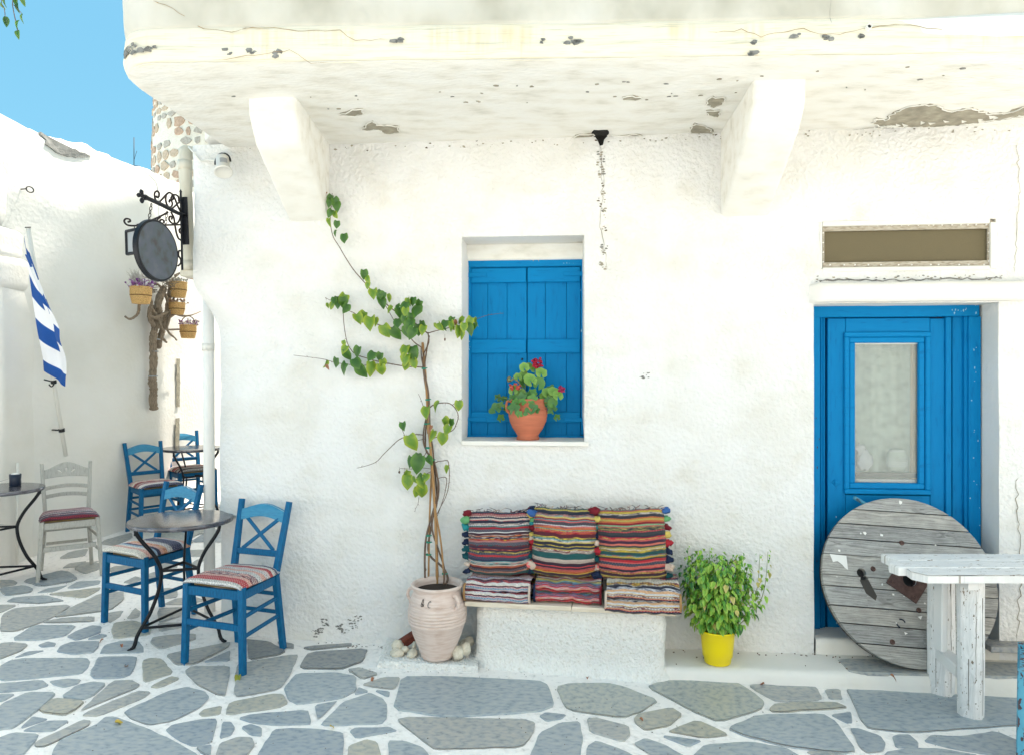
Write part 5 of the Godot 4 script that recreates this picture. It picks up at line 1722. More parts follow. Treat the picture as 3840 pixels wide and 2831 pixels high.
func tuft(size: float, seed_: float) -> Shape:
	var s := Shape.new()
	s.blob(Vector3.ZERO, Vector3(size * 1.1, size * 0.75, size * 0.75), bumpy, 0.9, seed_, 8, 6)
	s.blob(Vector3(size * 0.7, -size * 0.1, size * 0.2), Vector3(size * 0.7, size * 0.6, size * 0.5), bumpy, 0.9, seed_ + 3.0, 7, 5)
	return s


func build_cushions():
	var looks := ["with turquoise and lime bands and dark blue tassels", "with pink top and yellow and teal bands", "with mint, orange and coral bands and blue corner tassel"]
	var spots := [[Vector3(-0.072, 0.654, -4.17), 0.362, 0.352, 0.02], [Vector3(0.296, 0.664, -4.14), 0.372, 0.380, -0.03], [Vector3(0.67, 0.662, -4.1), 0.384, 0.388, 0.03]]
	for k in 3:
		var c: Vector3 = spots[k][0]
		var cushion := thing("back_cushion", "%s standing rag cushion %s" % [["leftmost", "middle", "rightmost"][k], looks[k]], "cushion", c, -0.1, "rag cushions leaning on the wall")
		cushion.rotation = Vector3(-0.17, -0.1, spots[k][3])
		var w: float = spots[k][1]
		var h: float = spots[k][2]
		var f := pillow(w, h, 0.20, M["rag_back%d" % k], k * 10.0)
		put("cushion_front", f[0], M["rag_back%d" % k], cushion)
		put("cushion_back", f[1], M["rag_back%d" % k], cushion)
		var colours := [0, 2, 3, 1, 1, 4, 4, 8, 1, 9]
		for side in [-1.0, 1.0]:
			for i in 9:
				var t := put("tassel", tuft(rng.randf_range(0.018, 0.029), rng.randf() * 50.0), M["tassel%d" % ((colours[i] if side < 0 else [6, 2, 0, 7, 9, 1, 1, 8, 4][i]) if k != 1 else [1, 7, 3, 1, 8, 9, 4, 5, 1][i])], cushion)
				t.position = Vector3(side * (w / 2 + rng.randf_range(-0.004, 0.012)), h * (0.46 - 0.92 * i / 8.0), rng.randf_range(-0.015, 0.03))
				t.rotation = Vector3(rng.randf() * 6.0, 0 if side > 0 else PI, rng.randf_range(-0.7, 0.7))
		for i in 26:   # loose threads on the upper edge
			var s := Shape.new()
			var x := rng.randf_range(-0.47, 0.47) * w
			var p := Vector3(x, h / 2 - 0.012, rng.randf_range(-0.01, 0.02))
			s.tube(spline([p, p + Vector3(rng.randf_range(-0.02, 0.02), rng.randf_range(0.008, 0.02), 0.01), p + Vector3(rng.randf_range(-0.04, 0.04), rng.randf_range(-0.004, 0.03), 0.025)], 3), 0.0016, 4)
			put("loose_thread", s, M[["crack", "tassel8", "tassel0", "tassel1"][i % 4]], cushion)
	var rugs := [[Vector3(-0.063, 0.431, -4.12), 0.372, 0.29, "with a bright yellow band"], [Vector3(0.324, 0.427, -4.1), 0.372, 0.29, "in dark grey, red and blue"], [Vector3(0.717, 0.399, -4.02), 0.40, 0.33, "with white, navy and pink bands, overhanging the bench edge"]]
	for k in 3:
		var c: Vector3 = rugs[k][0]
		var rug := thing("folded_rug", "%s folded rag rug %s" % [["leftmost", "middle", "rightmost"][k], rugs[k][3]], "rug", Vector3(c.x, 0.352, c.z - (0.035 if k < 2 else 0.0)), -0.155, "folded rag rugs on the bench")
		var hs := [0.056, 0.060] if k < 2 else [0.072, 0.056]
		var lower := put("lower_fold", folded_rug(rugs[k][1], rugs[k][2], hs[0], k * 7.0), M["rag_fold%d" % k], rug)
		lower.position.y = hs[0] / 2
		var upper := put("upper_fold", folded_rug(rugs[k][1] * 0.97, rugs[k][2] * 0.96, hs[1], k * 7.0 + 3.0), M["rag_fold%d" % k], rug)
		upper.position = Vector3(0.004, hs[0] + hs[1] / 2 - 0.006, -0.008)
		if k == 2:
			for o in [lower, upper]:
				o.rotation.x = 0.10
				o.position.y -= 0.004
		for side in [-1.0, 1.0]:
			var s := Shape.new()
			var pts := []
			for i in 15:
				var a := -PI / 2 + PI * i / 14.0
				pts.append(Vector3(side * rugs[k][1] * 0.487, 0.05 + 0.044 * sin(a), rugs[k][2] * 0.43 + 0.03 * cos(a)))
			s.tube(pts, 0.007, 6)
			put("edge_binding", s, M[["tassel8", "tassel0", "bamboo"][k] if side > 0 else ["bamboo", "tassel1", "tassel8"][k]], rug)


# ---------------------------------------------------------------- chairs and iron tables
func seat_pad(w: float, d: float, t: float, seed_: float) -> Shape:
	var s := Shape.new()
	for side in [1.0, -1.0]:
		s.grid(20, 60, func(u: float, v: float) -> Vector3:
			if side < 0:
				u = 1.0 - u
			var x := u * 2.0 - 1.0
			var z := v * 2.0 - 1.0
			var puff := pow(maxf(0.0, 1.0 - pow(absf(x), 5.0)), 0.5) * pow(maxf(0.0, 1.0 - pow(absf(z), 5.0)), 0.5)
			var rib := 0.0035 * absf(sin(v * PI * 15.0 + nz(u * 1.5, v * 5.0, seed_)))
			var wide := w * lerpf(0.88, 1.0, v) * (1.0 - 0.05 * pow(absf(z), 4.0))
			var y: float = side * puff * t / 2 + (rib if side > 0 else 0.0) * minf(1.0, puff * 3.0)
			y -= 0.014 * pow(absf(x), 6.0)
			return Vector3(x * wide / 2 + 0.006 * nz(v * 7.0, seed_ + x), y + 0.005 * nz(u * 3.0, v * 3.0, seed_), z * d / 2 + 0.008 * nz(u * 3.0, seed_ + 2.0 + z)) if side > 0 else Vector3(x * wide / 2 + 0.006 * nz(v * 7.0, seed_ + x), y * 0.6 - 0.008 * pow(absf(x), 6.0) + 0.005 * nz(u * 3.0, v * 3.0, seed_) * 0.0, z * d / 2 + 0.008 * nz(u * 3.0, seed_ + 2.0 + z)))
	return s


# a taverna chair facing +z, its foot centre at the origin
func make_chair(called: String, label: String, category_group: String, wood: Material, top_wood: Material, white := false) -> Node3D:
	var c := thing(called, label, "chair", Vector3.ZERO, 0.0, category_group)
	var fx := 0.183
	var rx := 0.148
	var zf := 0.165
	var zr := -0.165
	var splay := 0.012 if not white else 0.028
	var sq := 0.036 if not white else 0.03
	for s in [-1.0, 1.0]:
		var p := Shape.new()
		p.beam(Vector3(s * (fx + splay), 0, zf + splay * 0.6), Vector3(s * fx, 0.462, zf), sq * 0.92, sq * 0.92, Vector3.BACK, 0.004, sq, sq)
		put("leg", p, wood, c)
		p = Shape.new()
		p.beam(Vector3(s * (rx + splay), 0, zr - 0.055), Vector3(s * rx, 0.44, zr), sq * 0.92, sq * 0.92, Vector3.BACK, 0.004, sq, sq)
		p.beam(Vector3(s * rx, 0.438, zr), Vector3(s * (rx + 0.022), 0.852, zr - 0.10), sq, sq, Vector3.BACK, 0.004, sq * 0.86, sq * 0.8)
		put("leg", p, wood, c)
	var q := Shape.new()
	q.beam(Vector3(-fx + 0.015, 0.418, zf), Vector3(fx - 0.015, 0.418, zf), 0.022, 0.052, Vector3.UP)
	put("apron", q, wood, c)
	q = Shape.new()
	q.beam(Vector3(-rx + 0.015, 0.418, zr), Vector3(rx - 0.015, 0.418, zr), 0.022, 0.052, Vector3.UP)
	put("apron", q, wood, c)
	for s in [-1.0, 1.0]:
		q = Shape.new()
		q.beam(Vector3(s * rx, 0.418, zr + 0.016), Vector3(s * fx, 0.418, zf - 0.016), 0.022, 0.05, Vector3.UP)
		put("apron", q, wood, c)
		for y in [0.305, 0.20]:
			q = Shape.new()
			var k: float = 1.0 - y / 0.46
			q.beam(Vector3(s * (rx + splay * k), y + 0.004, zr - 0.055 * k + 0.012), Vector3(s * (fx + splay * k), y - 0.004, zf + splay * 0.6 * k - 0.012), 0.016, 0.022, Vector3.UP, 0.004)
			put("stretcher", q, wood, c)
	q = Shape.new()
	q.beam(Vector3(-fx + 0.01, 0.245, zf + 0.006), Vector3(fx - 0.01, 0.245, zf + 0.006), 0.02, 0.036, Vector3.UP, 0.004)
	put("stretcher", q, top_wood if white else wood, c)
	for y in [0.33, 0.22]:
		q = Shape.new()
		q.beam(Vector3(-rx + 0.006, y, zr - 0.055 * (1.0 - y / 0.44)), Vector3(rx - 0.006, y, zr - 0.055 * (1.0 - y / 0.44)), 0.016, 0.022, Vector3.UP, 0.004)
		put("stretcher", q, wood, c)
	q = Shape.new()
	var poly := PackedVector2Array([Vector2(-rx + 0.01, zr + 0.02), Vector2(rx - 0.01, zr + 0.02), Vector2(fx - 0.02, zf - 0.03), Vector2(-fx + 0.02, zf - 0.03)])
	q.slab(poly, func(p: Vector2, h: float) -> Vector3: return Vector3(p.x, 0.437 + h, p.y), 0.0, 0.014)
	put("seat", q, M.rush, c)
	# the back leans: height y stands at this z
	var lean := func(y: float) -> float: return zr - 0.10 * (y - 0.44) / 0.412
	if white:
		var rail := CSGPolygon3D.new()
		rail.name = "top_rail"
		var pts := PackedVector2Array()
		for k in 17:
			var t := k / 16.0
			pts.append(Vector2(lerpf(-rx - 0.008, rx + 0.008, t), 0.80 + 0.058 * pow(sin(t * PI), 1.6)))
		for k in 9:
			var t := k / 8.0
			pts.append(Vector2(lerpf(rx + 0.006, -rx - 0.006, t), 0.732 + 0.014 * sin(t * PI)))
		rail.polygon = pts
		rail.depth = 0.018
		rail.material = top_wood
		for k in [-1, 0, 1]:
			var cut := CSGPolygon3D.new()
			cut.name = "drop_cut"
			var drop := PackedVector2Array()
			for i in 12:
				var a := TAU * i / 12
				var rr := 0.0065 + 0.0035 * sin(a)
				drop.append(Vector2(cos(a) * rr, sin(a) * 0.021).rotated(-0.85 * k) + Vector2(0.046 * k, 0.797 - 0.009 * absf(k)))
			cut.polygon = drop
			cut.depth = 0.08
			cut.position.z = 0.03
			cut.operation = CSGShape3D.OPERATION_SUBTRACTION
			rail.add_child(cut, true)
		rail.rotation.x = -0.24
		rail.position = Vector3(0, 0.0, 0)
		rail.position = Vector3(0, 0.80 - 0.80 * cos(0.24), lean.call(0.80) + 0.80 * sin(0.24) + 0.004)
		c.add_child(rail, true)
		for y in [0.655, 0.59]:
			q = Shape.new()
			var arc := []
			for k in 9:
				var t := k / 8.0
				arc.append(Vector3(lerpf(-rx - 0.006, rx + 0.006, t), y + 0.016 * sin(t * PI), lean.call(y) - 0.012 * sin(t * PI)))
			for k in 8:
				q.beam(arc[k], arc[k + 1] + (arc[k + 1] - arc[k]) * 0.02, 0.012, 0.03, Vector3.UP, 0.003)
			put("back_slat", q, top_wood, c)
	else:
		q = Shape.new()
		var pts := PackedVector2Array()
		for k in 17:
			var t := k / 16.0
			pts.append(Vector2(lerpf(-rx - 0.012, rx + 0.012, t), 0.795 + 0.036 * pow(sin(t * PI), 1.3)))
		for k in 17:
			var t := k / 16.0
			pts.append(Vector2(lerpf(rx + 0.010, -rx - 0.010, t), 0.738 + 0.022 * pow(sin(t * PI), 1.5) - 0.006 * pow(absf(t * 2.0 - 1.0), 3.0)))
		q.slab(pts, func(p: Vector2, h: float) -> Vector3: return Vector3(p.x, p.y, lean.call(p.y) + h - 0.008 * (1.0 - pow(p.x / 0.16, 2.0))), -0.011, 0.012, 0.003)
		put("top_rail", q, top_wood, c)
		q = Shape.new()
		q.beam(Vector3(-rx, 0.558, lean.call(0.558)), Vector3(rx, 0.558, lean.call(0.558)), 0.02, 0.036, Vector3.UP, 0.004)
		put("back_rail", q, wood, c)
		for s in [-1.0, 1.0]:
			q = Shape.new()
			q.beam(Vector3(s * -0.108, 0.574, lean.call(0.574) + 0.002 * s), Vector3(s * 0.118, 0.752, lean.call(0.752) + 0.002 * s), 0.012, 0.022, Vector3.BACK.cross(Vector3(s, 1, 0)).normalized(), 0.003)
			put("cross_slat", q, wood, c)
	return c


func make_table(label: String) -> Node3D:
	var t := thing("bistro_table", label, "table", Vector3.ZERO, 0.0, "round iron bistro tables")
	var s := Shape.new()
	s.lathe([Vector2(0, 0.706), Vector2(0.282, 0.706), Vector2(0.290, 0.700), Vector2(0.295, 0.703), Vector2(0.296, 0.72), Vector2(0.293, 0.7255), Vector2(0.286, 0.7265), Vector2(0.15, 0.7275), Vector2(0, 0.728)], 64)
	put("table_top", s, M.tabletop, t)
	var prof := [Vector2(0.262, 0.705), Vector2(0.256, 0.67), Vector2(0.225, 0.62), Vector2(0.165, 0.54), Vector2(0.125, 0.46), Vector2(0.118, 0.40), Vector2(0.135, 0.31), Vector2(0.178, 0.20), Vector2(0.222, 0.13), Vector2(0.252, 0.08), Vector2(0.262, 0.045), Vector2(0.272, 0.02), Vector2(0.292, 0.006)]
	for k in 3:
		var a := deg_to_rad(133.0 - 120.0 * k)
		var dir := Vector3(cos(a), 0, sin(a))
		var pts := []
		for p in prof:
			pts.append(dir * p.x + Vector3.UP * p.y)
		var path := spline(pts, 4)
		s = Shape.new()
		var r := []
		for i in path.size():
			r.append(0.0115 if i < path.size() - 9 else 0.0095 + 0.004 * absf(sin(i * 1.4)))
		s.tube(path, r, 8, 0.62, dir.cross(Vector3.UP))
		# little forged foot and the twist below the top
		s.blob(dir * 0.292 + Vector3.UP * 0.008, Vector3(0.018, 0.008, 0.013), bumpy, 0.3, k * 3.0, 8, 6, Basis(Vector3.UP, -a))
		s.beam(dir * 0.258 + Vector3.UP * 0.69, dir * 0.262 + Vector3.UP * 0.66, 0.02, 0.007, dir.rotated(Vector3.UP, 0.7), 0.002)
		put("leg", s, M.iron, t)
		var b := deg_to_rad(133.0 - 120.0 * (k + 1))
		var dir2 := Vector3(cos(b), 0, sin(b))
		for lv in [[0.43, 0.119], [0.118, 0.228]]:
			s = Shape.new()
			s.beam(dir * lv[1] + Vector3.UP * (lv[0] + 0.002 * k), dir2 * lv[1] + Vector3.UP * (lv[0] + 0.002 * k), 0.007, 0.016, Vector3.UP, 0.002)
			put("brace", s, M.iron, t)
	return t


func stand(o: Node3D, at: Vector3):
	o.position = at


func facing(fx: float, fz: float) -> float:
	return atan2(fx, fz)


func build_furniture():
	build_cushions()
	var t := make_table("round dark iron bistro table between the two nearest blue chairs")
	stand(t, on_ground(-2.0, -4.416))
	var t2 := copy_of(t, "round dark iron bistro table at the left edge carrying a dark cup", on_ground(-3.775, -5.36), 0.9)
	var t3 := copy_of(t, "round dark iron bistro table farthest back in the alley by the downpipe", on_ground(-3.33, -7.58), 0.5)
	var grp := "blue taverna chairs"
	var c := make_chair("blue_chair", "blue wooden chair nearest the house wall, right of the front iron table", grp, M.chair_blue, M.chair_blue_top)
	c.position = on_ground(-1.565, -4.125)
	c.rotation.y = facing(-0.33, 0.945)
	var spots := [
		["blue wooden chair tucked behind the left of the front iron table", Vector2(-2.355, -4.735), Vector2(-0.45, 0.893)],
		["blue wooden chair beside the courtyard wall, left of the far table", Vector2(-3.43, -7.0), Vector2(0.75, 0.66)],
		["blue wooden chair farthest back in the alley, behind the far table", Vector2(-3.42, -7.78), Vector2(0.72, 0.69)],
	]
	var chairs := [c]
	for sp in spots:
		chairs.append(copy_of(c, sp[0], on_ground(sp[1].x, sp[1].y), facing(sp[2].x, sp[2].y)))
	var w := make_chair("white_chair", "white wooden chair with arched cut-out back in front of the courtyard wall", "", M.chair_white, M.chair_white, true)
	w.position = on_ground(-3.485, -5.74)
	w.rotation.y = facing(0.57, 0.82)
	chairs.append(w)
	var old := make_chair("peeling_chair", "old chair with peeling turquoise and red paint cut off by the right edge", "", M.peeling, M.peeling)
	old.position = on_ground(2.352, -3.075)
	old.rotation.y = facing(-0.82, -0.57)
	var pads := ["cream and coral striped rag pad on the blue chair nearest the house", "cream, red and navy striped rag pad on the chair tucked behind the front table", "striped rag seat pad on the blue chair beside the courtyard wall", "pale striped rag seat pad on the blue chair farthest back", "mauve and maroon striped rag seat pad on the white chair"]
	var looks := ["rag_seat0", "rag_seat1", "rag_seat4", "rag_seat3", "rag_seat2"]
	for k in 5:
		var o: Node3D = chairs[k]
		var p := put("seat_pad", seat_pad(0.415, 0.375, 0.050, k * 6.0), M[looks[k]])
		tag(p, pads[k], "seat pad", "rag seat pads on the chairs")
		p.position = o.position + Vector3(0, 0.472, 0) + o.basis.orthonormalized() * Vector3(0, 0, 0.008)
		p.rotation.y = o.rotation.y
	# cup and the spiky plant at the left edge
	var cup := thing("cup", "dark blue cup standing on the left iron table", "cup", on_ground(-3.775, -5.36) + Vector3(0.06, 0.7285, -0.10))
	var s := Shape.new()
	s.lathe([Vector2(0, 0), Vector2(0.036, 0), Vector2(0.039, 0.006), Vector2(0.037, 0.045), Vector2(0.040, 0.088), Vector2(0.037, 0.088), Vector2(0.034, 0.012), Vector2(0, 0.01)], 28)
	put("cup_body", s, M.navy, cup)
	s = Shape.new()
	s.blob(Vector3(0, 0.088, 0), Vector3(0.03, 0.008, 0.026), bumpy, 0.6, 4.0)
	put("crumpled_napkin", s, M.paper, cup)
	var yucca := thing("spiky_plant", "dark spiky leaved plant under the left table edge", "plant", on_ground(-4.25, -5.55))
	s = Shape.new()
	s.lathe([Vector2(0, 0), Vector2(0.12, 0), Vector2(0.16, 0.26), Vector2(0.165, 0.28), Vector2(0.14, 0.27), Vector2(0, 0.25)], 24)
	put("planter", s, M.terracotta, yucca)
	for k in 26:
		var a := TAU * k / 26.0 + rng.randf() * 0.2
		var up := rng.randf_range(-0.15, 0.75)
		var dir := Vector3(cos(a), up, sin(a)).normalized()
		var base := Vector3(0, 0.40 + 0.009 * k, 0)
		var len := rng.randf_range(0.40, 0.50)
		s = Shape.new()
		var side := dir.cross(Vector3.UP).normalized() * 0.012
		var tip := base + dir * len + Vector3(0, -0.02, 0)
		var mid := base + dir * len * 0.45
		s.tri(base - side, mid - side * 1.3, mid + side * 1.3)
		s.tri(base - side, mid + side * 1.3, base + side)
		s.tri(mid - side * 1.3, tip, mid + side * 1.3)
		put("leaf", s, M.palm, yucca)
	s = Shape.new()
	s.lathe([Vector2(0.03, 0.25), Vector2(0.025, 0.64), Vector2(0, 0.65)], 10)
	put("trunk", s, M.driftwood, yucca)
	var conduit := thing("conduit", "thin white conduit running up the stair wall at the left", "pipe")
	s = Shape.new()
	s.tube([Vector3(-4.036, 0.897, -5.96), Vector3(-4.04, 0.066, -5.96)], 0.011, 8)
	put("tube", s, M.white_metal, conduit)


# ---------------------------------------------------------------- leaves
# a heart or oval blade: stalk end at the origin, tip towards -y, face towards +z
func blade(len: float, wide: float, heart: float, fold: float, curl: float, inner: Color, edge: Color, seed_: float) -> ArrayMesh:
	var ts := [0.0, 0.07, 0.22, 0.42, 0.62, 0.82, 1.0]
	var ws := [0.10 + 0.22 * heart, 0.30 + 0.12 * heart, 0.48, 0.5, 0.40, 0.22, 0.0]
	var s := Shape.new()
	s.smooth()
	var P := func(i: int, k: int) -> Vector3:
		var x: float = ws[i] * wide * (k - 2) / 2.0
		var lobe := 0.09 * heart * absf(k - 2) / 2.0 * clampf(1.0 - ts[i] * 5.0, 0, 1)
		var t: float = ts[i]
		return Vector3(x, -t * len + lobe * len, fold * absf(x) - curl * t * t * len + 0.12 * len * nz(t * 2.0, k * 0.6, seed_) * absf(k - 2) / 2.0)
	var C := func(i: int, k: int) -> Color:
		var e: float = maxf(absf(k - 2) / 2.0, smoothstep(0.6, 1.0, ts[i]))
		return inner.lerp(edge, clampf(e * e + 0.5 * nz(i * 0.9, k * 1.7, seed_ + 3.0), 0, 1))
	for i in ts.size() - 1:
		for k in 4:
			var q := [[i, k], [i, k + 1], [i + 1, k + 1], [i + 1, k]]
			if i == ts.size() - 2:
				q = [[i, k], [i, k + 1], [i + 1, 2]]
			for f in [[0, 2, 1], [0, 3, 2]]:
				if f[1] >= q.size() or f[2] >= q.size():
					continue
				for h in [f[0], f[2], f[1]]:
					s.tint = C.call(q[h][0], q[h][1])
					s.vert(P.call(q[h][0], q[h][1]))
	return s.done()


# a round scalloped or lobed blade about its stalk
func round_blade(r: float, lobes: float, depth: float, inner: Color, edge: Color, seed_: float) -> ArrayMesh:
	var s := Shape.new()
	s.smooth()
	var n := 20
	var P := func(k: int, f: float) -> Vector3:
		var a := -PI / 2 + 0.25 + (TAU - 0.5) * k / n
		var rr := r * f * (1.0 - depth * (0.5 + 0.5 * cos(lobes * a))) * (1.0 + 0.08 * nz(k * 0.6, seed_))
		return Vector3(-cos(a + PI) * rr, -sin(a + PI) * rr, 0.25 * rr * f * (1.0 + 0.6 * nz(k * 0.8, seed_, 4.0)) - 0.12 * r * f * f)
	for k in n:
		for f in [[0.0, 0.55], [0.55, 1.0]]:
			var q := [[k, f[0]], [k + 1, f[0]], [k + 1, f[1]], [k, f[1]]]
			for h in ([0, 2, 3] if f[0] == 0.0 else [0, 1, 2, 0, 2, 3]):
				s.tint = inner.lerp(edge, clampf(q[h][1] + 0.5 * nz(q[h][0] * 0.5, q[h][1], seed_ + 7.0), 0, 1))
				s.vert(P.call(q[h][0], q[h][1]))
	return s.done()


func set_leaf(called: String, mesh: Mesh, at: Vector3, rot: Vector3, scale: float, m: Material, parent: Node) -> MeshInstance3D:
	var l := put(called, mesh, m, parent)
	l.position = at
	l.rotation = rot
	l.scale = Vector3.ONE * scale
	return l


# ---------------------------------------------------------------- climbing plant in the clay pot
func build_vine():
	# the pot
	var pot := thing("clay_pot", "tall pale pink clay pot with incised rings and two small handles by the bench", "pot", Vector3(Vector3(-0.419, 0.042, -4.1).x, 0.028, -4.10))
	var prof := [Vector2(0, 0), Vector2(0.085, 0), Vector2(0.092, 0.012), Vector2(0.112, 0.07), Vector2(0.137, 0.13), Vector2(0.155, 0.19)]
	for k in 6:
		var y := 0.196 + k * 0.017
		var r := 0.158 + 0.005 * sin(PI * k / 5.0)
		prof += [Vector2(r + 0.002, y), Vector2(r + 0.0035, y + 0.006), Vector2(r + 0.002, y + 0.012), Vector2(r - 0.003, y + 0.0145)]
	prof += [Vector2(0.158, 0.305), Vector2(0.148, 0.335), Vector2(0.137, 0.36), Vector2(0.133, 0.375), Vector2(0.136, 0.388), Vector2(0.146, 0.395), Vector2(0.149, 0.405), Vector2(0.143, 0.412), Vector2(0.130, 0.408), Vector2(0.125, 0.39), Vector2(0.125, 0.36)]
	var s := Shape.new()
	s.lathe(prof, 56)
	put("pot_body", s, M.pale_clay, pot)
	s = Shape.new()
	s.lathe([Vector2(0.127, 0.372), Vector2(0.06, 0.378), Vector2(0, 0.376)], 24)
	put("soil", s, M.soil, pot)
	s = Shape.new()
	var wave := []
	for k in 121:
		var a := TAU * k / 120.0
		wave.append(Vector3(cos(a) * 0.1565, 0.315 + 0.004 * sin(a * 30.0), -sin(a) * 0.1565))
	s.tube(wave, 0.0022, 5)
	put("wave_line", s, M.pale_clay, pot)
	for d in [Vector3(0.70, 0, 0.71), Vector3(-0.95, 0, -0.31)]:
		s = Shape.new()
		s.tube(spline([d * 0.134 + Vector3.UP * 0.362, d * 0.166 + Vector3.UP * 0.366, d * 0.184 + Vector3.UP * 0.34, d * 0.176 + Vector3.UP * 0.31, d * 0.152 + Vector3.UP * 0.295], 4), 0.0095, 8)
		put("handle", s, M.pale_clay, pot)
	# two scratched letters on the shoulder
	s = Shape.new()
	var on_pot := func(x: float, y: float) -> Vector3:
		var a := -PI / 2 + x
		var r := lerpf(0.151, 0.14, clampf((y - 0.322) / 0.035, 0, 1)) + 0.0025
		return Vector3(cos(a) * r, y, -sin(a) * r)
	for stroke in [[[-0.58, 0.318], [-0.55, 0.336], [-0.545, 0.352], [-0.575, 0.356], [-0.60, 0.34], [-0.615, 0.325], [-0.57, 0.318], [-0.50, 0.334]], [[-0.60, 0.334], [-0.54, 0.33], [-0.50, 0.322]], [[-0.235, 0.345], [-0.27, 0.35], [-0.33, 0.342], [-0.345, 0.328], [-0.31, 0.318], [-0.25, 0.32]]]:
		var pts := []
		for p in stroke:
			pts.append(on_pot.call(p[0] + 0.1, p[1]))
		s.tube(spline(pts, 4), 0.0017, 5)
	put("lettering", s, M.ink, pot)

	var vine := thing("climbing_plant", "sparse thorny climbing plant tied to bamboo canes, spread over the white wall", "plant")
	# canes
	for c in [[Vector3(-0.432, 0.383, -4.228), Vector3(-0.448, 0.799, -4.26), Vector3(-0.49, 1.316, -4.294), 0.0085], [Vector3(-0.486, 0.39, -4.243), Vector3(-0.483, 0.779, -4.283), Vector3(-0.471, 1.109, -4.312), 0.0055], [Vector3(-0.39, 0.426, -4.194), Vector3(-0.41, 0.626, -4.226), Vector3(-0.447, 0.814, -4.26), 0.0052], [Vector3(-0.494, 1.26, -4.304), Vector3(-0.505, 1.511, -4.315), Vector3(-0.529, 1.796, -4.317), 0.007]]:
		s = Shape.new()
		var path := spline([c[0], c[1], c[2]], 9)
		var r := []
		for i in path.size():
			r.append(c[3] * (1.16 if i % 5 == 2 else 1.0))
		s.tube(path, r, 8)
		put("cane", s, M.bamboo, vine)
	# main stems
	for st in [
		[[Vector3(-0.5, 0.408, -4.204), Vector3(-0.507, 0.562, -4.245), Vector3(-0.499, 0.67, -4.264), Vector3(-0.477, 0.753, -4.263), Vector3(-0.456, 0.827, -4.271), Vector3(-0.434, 0.886, -4.279), Vector3(-0.431, 0.975, -4.289), Vector3(-0.451, 1.042, -4.3), Vector3(-0.469, 1.111, -4.292), Vector3(-0.5, 1.157, -4.295), Vector3(-0.522, 1.209, -4.307), Vector3(-0.52, 1.292, -4.317), Vector3(-0.502, 1.383, -4.315), Vector3(-0.505, 1.49, -4.315), Vector3(-0.521, 1.605, -4.317), Vector3(-0.525, 1.71, -4.307), Vector3(-0.491, 1.793, -4.304), Vector3(-0.496, 1.856, -4.304)], 0.0062],
		[[Vector3(-0.38, 0.407, -4.183), Vector3(-0.369, 0.434, -4.193), Vector3(-0.382, 0.475, -4.204), Vector3(-0.414, 0.506, -4.227), Vector3(-0.477, 0.55, -4.263), Vector3(-0.489, 0.617, -4.264), Vector3(-0.471, 0.721, -4.272), Vector3(-0.462, 0.782, -4.271), Vector3(-0.441, 0.856, -4.279), Vector3(-0.447, 0.958, -4.3), Vector3(-0.459, 1.065, -4.301), Vector3(-0.482, 1.125, -4.303), Vector3(-0.51, 1.17, -4.316), Vector3(-0.509, 1.285, -4.306), Vector3(-0.491, 1.399, -4.304), Vector3(-0.493, 1.505, -4.304), Vector3(-0.515, 1.626, -4.306), Vector3(-0.509, 1.71, -4.306), Vector3(-0.487, 1.835, -4.294)], 0.0068],
		[[Vector3(-0.39, 0.409, -4.174), Vector3(-0.391, 0.497, -4.205), Vector3(-0.43, 0.601, -4.238), Vector3(-0.466, 0.708, -4.262), Vector3(-0.454, 0.829, -4.26), Vector3(-0.434, 0.933, -4.269), Vector3(-0.438, 1.022, -4.279), Vector3(-0.458, 1.104, -4.291), Vector3(-0.466, 1.171, -4.302), Vector3(-0.482, 1.285, -4.303), Vector3(-0.486, 1.422, -4.303), Vector3(-0.491, 1.48, -4.304), Vector3(-0.515, 1.605, -4.306), Vector3(-0.534, 1.71, -4.308), Vector3(-0.536, 1.767, -4.308)], 0.0055],
	]:
		s = Shape.new()
		var path := spline(st[0], 4)
		s.tube(path, taper(path.size(), st[1], st[1] * 0.62), 7)
		put("stem", s, M.stem, vine)
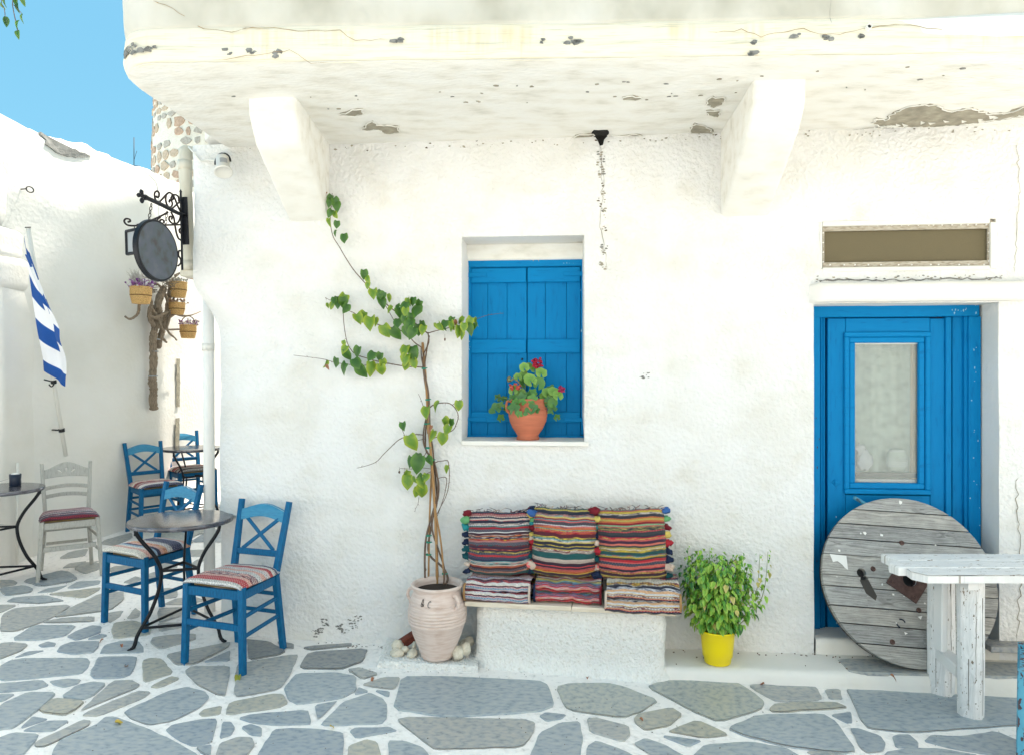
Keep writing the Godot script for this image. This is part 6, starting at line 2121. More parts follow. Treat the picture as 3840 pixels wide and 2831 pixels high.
	# side shoots
	var shoots := [
		[[Vector3(-0.497, 1.849, -4.294), Vector3(-0.556, 1.898, -4.3), Vector3(-0.619, 1.935, -4.305), Vector3(-0.695, 1.983, -4.322), Vector3(-0.77, 2.045, -4.329), Vector3(-0.829, 2.1, -4.334), Vector3(-0.882, 2.159, -4.339), Vector3(-0.944, 2.229, -4.355), Vector3(-0.997, 2.309, -4.36), Vector3(-1.035, 2.374, -4.363), Vector3(-1.068, 2.427, -4.366), Vector3(-1.082, 2.494, -4.357), Vector3(-1.081, 2.566, -4.347), Vector3(-1.074, 2.629, -4.346), Vector3(-1.073, 2.687, -4.356)], 0.0042, 0.0018],
		[[Vector3(-0.534, 1.767, -4.308), Vector3(-0.572, 1.793, -4.301), Vector3(-0.63, 1.851, -4.306), Vector3(-0.693, 1.878, -4.312), Vector3(-0.779, 1.897, -4.32), Vector3(-0.837, 1.92, -4.325), Vector3(-0.888, 1.937, -4.34), Vector3(-0.941, 1.973, -4.344), Vector3(-0.976, 1.992, -4.358), Vector3(-0.997, 2.05, -4.36), Vector3(-1.008, 2.082, -4.361), Vector3(-1.062, 2.045, -4.365), Vector3(-1.116, 2.065, -4.36)], 0.0036, 0.0014],
		[[Vector3(-1.006, 2.029, -4.36), Vector3(-1.008, 1.976, -4.361), Vector3(-1.003, 1.902, -4.36), Vector3(-0.989, 1.817, -4.359), Vector3(-0.97, 1.769, -4.357), Vector3(-0.931, 1.727, -4.344), Vector3(-0.866, 1.705, -4.338), Vector3(-0.791, 1.684, -4.331), Vector3(-0.716, 1.67, -4.324), Vector3(-0.631, 1.656, -4.317), Vector3(-0.527, 1.65, -4.307)], 0.0020, 0.0036],
		[[Vector3(-0.727, 1.674, -4.325), Vector3(-0.834, 1.666, -4.335), Vector3(-0.909, 1.66, -4.342), Vector3(-0.984, 1.669, -4.348), Vector3(-1.052, 1.678, -4.364), Vector3(-1.128, 1.699, -4.371), Vector3(-1.207, 1.71, -4.388), Vector3(-1.313, 1.723, -4.388)], 0.0028, 0.0014],
		[[Vector3(-0.495, 1.849, -4.294), Vector3(-0.44, 1.864, -4.289), Vector3(-0.366, 1.881, -4.283), Vector3(-0.304, 1.895, -4.287), Vector3(-0.243, 1.914, -4.312), Vector3(-0.198, 1.942, -4.358), Vector3(-0.141, 1.963, -4.383), Vector3(-0.051, 1.976, -4.405)], 0.0032, 0.0012],
		[[Vector3(-0.695, 1.92, -4.322), Vector3(-0.738, 1.994, -4.326), Vector3(-0.768, 2.047, -4.329)], 0.0022, 0.0018],
		[[Vector3(-0.485, 1.414, -4.303), Vector3(-0.457, 1.432, -4.281), Vector3(-0.417, 1.442, -4.257), Vector3(-0.371, 1.442, -4.253), Vector3(-0.341, 1.424, -4.25), Vector3(-0.319, 1.39, -4.258), Vector3(-0.314, 1.356, -4.258), Vector3(-0.326, 1.318, -4.259), Vector3(-0.346, 1.283, -4.271), Vector3(-0.403, 1.258, -4.276), Vector3(-0.465, 1.233, -4.292)], 0.0035, 0.0022],
		[[Vector3(-0.347, 1.431, -4.251), Vector3(-0.318, 1.452, -4.248), Vector3(-0.286, 1.466, -4.235)], 0.002, 0.001],
		[[Vector3(-0.516, 1.387, -4.306), Vector3(-0.526, 1.429, -4.307), Vector3(-0.542, 1.471, -4.309), Vector3(-0.553, 1.494, -4.309)], 0.0022, 0.0012],
		[[Vector3(-0.526, 1.253, -4.307), Vector3(-0.565, 1.256, -4.301), Vector3(-0.6, 1.251, -4.304), Vector3(-0.634, 1.24, -4.307), Vector3(-0.673, 1.22, -4.31), Vector3(-0.721, 1.176, -4.325), Vector3(-0.76, 1.138, -4.328), Vector3(-0.806, 1.091, -4.332), Vector3(-0.871, 1.065, -4.348), Vector3(-0.926, 1.052, -4.353)], 0.0036, 0.0014],
		[[Vector3(-0.606, 1.21, -4.294), Vector3(-0.625, 1.236, -4.296), Vector3(-0.644, 1.278, -4.298), Vector3(-0.658, 1.308, -4.299), Vector3(-0.664, 1.334, -4.299)], 0.002, 0.0014],
		[[Vector3(-0.511, 1.231, -4.296), Vector3(-0.564, 1.219, -4.29), Vector3(-0.606, 1.202, -4.294)], 0.002, 0.0016],
		[[Vector3(-0.458, 1.087, -4.291), Vector3(-0.433, 1.1, -4.269), Vector3(-0.401, 1.106, -4.256), Vector3(-0.374, 1.108, -4.243), Vector3(-0.366, 1.072, -4.243), Vector3(-0.364, 1.012, -4.242), Vector3(-0.37, 0.952, -4.243), Vector3(-0.389, 0.89, -4.255), Vector3(-0.417, 0.837, -4.257), Vector3(-0.439, 0.793, -4.269)], 0.0026, 0.002],
		[[Vector3(-0.43, 1.002, -4.278), Vector3(-0.394, 1.012, -4.255), Vector3(-0.38, 0.995, -4.254), Vector3(-0.388, 0.935, -4.254), Vector3(-0.401, 0.882, -4.256), Vector3(-0.437, 0.782, -4.269)], 0.0024, 0.002],
		[[Vector3(-0.476, 1.056, -4.282), Vector3(-0.524, 1.062, -4.277), Vector3(-0.578, 1.055, -4.282), Vector3(-0.631, 1.057, -4.286), Vector3(-0.658, 1.057, -4.289), Vector3(-0.664, 1.04, -4.289)], 0.002, 0.001],
		[[Vector3(-0.476, 1.04, -4.282), Vector3(-0.509, 1.023, -4.275), Vector3(-0.532, 1.003, -4.278), Vector3(-0.561, 1.008, -4.27)], 0.0024, 0.0014],
		[[Vector3(-0.505, 1.152, -4.305), Vector3(-0.523, 1.115, -4.297), Vector3(-0.529, 1.089, -4.287)], 0.0026, 0.0016],
		[[Vector3(-0.546, 0.89, -4.279), Vector3(-0.551, 0.852, -4.279), Vector3(-0.564, 0.825, -4.28), Vector3(-0.569, 0.803, -4.281)], 0.0016, 0.0009],
	]
	for sh in shoots:
		s = Shape.new()
		var path := spline(sh[0], 5)
		s.tube(path, taper(path.size(), sh[1], sh[2]), 6)
		for k in int(path.size() / 3.5):   # thorns
			var i := rng.randi() % (path.size() - 1)
			var p: Vector3 = path[i]
			var q := p + Vector3(rng.randf_range(-1, 1), rng.randf_range(-1, 1), rng.randf_range(0, 0.6)).normalized() * rng.randf_range(0.008, 0.016)
			s.tube([p, q], [0.0014, 0.0003], 4)
		put("shoot", s, M.stem, vine)
	for p in [Vector3(-0.498, 1.46, -4.3), Vector3(-0.504, 1.318, -4.3), Vector3(-0.495, 1.178, -4.289), Vector3(-0.47, 1.108, -4.282), Vector3(-0.488, 0.671, -4.254), Vector3(-0.487, 0.633, -4.253), Vector3(-0.49, 0.561, -4.254), Vector3(-0.391, 0.463, -4.205), Vector3(-0.52, 1.643, -4.307)]:
		s = Shape.new()
		s.lathe([Vector2(0.0125, -0.0045), Vector2(0.0135, 0), Vector2(0.0125, 0.0045)], 10, p)
		s.beam(p + Vector3(0.008, 0, 0.01), p + Vector3(0.022, 0.004, 0.012), 0.003, 0.006)
		put("tie", s, M.tie, vine)
	# leaves
	var green := Color(0.028, 0.10, 0.014)
	var mid := Color(0.10, 0.22, 0.022)
	var lime := Color(0.36, 0.42, 0.03)
	var kinds := []
	for k in 4:
		kinds.append(blade(0.062, 0.056, 1.0, 0.45 - 0.2 * k, 0.3 + 0.2 * (k % 3), green, mid, k * 5.0))
	for k in 4:
		kinds.append(blade(0.062, 0.056, 1.0, 0.5 - 0.2 * k, 0.35 + 0.2 * (k % 2), mid, lime, k * 5.0 + 40.0))
	for k in 2:
		kinds.append(blade(0.062, 0.034, 0.6, 0.9, 0.5, mid, lime, k * 5.0 + 80.0))
	kinds.append(blade(0.055, 0.03, 0.4, 0.7, 0.4, Color(0.30, 0.12, 0.06), Color(0.42, 0.22, 0.12), 99.0))
	# position, size, kind: 0 dark, 1 light edged, 2 folded, 3 brown
	var at := [
		[Vector3(-1.072, 2.652, -4.336), 0.7, 0], [Vector3(-1.055, 2.63, -4.325), 0.8, 0], [Vector3(-1.044, 2.611, -4.334), 0.9, 0], [Vector3(-1.074, 2.622, -4.316), 0.7, 0], [Vector3(-1.096, 2.671, -4.338), 0.55, 3], [Vector3(-1.067, 2.561, -4.326), 0.7, 0], [Vector3(-1.057, 2.553, -4.335), 0.65, 1],
		[Vector3(-1.089, 2.513, -4.338), 0.7, 2], [Vector3(-1.038, 2.498, -4.333), 0.7, 0], [Vector3(-1.046, 2.449, -4.334), 0.5, 0], [Vector3(-0.997, 2.415, -4.329), 0.9, 0], [Vector3(-1.079, 2.576, -4.347), 0.4, 3],
		[Vector3(-0.879, 2.201, -4.319), 0.85, 0], [Vector3(-0.86, 2.169, -4.317), 0.6, 1], [Vector3(-0.849, 2.134, -4.316), 0.6, 1], [Vector3(-0.819, 2.083, -4.313), 0.9, 1], [Vector3(-0.769, 2.079, -4.299), 0.75, 0], [Vector3(-0.75, 2.067, -4.287), 0.8, 0], [Vector3(-0.732, 2.059, -4.306), 0.8, 2], [Vector3(-0.783, 2.027, -4.3), 1.15, 0],
		[Vector3(-0.707, 1.988, -4.303), 0.8, 2], [Vector3(-0.675, 2, -4.3), 0.7, 0], [Vector3(-0.671, 1.966, -4.29), 0.95, 0], [Vector3(-0.608, 2.034, -4.284), 0.8, 1], [Vector3(-0.577, 2.035, -4.272), 0.8, 0], [Vector3(-0.618, 1.999, -4.265), 1.05, 0], [Vector3(-0.538, 2.018, -4.288), 0.8, 0], [Vector3(-0.548, 1.976, -4.269), 1.15, 0], [Vector3(-0.618, 1.973, -4.255), 0.8, 1], [Vector3(-0.589, 1.938, -4.253), 0.95, 0],
		[Vector3(-0.67, 1.905, -4.28), 1.0, 0], [Vector3(-0.625, 1.923, -4.246), 0.8, 0], [Vector3(-0.585, 1.891, -4.242), 1.2, 0], [Vector3(-0.527, 1.892, -4.257), 0.95, 0], [Vector3(-0.613, 1.857, -4.245), 1.0, 0], [Vector3(-0.569, 1.845, -4.231), 1.15, 0], [Vector3(-0.513, 1.868, -4.256), 0.8, 1], [Vector3(-0.55, 1.875, -4.269), 0.9, 0],
		[Vector3(-0.758, 1.862, -4.298), 1.25, 1], [Vector3(-0.705, 1.849, -4.293), 1.2, 0], [Vector3(-0.83, 1.908, -4.294), 1.25, 1], [Vector3(-0.807, 1.917, -4.312), 0.9, 2], [Vector3(-0.866, 1.947, -4.318), 1.0, 1], [Vector3(-0.918, 1.932, -4.312), 1.1, 1], [Vector3(-0.99, 2.053, -4.329), 1.0, 1], [Vector3(-0.999, 2.036, -4.309), 0.95, 0], [Vector3(-0.975, 1.997, -4.317), 0.9, 0], [Vector3(-1.029, 2.02, -4.332), 0.85, 0], [Vector3(-1.064, 2.016, -4.335), 0.65, 1], [Vector3(-1.097, 2.018, -4.338), 0.5, 2], [Vector3(-1.052, 2.046, -4.324), 0.6, 0], [Vector3(-1.041, 2.053, -4.343), 0.6, 0],
		[Vector3(-0.447, 1.888, -4.28), 0.75, 2], [Vector3(-0.428, 1.884, -4.258), 0.8, 1], [Vector3(-0.404, 1.885, -4.266), 0.7, 0], [Vector3(-0.387, 1.899, -4.254), 0.8, 0], [Vector3(-0.357, 1.891, -4.242), 0.9, 1], [Vector3(-0.345, 1.92, -4.271), 0.7, 0], [Vector3(-0.334, 1.877, -4.24), 0.8, 1], [Vector3(-0.31, 1.861, -4.247), 1.1, 1], [Vector3(-0.331, 1.905, -4.259), 0.8, 3], [Vector3(-0.284, 1.92, -4.265), 0.85, 2], [Vector3(-0.258, 1.874, -4.253), 0.95, 0], [Vector3(-0.278, 1.883, -4.235), 0.8, 1], [Vector3(-0.237, 1.916, -4.271), 0.9, 1], [Vector3(-0.207, 1.918, -4.298), 0.85, 2], [Vector3(-0.219, 1.88, -4.29), 0.9, 0], [Vector3(-0.296, 1.843, -4.256), 0.9, 2],
		[Vector3(-0.62, 1.741, -4.285), 1.25, 1], [Vector3(-0.611, 1.692, -4.265), 1.15, 1], [Vector3(-0.581, 1.74, -4.272), 1.1, 0], [Vector3(-0.57, 1.709, -4.281), 1.1, 1], [Vector3(-0.581, 1.672, -4.272), 0.9, 1], [Vector3(-0.615, 1.659, -4.275), 0.8, 1],
		[Vector3(-0.98, 1.755, -4.328), 0.75, 1], [Vector3(-0.988, 1.723, -4.319), 1.05, 0], [Vector3(-1.004, 1.795, -4.34), 0.5, 1], [Vector3(-0.903, 1.742, -4.321), 1.0, 0], [Vector3(-1.041, 1.679, -4.323), 0.95, 0], [Vector3(-0.984, 1.643, -4.318), 1.15, 0], [Vector3(-0.932, 1.67, -4.304), 1.05, 0], [Vector3(-0.903, 1.626, -4.301), 1.2, 0], [Vector3(-0.83, 1.647, -4.294), 1.25, 1], [Vector3(-0.773, 1.635, -4.299), 1.15, 1], [Vector3(-0.815, 1.712, -4.303), 1.0, 0], [Vector3(-0.773, 1.712, -4.309), 0.8, 0], [Vector3(-0.765, 1.67, -4.288), 0.9, 1], [Vector3(-1.103, 1.669, -4.349), 0.8, 2], [Vector3(-1.104, 1.648, -4.339), 0.6, 3],
		[Vector3(-0.49, 1.387, -4.244), 1.15, 1], [Vector3(-0.422, 1.424, -4.247), 0.95, 2], [Vector3(-0.308, 1.431, -4.227), 0.9, 1], [Vector3(-0.404, 1.317, -4.246), 1.2, 1], [Vector3(-0.351, 1.327, -4.241), 0.85, 0], [Vector3(-0.361, 1.283, -4.242), 0.95, 1], [Vector3(-0.401, 1.239, -4.256), 1.05, 1], [Vector3(-0.639, 1.306, -4.277), 0.8, 0], [Vector3(-0.602, 1.212, -4.264), 1.5, 1], [Vector3(-0.59, 1.1, -4.263), 1.1, 0], [Vector3(-0.547, 1.125, -4.269), 0.85, 0], [Vector3(-0.539, 1.092, -4.238), 1.5, 0], [Vector3(-0.5, 1.101, -4.265), 0.9, 0], [Vector3(-0.609, 1.026, -4.264), 0.85, 1], [Vector3(-0.61, 0.986, -4.254), 1.25, 1], [Vector3(-0.575, 0.994, -4.261), 0.8, 2], [Vector3(-0.542, 0.984, -4.238), 1.0, 1], [Vector3(-0.52, 1.002, -4.246), 0.9, 0], [Vector3(-0.496, 1.009, -4.254), 0.8, 1], [Vector3(-0.525, 0.929, -4.247), 1.3, 1], [Vector3(-0.55, 0.925, -4.269), 0.9, 1], [Vector3(-0.375, 1.064, -4.233), 0.7, 2], [Vector3(-0.456, 1.249, -4.271), 1.1, 2], [Vector3(-0.471, 1.288, -4.262), 0.8, 3],
	]
	var first := [0, 4, 8, 10]
	var count := [4, 4, 2, 1]
	for a in at:
		var k: int = first[a[2]] + rng.randi() % count[a[2]]
		var c: Vector3 = a[0] + Vector3(0, 0.028 * a[1], 0)
		set_leaf("leaf", kinds[k], c, Vector3(rng.randf_range(-0.75, 0.15), rng.randf_range(-0.9, 0.9), rng.randf_range(-0.6, 0.6)), a[1] * rng.randf_range(0.98, 1.15), M.leaf, vine)
	# spent fruits hanging from thin stalks
	for p in [Vector3(-0.393, 1.811, -4.275), Vector3(-0.662, 1.036, -4.289), Vector3(-0.63, 1.033, -4.286), Vector3(-0.57, 1.218, -4.291), Vector3(-0.502, 0.478, -4.235)]:
		s = Shape.new()
		s.blob(p, Vector3(0.006, 0.008, 0.006), bumpy, 0.6, p.x * 9.0, 7, 5)
		s.tube([p, p + Vector3(0, 0.03, 0)], 0.0008, 4)
		put("dry_fruit", s, M.stem, vine)


# ---------------------------------------------------------------- geranium on the sill, basil on the step, pebbles
func build_pots():
	var at := Vector3(0.096, 1.229, -4.41)
	at.y = 1.2165
	var pot := thing("terracotta_urn", "orange terracotta urn with a wave line on the window sill", "pot", at)
	var s := Shape.new()
	var prof := [Vector2(0, 0), Vector2(0.068, 0), Vector2(0.070, 0.012), Vector2(0.062, 0.024), Vector2(0.069, 0.036), Vector2(0.092, 0.07), Vector2(0.110, 0.11), Vector2(0.1165, 0.145), Vector2(0.117, 0.168), Vector2(0.114, 0.19), Vector2(0.104, 0.21), Vector2(0.098, 0.226), Vector2(0.103, 0.236), Vector2(0.106, 0.242), Vector2(0.102, 0.247), Vector2(0.094, 0.244), Vector2(0.090, 0.22)]
	s.lathe(prof, 48)
	put("urn_body", s, M.terracotta, pot)
	s = Shape.new()
	s.lathe([Vector2(0.092, 0.225), Vector2(0, 0.228)], 20)
	put("soil", s, M.soil, pot)
	for sd in [-1.0, 1.0]:
		s = Shape.new()
		var d := Vector3(sd * 0.97, 0, 0.25)
		s.tube(spline([d * 0.103 + Vector3.UP * 0.228, d * 0.126 + Vector3.UP * 0.232, d * 0.134 + Vector3.UP * 0.205, d * 0.128 + Vector3.UP * 0.175, d * 0.112 + Vector3.UP * 0.16], 4), 0.007, 8)
		put("handle", s, M.terracotta, pot)
	s = Shape.new()
	for k in 26:
		var a0 := TAU * k / 26.0
		var pts := []
		for i in 7:
			var a := a0 + i / 6.0 * 0.22
			pts.append(Vector3(cos(a) * 0.1165, 0.181 + 0.006 * sin(i / 6.0 * PI) * (1 if i < 5 else 0), -sin(a) * 0.1165))
		s.tube(pts, 0.0016, 4)
	put("wave_line", s, M.terracotta, pot)
	var plant := thing("geranium", "geranium with red flower head and trailing ivy leaves in the terracotta urn", "plant")
	var g1 := Color(0.10, 0.27, 0.04)
	var g2 := Color(0.24, 0.42, 0.09)
	var d1 := Color(0.03, 0.12, 0.03)
	var d2 := Color(0.07, 0.20, 0.05)
	var light := [round_blade(0.036, 7.0, 0.10, g1, g2, 1.0), round_blade(0.034, 6.0, 0.12, g1, g2, 9.0), round_blade(0.034, 7.0, 0.1, d2, g1, 5.0)]
	var ivy := [round_blade(0.034, 5.0, 0.34, d1, d2, 2.0), round_blade(0.032, 5.0, 0.30, d2, g1, 6.0), round_blade(0.03, 3.0, 0.4, d1, d2, 3.0)]
	var stalks := [
		[[Vector3(0.075, 1.461, -4.42), Vector3(0.071, 1.51, -4.42), Vector3(0.042, 1.559, -4.41), Vector3(0.018, 1.579, -4.4)], 0.006, M.driftwood],
		[[Vector3(0.08, 1.46, -4.43), Vector3(0.08, 1.534, -4.43), Vector3(0.092, 1.6, -4.43), Vector3(0.08, 1.641, -4.43)], 0.004, M.green_stem],
		[[Vector3(0.092, 1.46, -4.44), Vector3(0.113, 1.542, -4.44), Vector3(0.129, 1.596, -4.43), Vector3(0.153, 1.624, -4.42), Vector3(0.158, 1.657, -4.42)], 0.003, M.green_stem],
		[[Vector3(0.137, 1.461, -4.42), Vector3(0.169, 1.486, -4.4), Vector3(0.217, 1.494, -4.38), Vector3(0.265, 1.511, -4.37), Vector3(0.293, 1.515, -4.36)], 0.003, M.green_stem],
		[[Vector3(0.03, 1.461, -4.42), Vector3(0.006, 1.502, -4.41), Vector3(-0.003, 1.543, -4.4)], 0.003, M.green_stem],
		[[Vector3(-0.003, 1.453, -4.4), Vector3(-0.044, 1.428, -4.42), Vector3(-0.101, 1.394, -4.44)], 0.002, M.green_stem],
		[[Vector3(-0.011, 1.461, -4.42), Vector3(-0.052, 1.468, -4.46), Vector3(-0.086, 1.469, -4.48)], 0.002, M.green_stem],
	]
	for st in stalks:
		s = Shape.new()
		var path := spline(st[0], 5)
		s.tube(path, taper(path.size(), st[1], st[1] * 0.6), 6)
		put("stalk", s, st[2], plant)
	for l in [[Vector3(0.075, 1.649, -4.42), 1.0], [Vector3(0.176, 1.615, -4.41), 1.15], [Vector3(0.108, 1.574, -4.38), 1.25], [Vector3(0.161, 1.555, -4.4), 1.25], [Vector3(0.071, 1.596, -4.43), 1.1], [Vector3(0.137, 1.641, -4.44), 0.9], [Vector3(0.105, 1.658, -4.46), 0.7], [Vector3(0.034, 1.592, -4.42), 0.8], [Vector3(0.072, 1.555, -4.45), 1.0], [Vector3(0.01, 1.514, -4.38), 1.0], [Vector3(0.209, 1.498, -4.38), 1.0], [Vector3(0.248, 1.503, -4.36), 1.2], [Vector3(0.244, 1.442, -4.36), 1.0], [Vector3(0.272, 1.483, -4.35), 1.0], [Vector3(0.201, 1.474, -4.39), 1.1], [Vector3(0.055, 1.494, -4.4), 1.0], [Vector3(0.23, 1.473, -4.4), 1.0]]:
		set_leaf("leaf", light[rng.randi() % 3], l[0], Vector3(rng.randf_range(-0.7, -0.1), rng.randf_range(-0.5, 0.5), rng.randf_range(-0.8, 0.8)), l[1], M.leaf, plant)
	for l in [[Vector3(0.123, 1.495, -4.35), 1.1], [Vector3(0.094, 1.483, -4.33), 1.0], [Vector3(0.058, 1.471, -4.32), 1.1], [Vector3(0.121, 1.464, -4.31), 1.1], [Vector3(0.006, 1.467, -4.33), 0.9], [Vector3(0.025, 1.444, -4.31), 0.9], [Vector3(0.013, 1.409, -4.29), 1.3], [Vector3(-0.006, 1.416, -4.31), 0.9], [Vector3(0.061, 1.448, -4.3), 0.8], [Vector3(0.125, 1.413, -4.29), 1.2], [Vector3(0.141, 1.4, -4.3), 0.8], [Vector3(0.089, 1.389, -4.29), 1.0], [Vector3(0.041, 1.377, -4.28), 0.8], [Vector3(-0.105, 1.399, -4.43), 1.4], [Vector3(-0.069, 1.418, -4.45), 0.9], [Vector3(-0.069, 1.344, -4.46), 0.9], [Vector3(-0.086, 1.467, -4.48), 0.8], [Vector3(-0.046, 1.459, -4.46), 0.7], [Vector3(-0.031, 1.403, -4.42), 0.8], [Vector3(0.24, 1.402, -4.36), 1.1], [Vector3(0.216, 1.458, -4.37), 0.9], [Vector3(0.273, 1.349, -4.44), 0.8], [Vector3(0.209, 1.425, -4.38), 0.8], [Vector3(0.235, 1.526, -4.42), 0.9]]:
		set_leaf("ivy_leaf", ivy[rng.randi() % 3], l[0], Vector3(rng.randf_range(-0.5, 0.3), rng.randf_range(-0.5, 0.5), rng.randf_range(-0.8, 0.8)), l[1], M.leaf, plant)
	for f in [[Vector3(0.153, 1.678, -4.41), 0.036, Color(0.55, 0.008, 0.04), 46], [Vector3(0.018, 1.535, -4.38), 0.034, Color(0.65, 0.10, 0.06), 34], [Vector3(0.294, 1.521, -4.35), 0.022, Color(0.45, 0.03, 0.12), 20], [Vector3(-0.007, 1.579, -4.4), 0.02, Color(0.22, 0.26, 0.12), 12]]:
		s = Shape.new()
		for k in f[3]:
			s.tint = (f[2] as Color).lerp(Color(0.55, 0.25, 0.2) if rng.randf() < 0.3 and f[3] == 34 else Color(0.2, 0.0, 0.02), rng.randf() * 0.6)
			var d: Vector3 = Vector3(rng.randf_range(-1, 1), rng.randf_range(-1, 1), rng.randf_range(-1, 1)).normalized() * f[1] * rng.randf_range(0.5, 1.0)
			d.y *= 0.85
			s.blob(f[0] + d, Vector3(0.009, 0.006, 0.008), bumpy, 0.9, rng.randf() * 60.0, 6, 4, Basis.from_euler(Vector3(rng.randf() * 3, rng.randf() * 3, 0)))
		put("flower_head", s, M.petal, plant)

	# basil
	var b0 := Vector3(Vector3(1.136, 0.009, -4.035).x, 0.019, -4.035)
	var tub := thing("yellow_pot", "bright yellow plastic flower pot standing on the white step", "pot", b0)
	s = Shape.new()
	s.lathe([Vector2(0, 0), Vector2(0.066, 0), Vector2(0.071, 0.005), Vector2(0.0755, 0.036), Vector2(0.081, 0.04), Vector2(0.0835, 0.075), Vector2(0.0845, 0.077), Vector2(0.0875, 0.118), Vector2(0.0885, 0.12), Vector2(0.0935, 0.172), Vector2(0.099, 0.175), Vector2(0.1005, 0.181), Vector2(0.098, 0.186), Vector2(0.093, 0.184), Vector2(0.088, 0.15), Vector2(0, 0.15)], 48)
	put("pot_body", s, M.yellow, tub)
	s = Shape.new()
	s.lathe([Vector2(0.091, 0.158), Vector2(0.04, 0.166), Vector2(0, 0.163)], 20)
	put("soil", s, M.soil, tub)
	var basil := thing("basil_plant", "bushy green basil plant growing in the yellow pot", "plant", b0)
	var top := Vector3(0, 0.172, 0)
	var bright := Color(0.22, 0.47, 0.05)
	var pale := Color(0.48, 0.62, 0.11)
	var deep := Color(0.085, 0.28, 0.045)
	var leaves := []
	for k in 3:
		leaves.append(blade(0.036, 0.023, 0.3, 0.45, 0.35, deep, bright, k * 3.0))
	for k in 3:
		leaves.append(blade(0.036, 0.024, 0.3, 0.4, 0.3, bright, pale, k * 3.0 + 20.0))
	leaves.append(blade(0.036, 0.024, 0.3, 0.4, 0.4, Color(0.5, 0.45, 0.12), Color(0.62, 0.5, 0.22), 50.0))
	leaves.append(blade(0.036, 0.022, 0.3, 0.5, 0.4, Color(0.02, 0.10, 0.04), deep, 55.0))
	var tips := []
	for k in 30:
		var a := TAU * k / 30.0 * 2.618
		var r := 0.19 * sqrt((k + 0.5) / 30.0)
		tips.append(Vector3(cos(a) * r, 0.56 - 1.4 * r * r + rng.randf_range(-0.06, 0.06), sin(a) * r * 0.85))
	tips.append(Vector3(0.975, 0.649, -4.05) - b0)
	tips.append(Vector3(1.352, 0.63, -3.98) - b0)
	tips.append(Vector3(1.396, 0.644, -3.98) - b0)
	tips.append(Vector3(1.088, 0.651, -4.03) - b0)
	tips.append(Vector3(1.233, 0.601, -4.08) - b0)
	var all := []
	for k in tips.size():
		var tip: Vector3 = tips[k]
		var spike := k >= 30
		var root := Vector3(tip.x * 0.22, 0.16, tip.z * 0.22)
		var mid := Vector3(tip.x * 0.72, lerpf(0.16, tip.y, 0.45), tip.z * 0.72)
		if spike and k < 33:
			mid = Vector3(tip.x * 0.86, lerpf(0.16, tip.y, 0.42), tip.z * 0.8)
		var path := spline([root, mid, tip], 10)
		s = Shape.new()
		s.tube(path, taper(path.size(), 0.0026, 0.0012), 5)
		put("stem", s, M.green_stem, basil)
		for i in range(4, path.size()):
			var n := 3 if not spike else 2
			for q in n:
				var a := rng.randf() * TAU
				var outward := Vector3(cos(a), 0, sin(a)) + Vector3(tip.x, 0, tip.z) * 3.0
				outward = outward.normalized()
				var size := rng.randf_range(0.8, 1.35) * lerpf(1.15, 0.62, float(i) / path.size())
				if spike and i > path.size() - 6:
					size *= 0.55
				var p: Vector3 = path[i] + outward * rng.randf_range(0.006, 0.02) + Vector3(0, rng.randf_range(-0.012, 0.012), 0)
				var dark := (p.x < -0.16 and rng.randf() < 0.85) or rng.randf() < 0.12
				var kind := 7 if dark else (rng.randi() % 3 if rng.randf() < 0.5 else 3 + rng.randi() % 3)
				if p.x > 0.17 and rng.randf() < 0.6:
					kind = 6 if rng.randf() < 0.35 else 3 + rng.randi() % 3
				if rng.randf() < 0.03:
					kind = 6
				all.append([p, outward, size, kind])
	for k in 230:   # hanging skirt of leaves round the rim and the outside of the bush
		var a := rng.randf_range(-0.5, PI + 0.5)
		var y := rng.randf_range(0.19, 0.57)
		var r := lerpf(0.10, 0.205, smoothstep(0.16, 0.36, y)) * (1.0 - 0.45 * smoothstep(0.46, 0.58, y)) * (0.88 + 0.5 * nz(a * 1.2, y * 5.0, 77.0)) * rng.randf_range(0.85, 1.0)
		var o := Vector3(cos(a), 0, sin(a))
		all.append([Vector3(o.x * r, y, o.z * r * 0.85), o, rng.randf_range(0.75, 1.2), rng.randi() % 6 if rng.randf() < 0.95 else 6])
	all.sort_custom(func(a, b): return a[0].z * 2.0 + a[2] * 0.1 > b[0].z * 2.0 + b[2] * 0.1)
	var rest := SurfaceTool.new()
	rest.begin(Mesh.PRIMITIVE_TRIANGLES)
	for k in all.size():
		var l: Array = all[k]
		var yaw := atan2(l[1].x, l[1].z) + rng.randf_range(-0.5, 0.5)
		var rot := Vector3(rng.randf_range(-1.3, -0.35), yaw, rng.randf_range(-0.4, 0.4))
		if k < 300:
			set_leaf("leaf", leaves[l[3]], l[0], rot, l[2], M.leaf, basil)
		else:
			rest.append_from(leaves[l[3]], 0, Transform3D(Basis.from_euler(rot).scaled(Vector3.ONE * l[2]), l[0]))
	put("foliage", rest.commit(), M.leaf, basil).set_meta("kind", "stuff")

	# pebbles and a bit of brick round the clay pot
	var words := ["flat white pebble lying at the front left of the clay pot", "small white pebble touching the clay pot's left foot", "round cream pebble against the wall left of the clay pot", "small tan pebble beneath the round cream one left of the clay pot", "white pebble wedged between the others left of the clay pot", "thin upright pale pebble beside the clay pot's left side", "large cream pebble right of the clay pot", "smaller tan pebble behind the large one right of the clay pot", "shaded grey pebble in the corner between pot and bench", "shaded pebble deepest in the gap between pot and bench"]
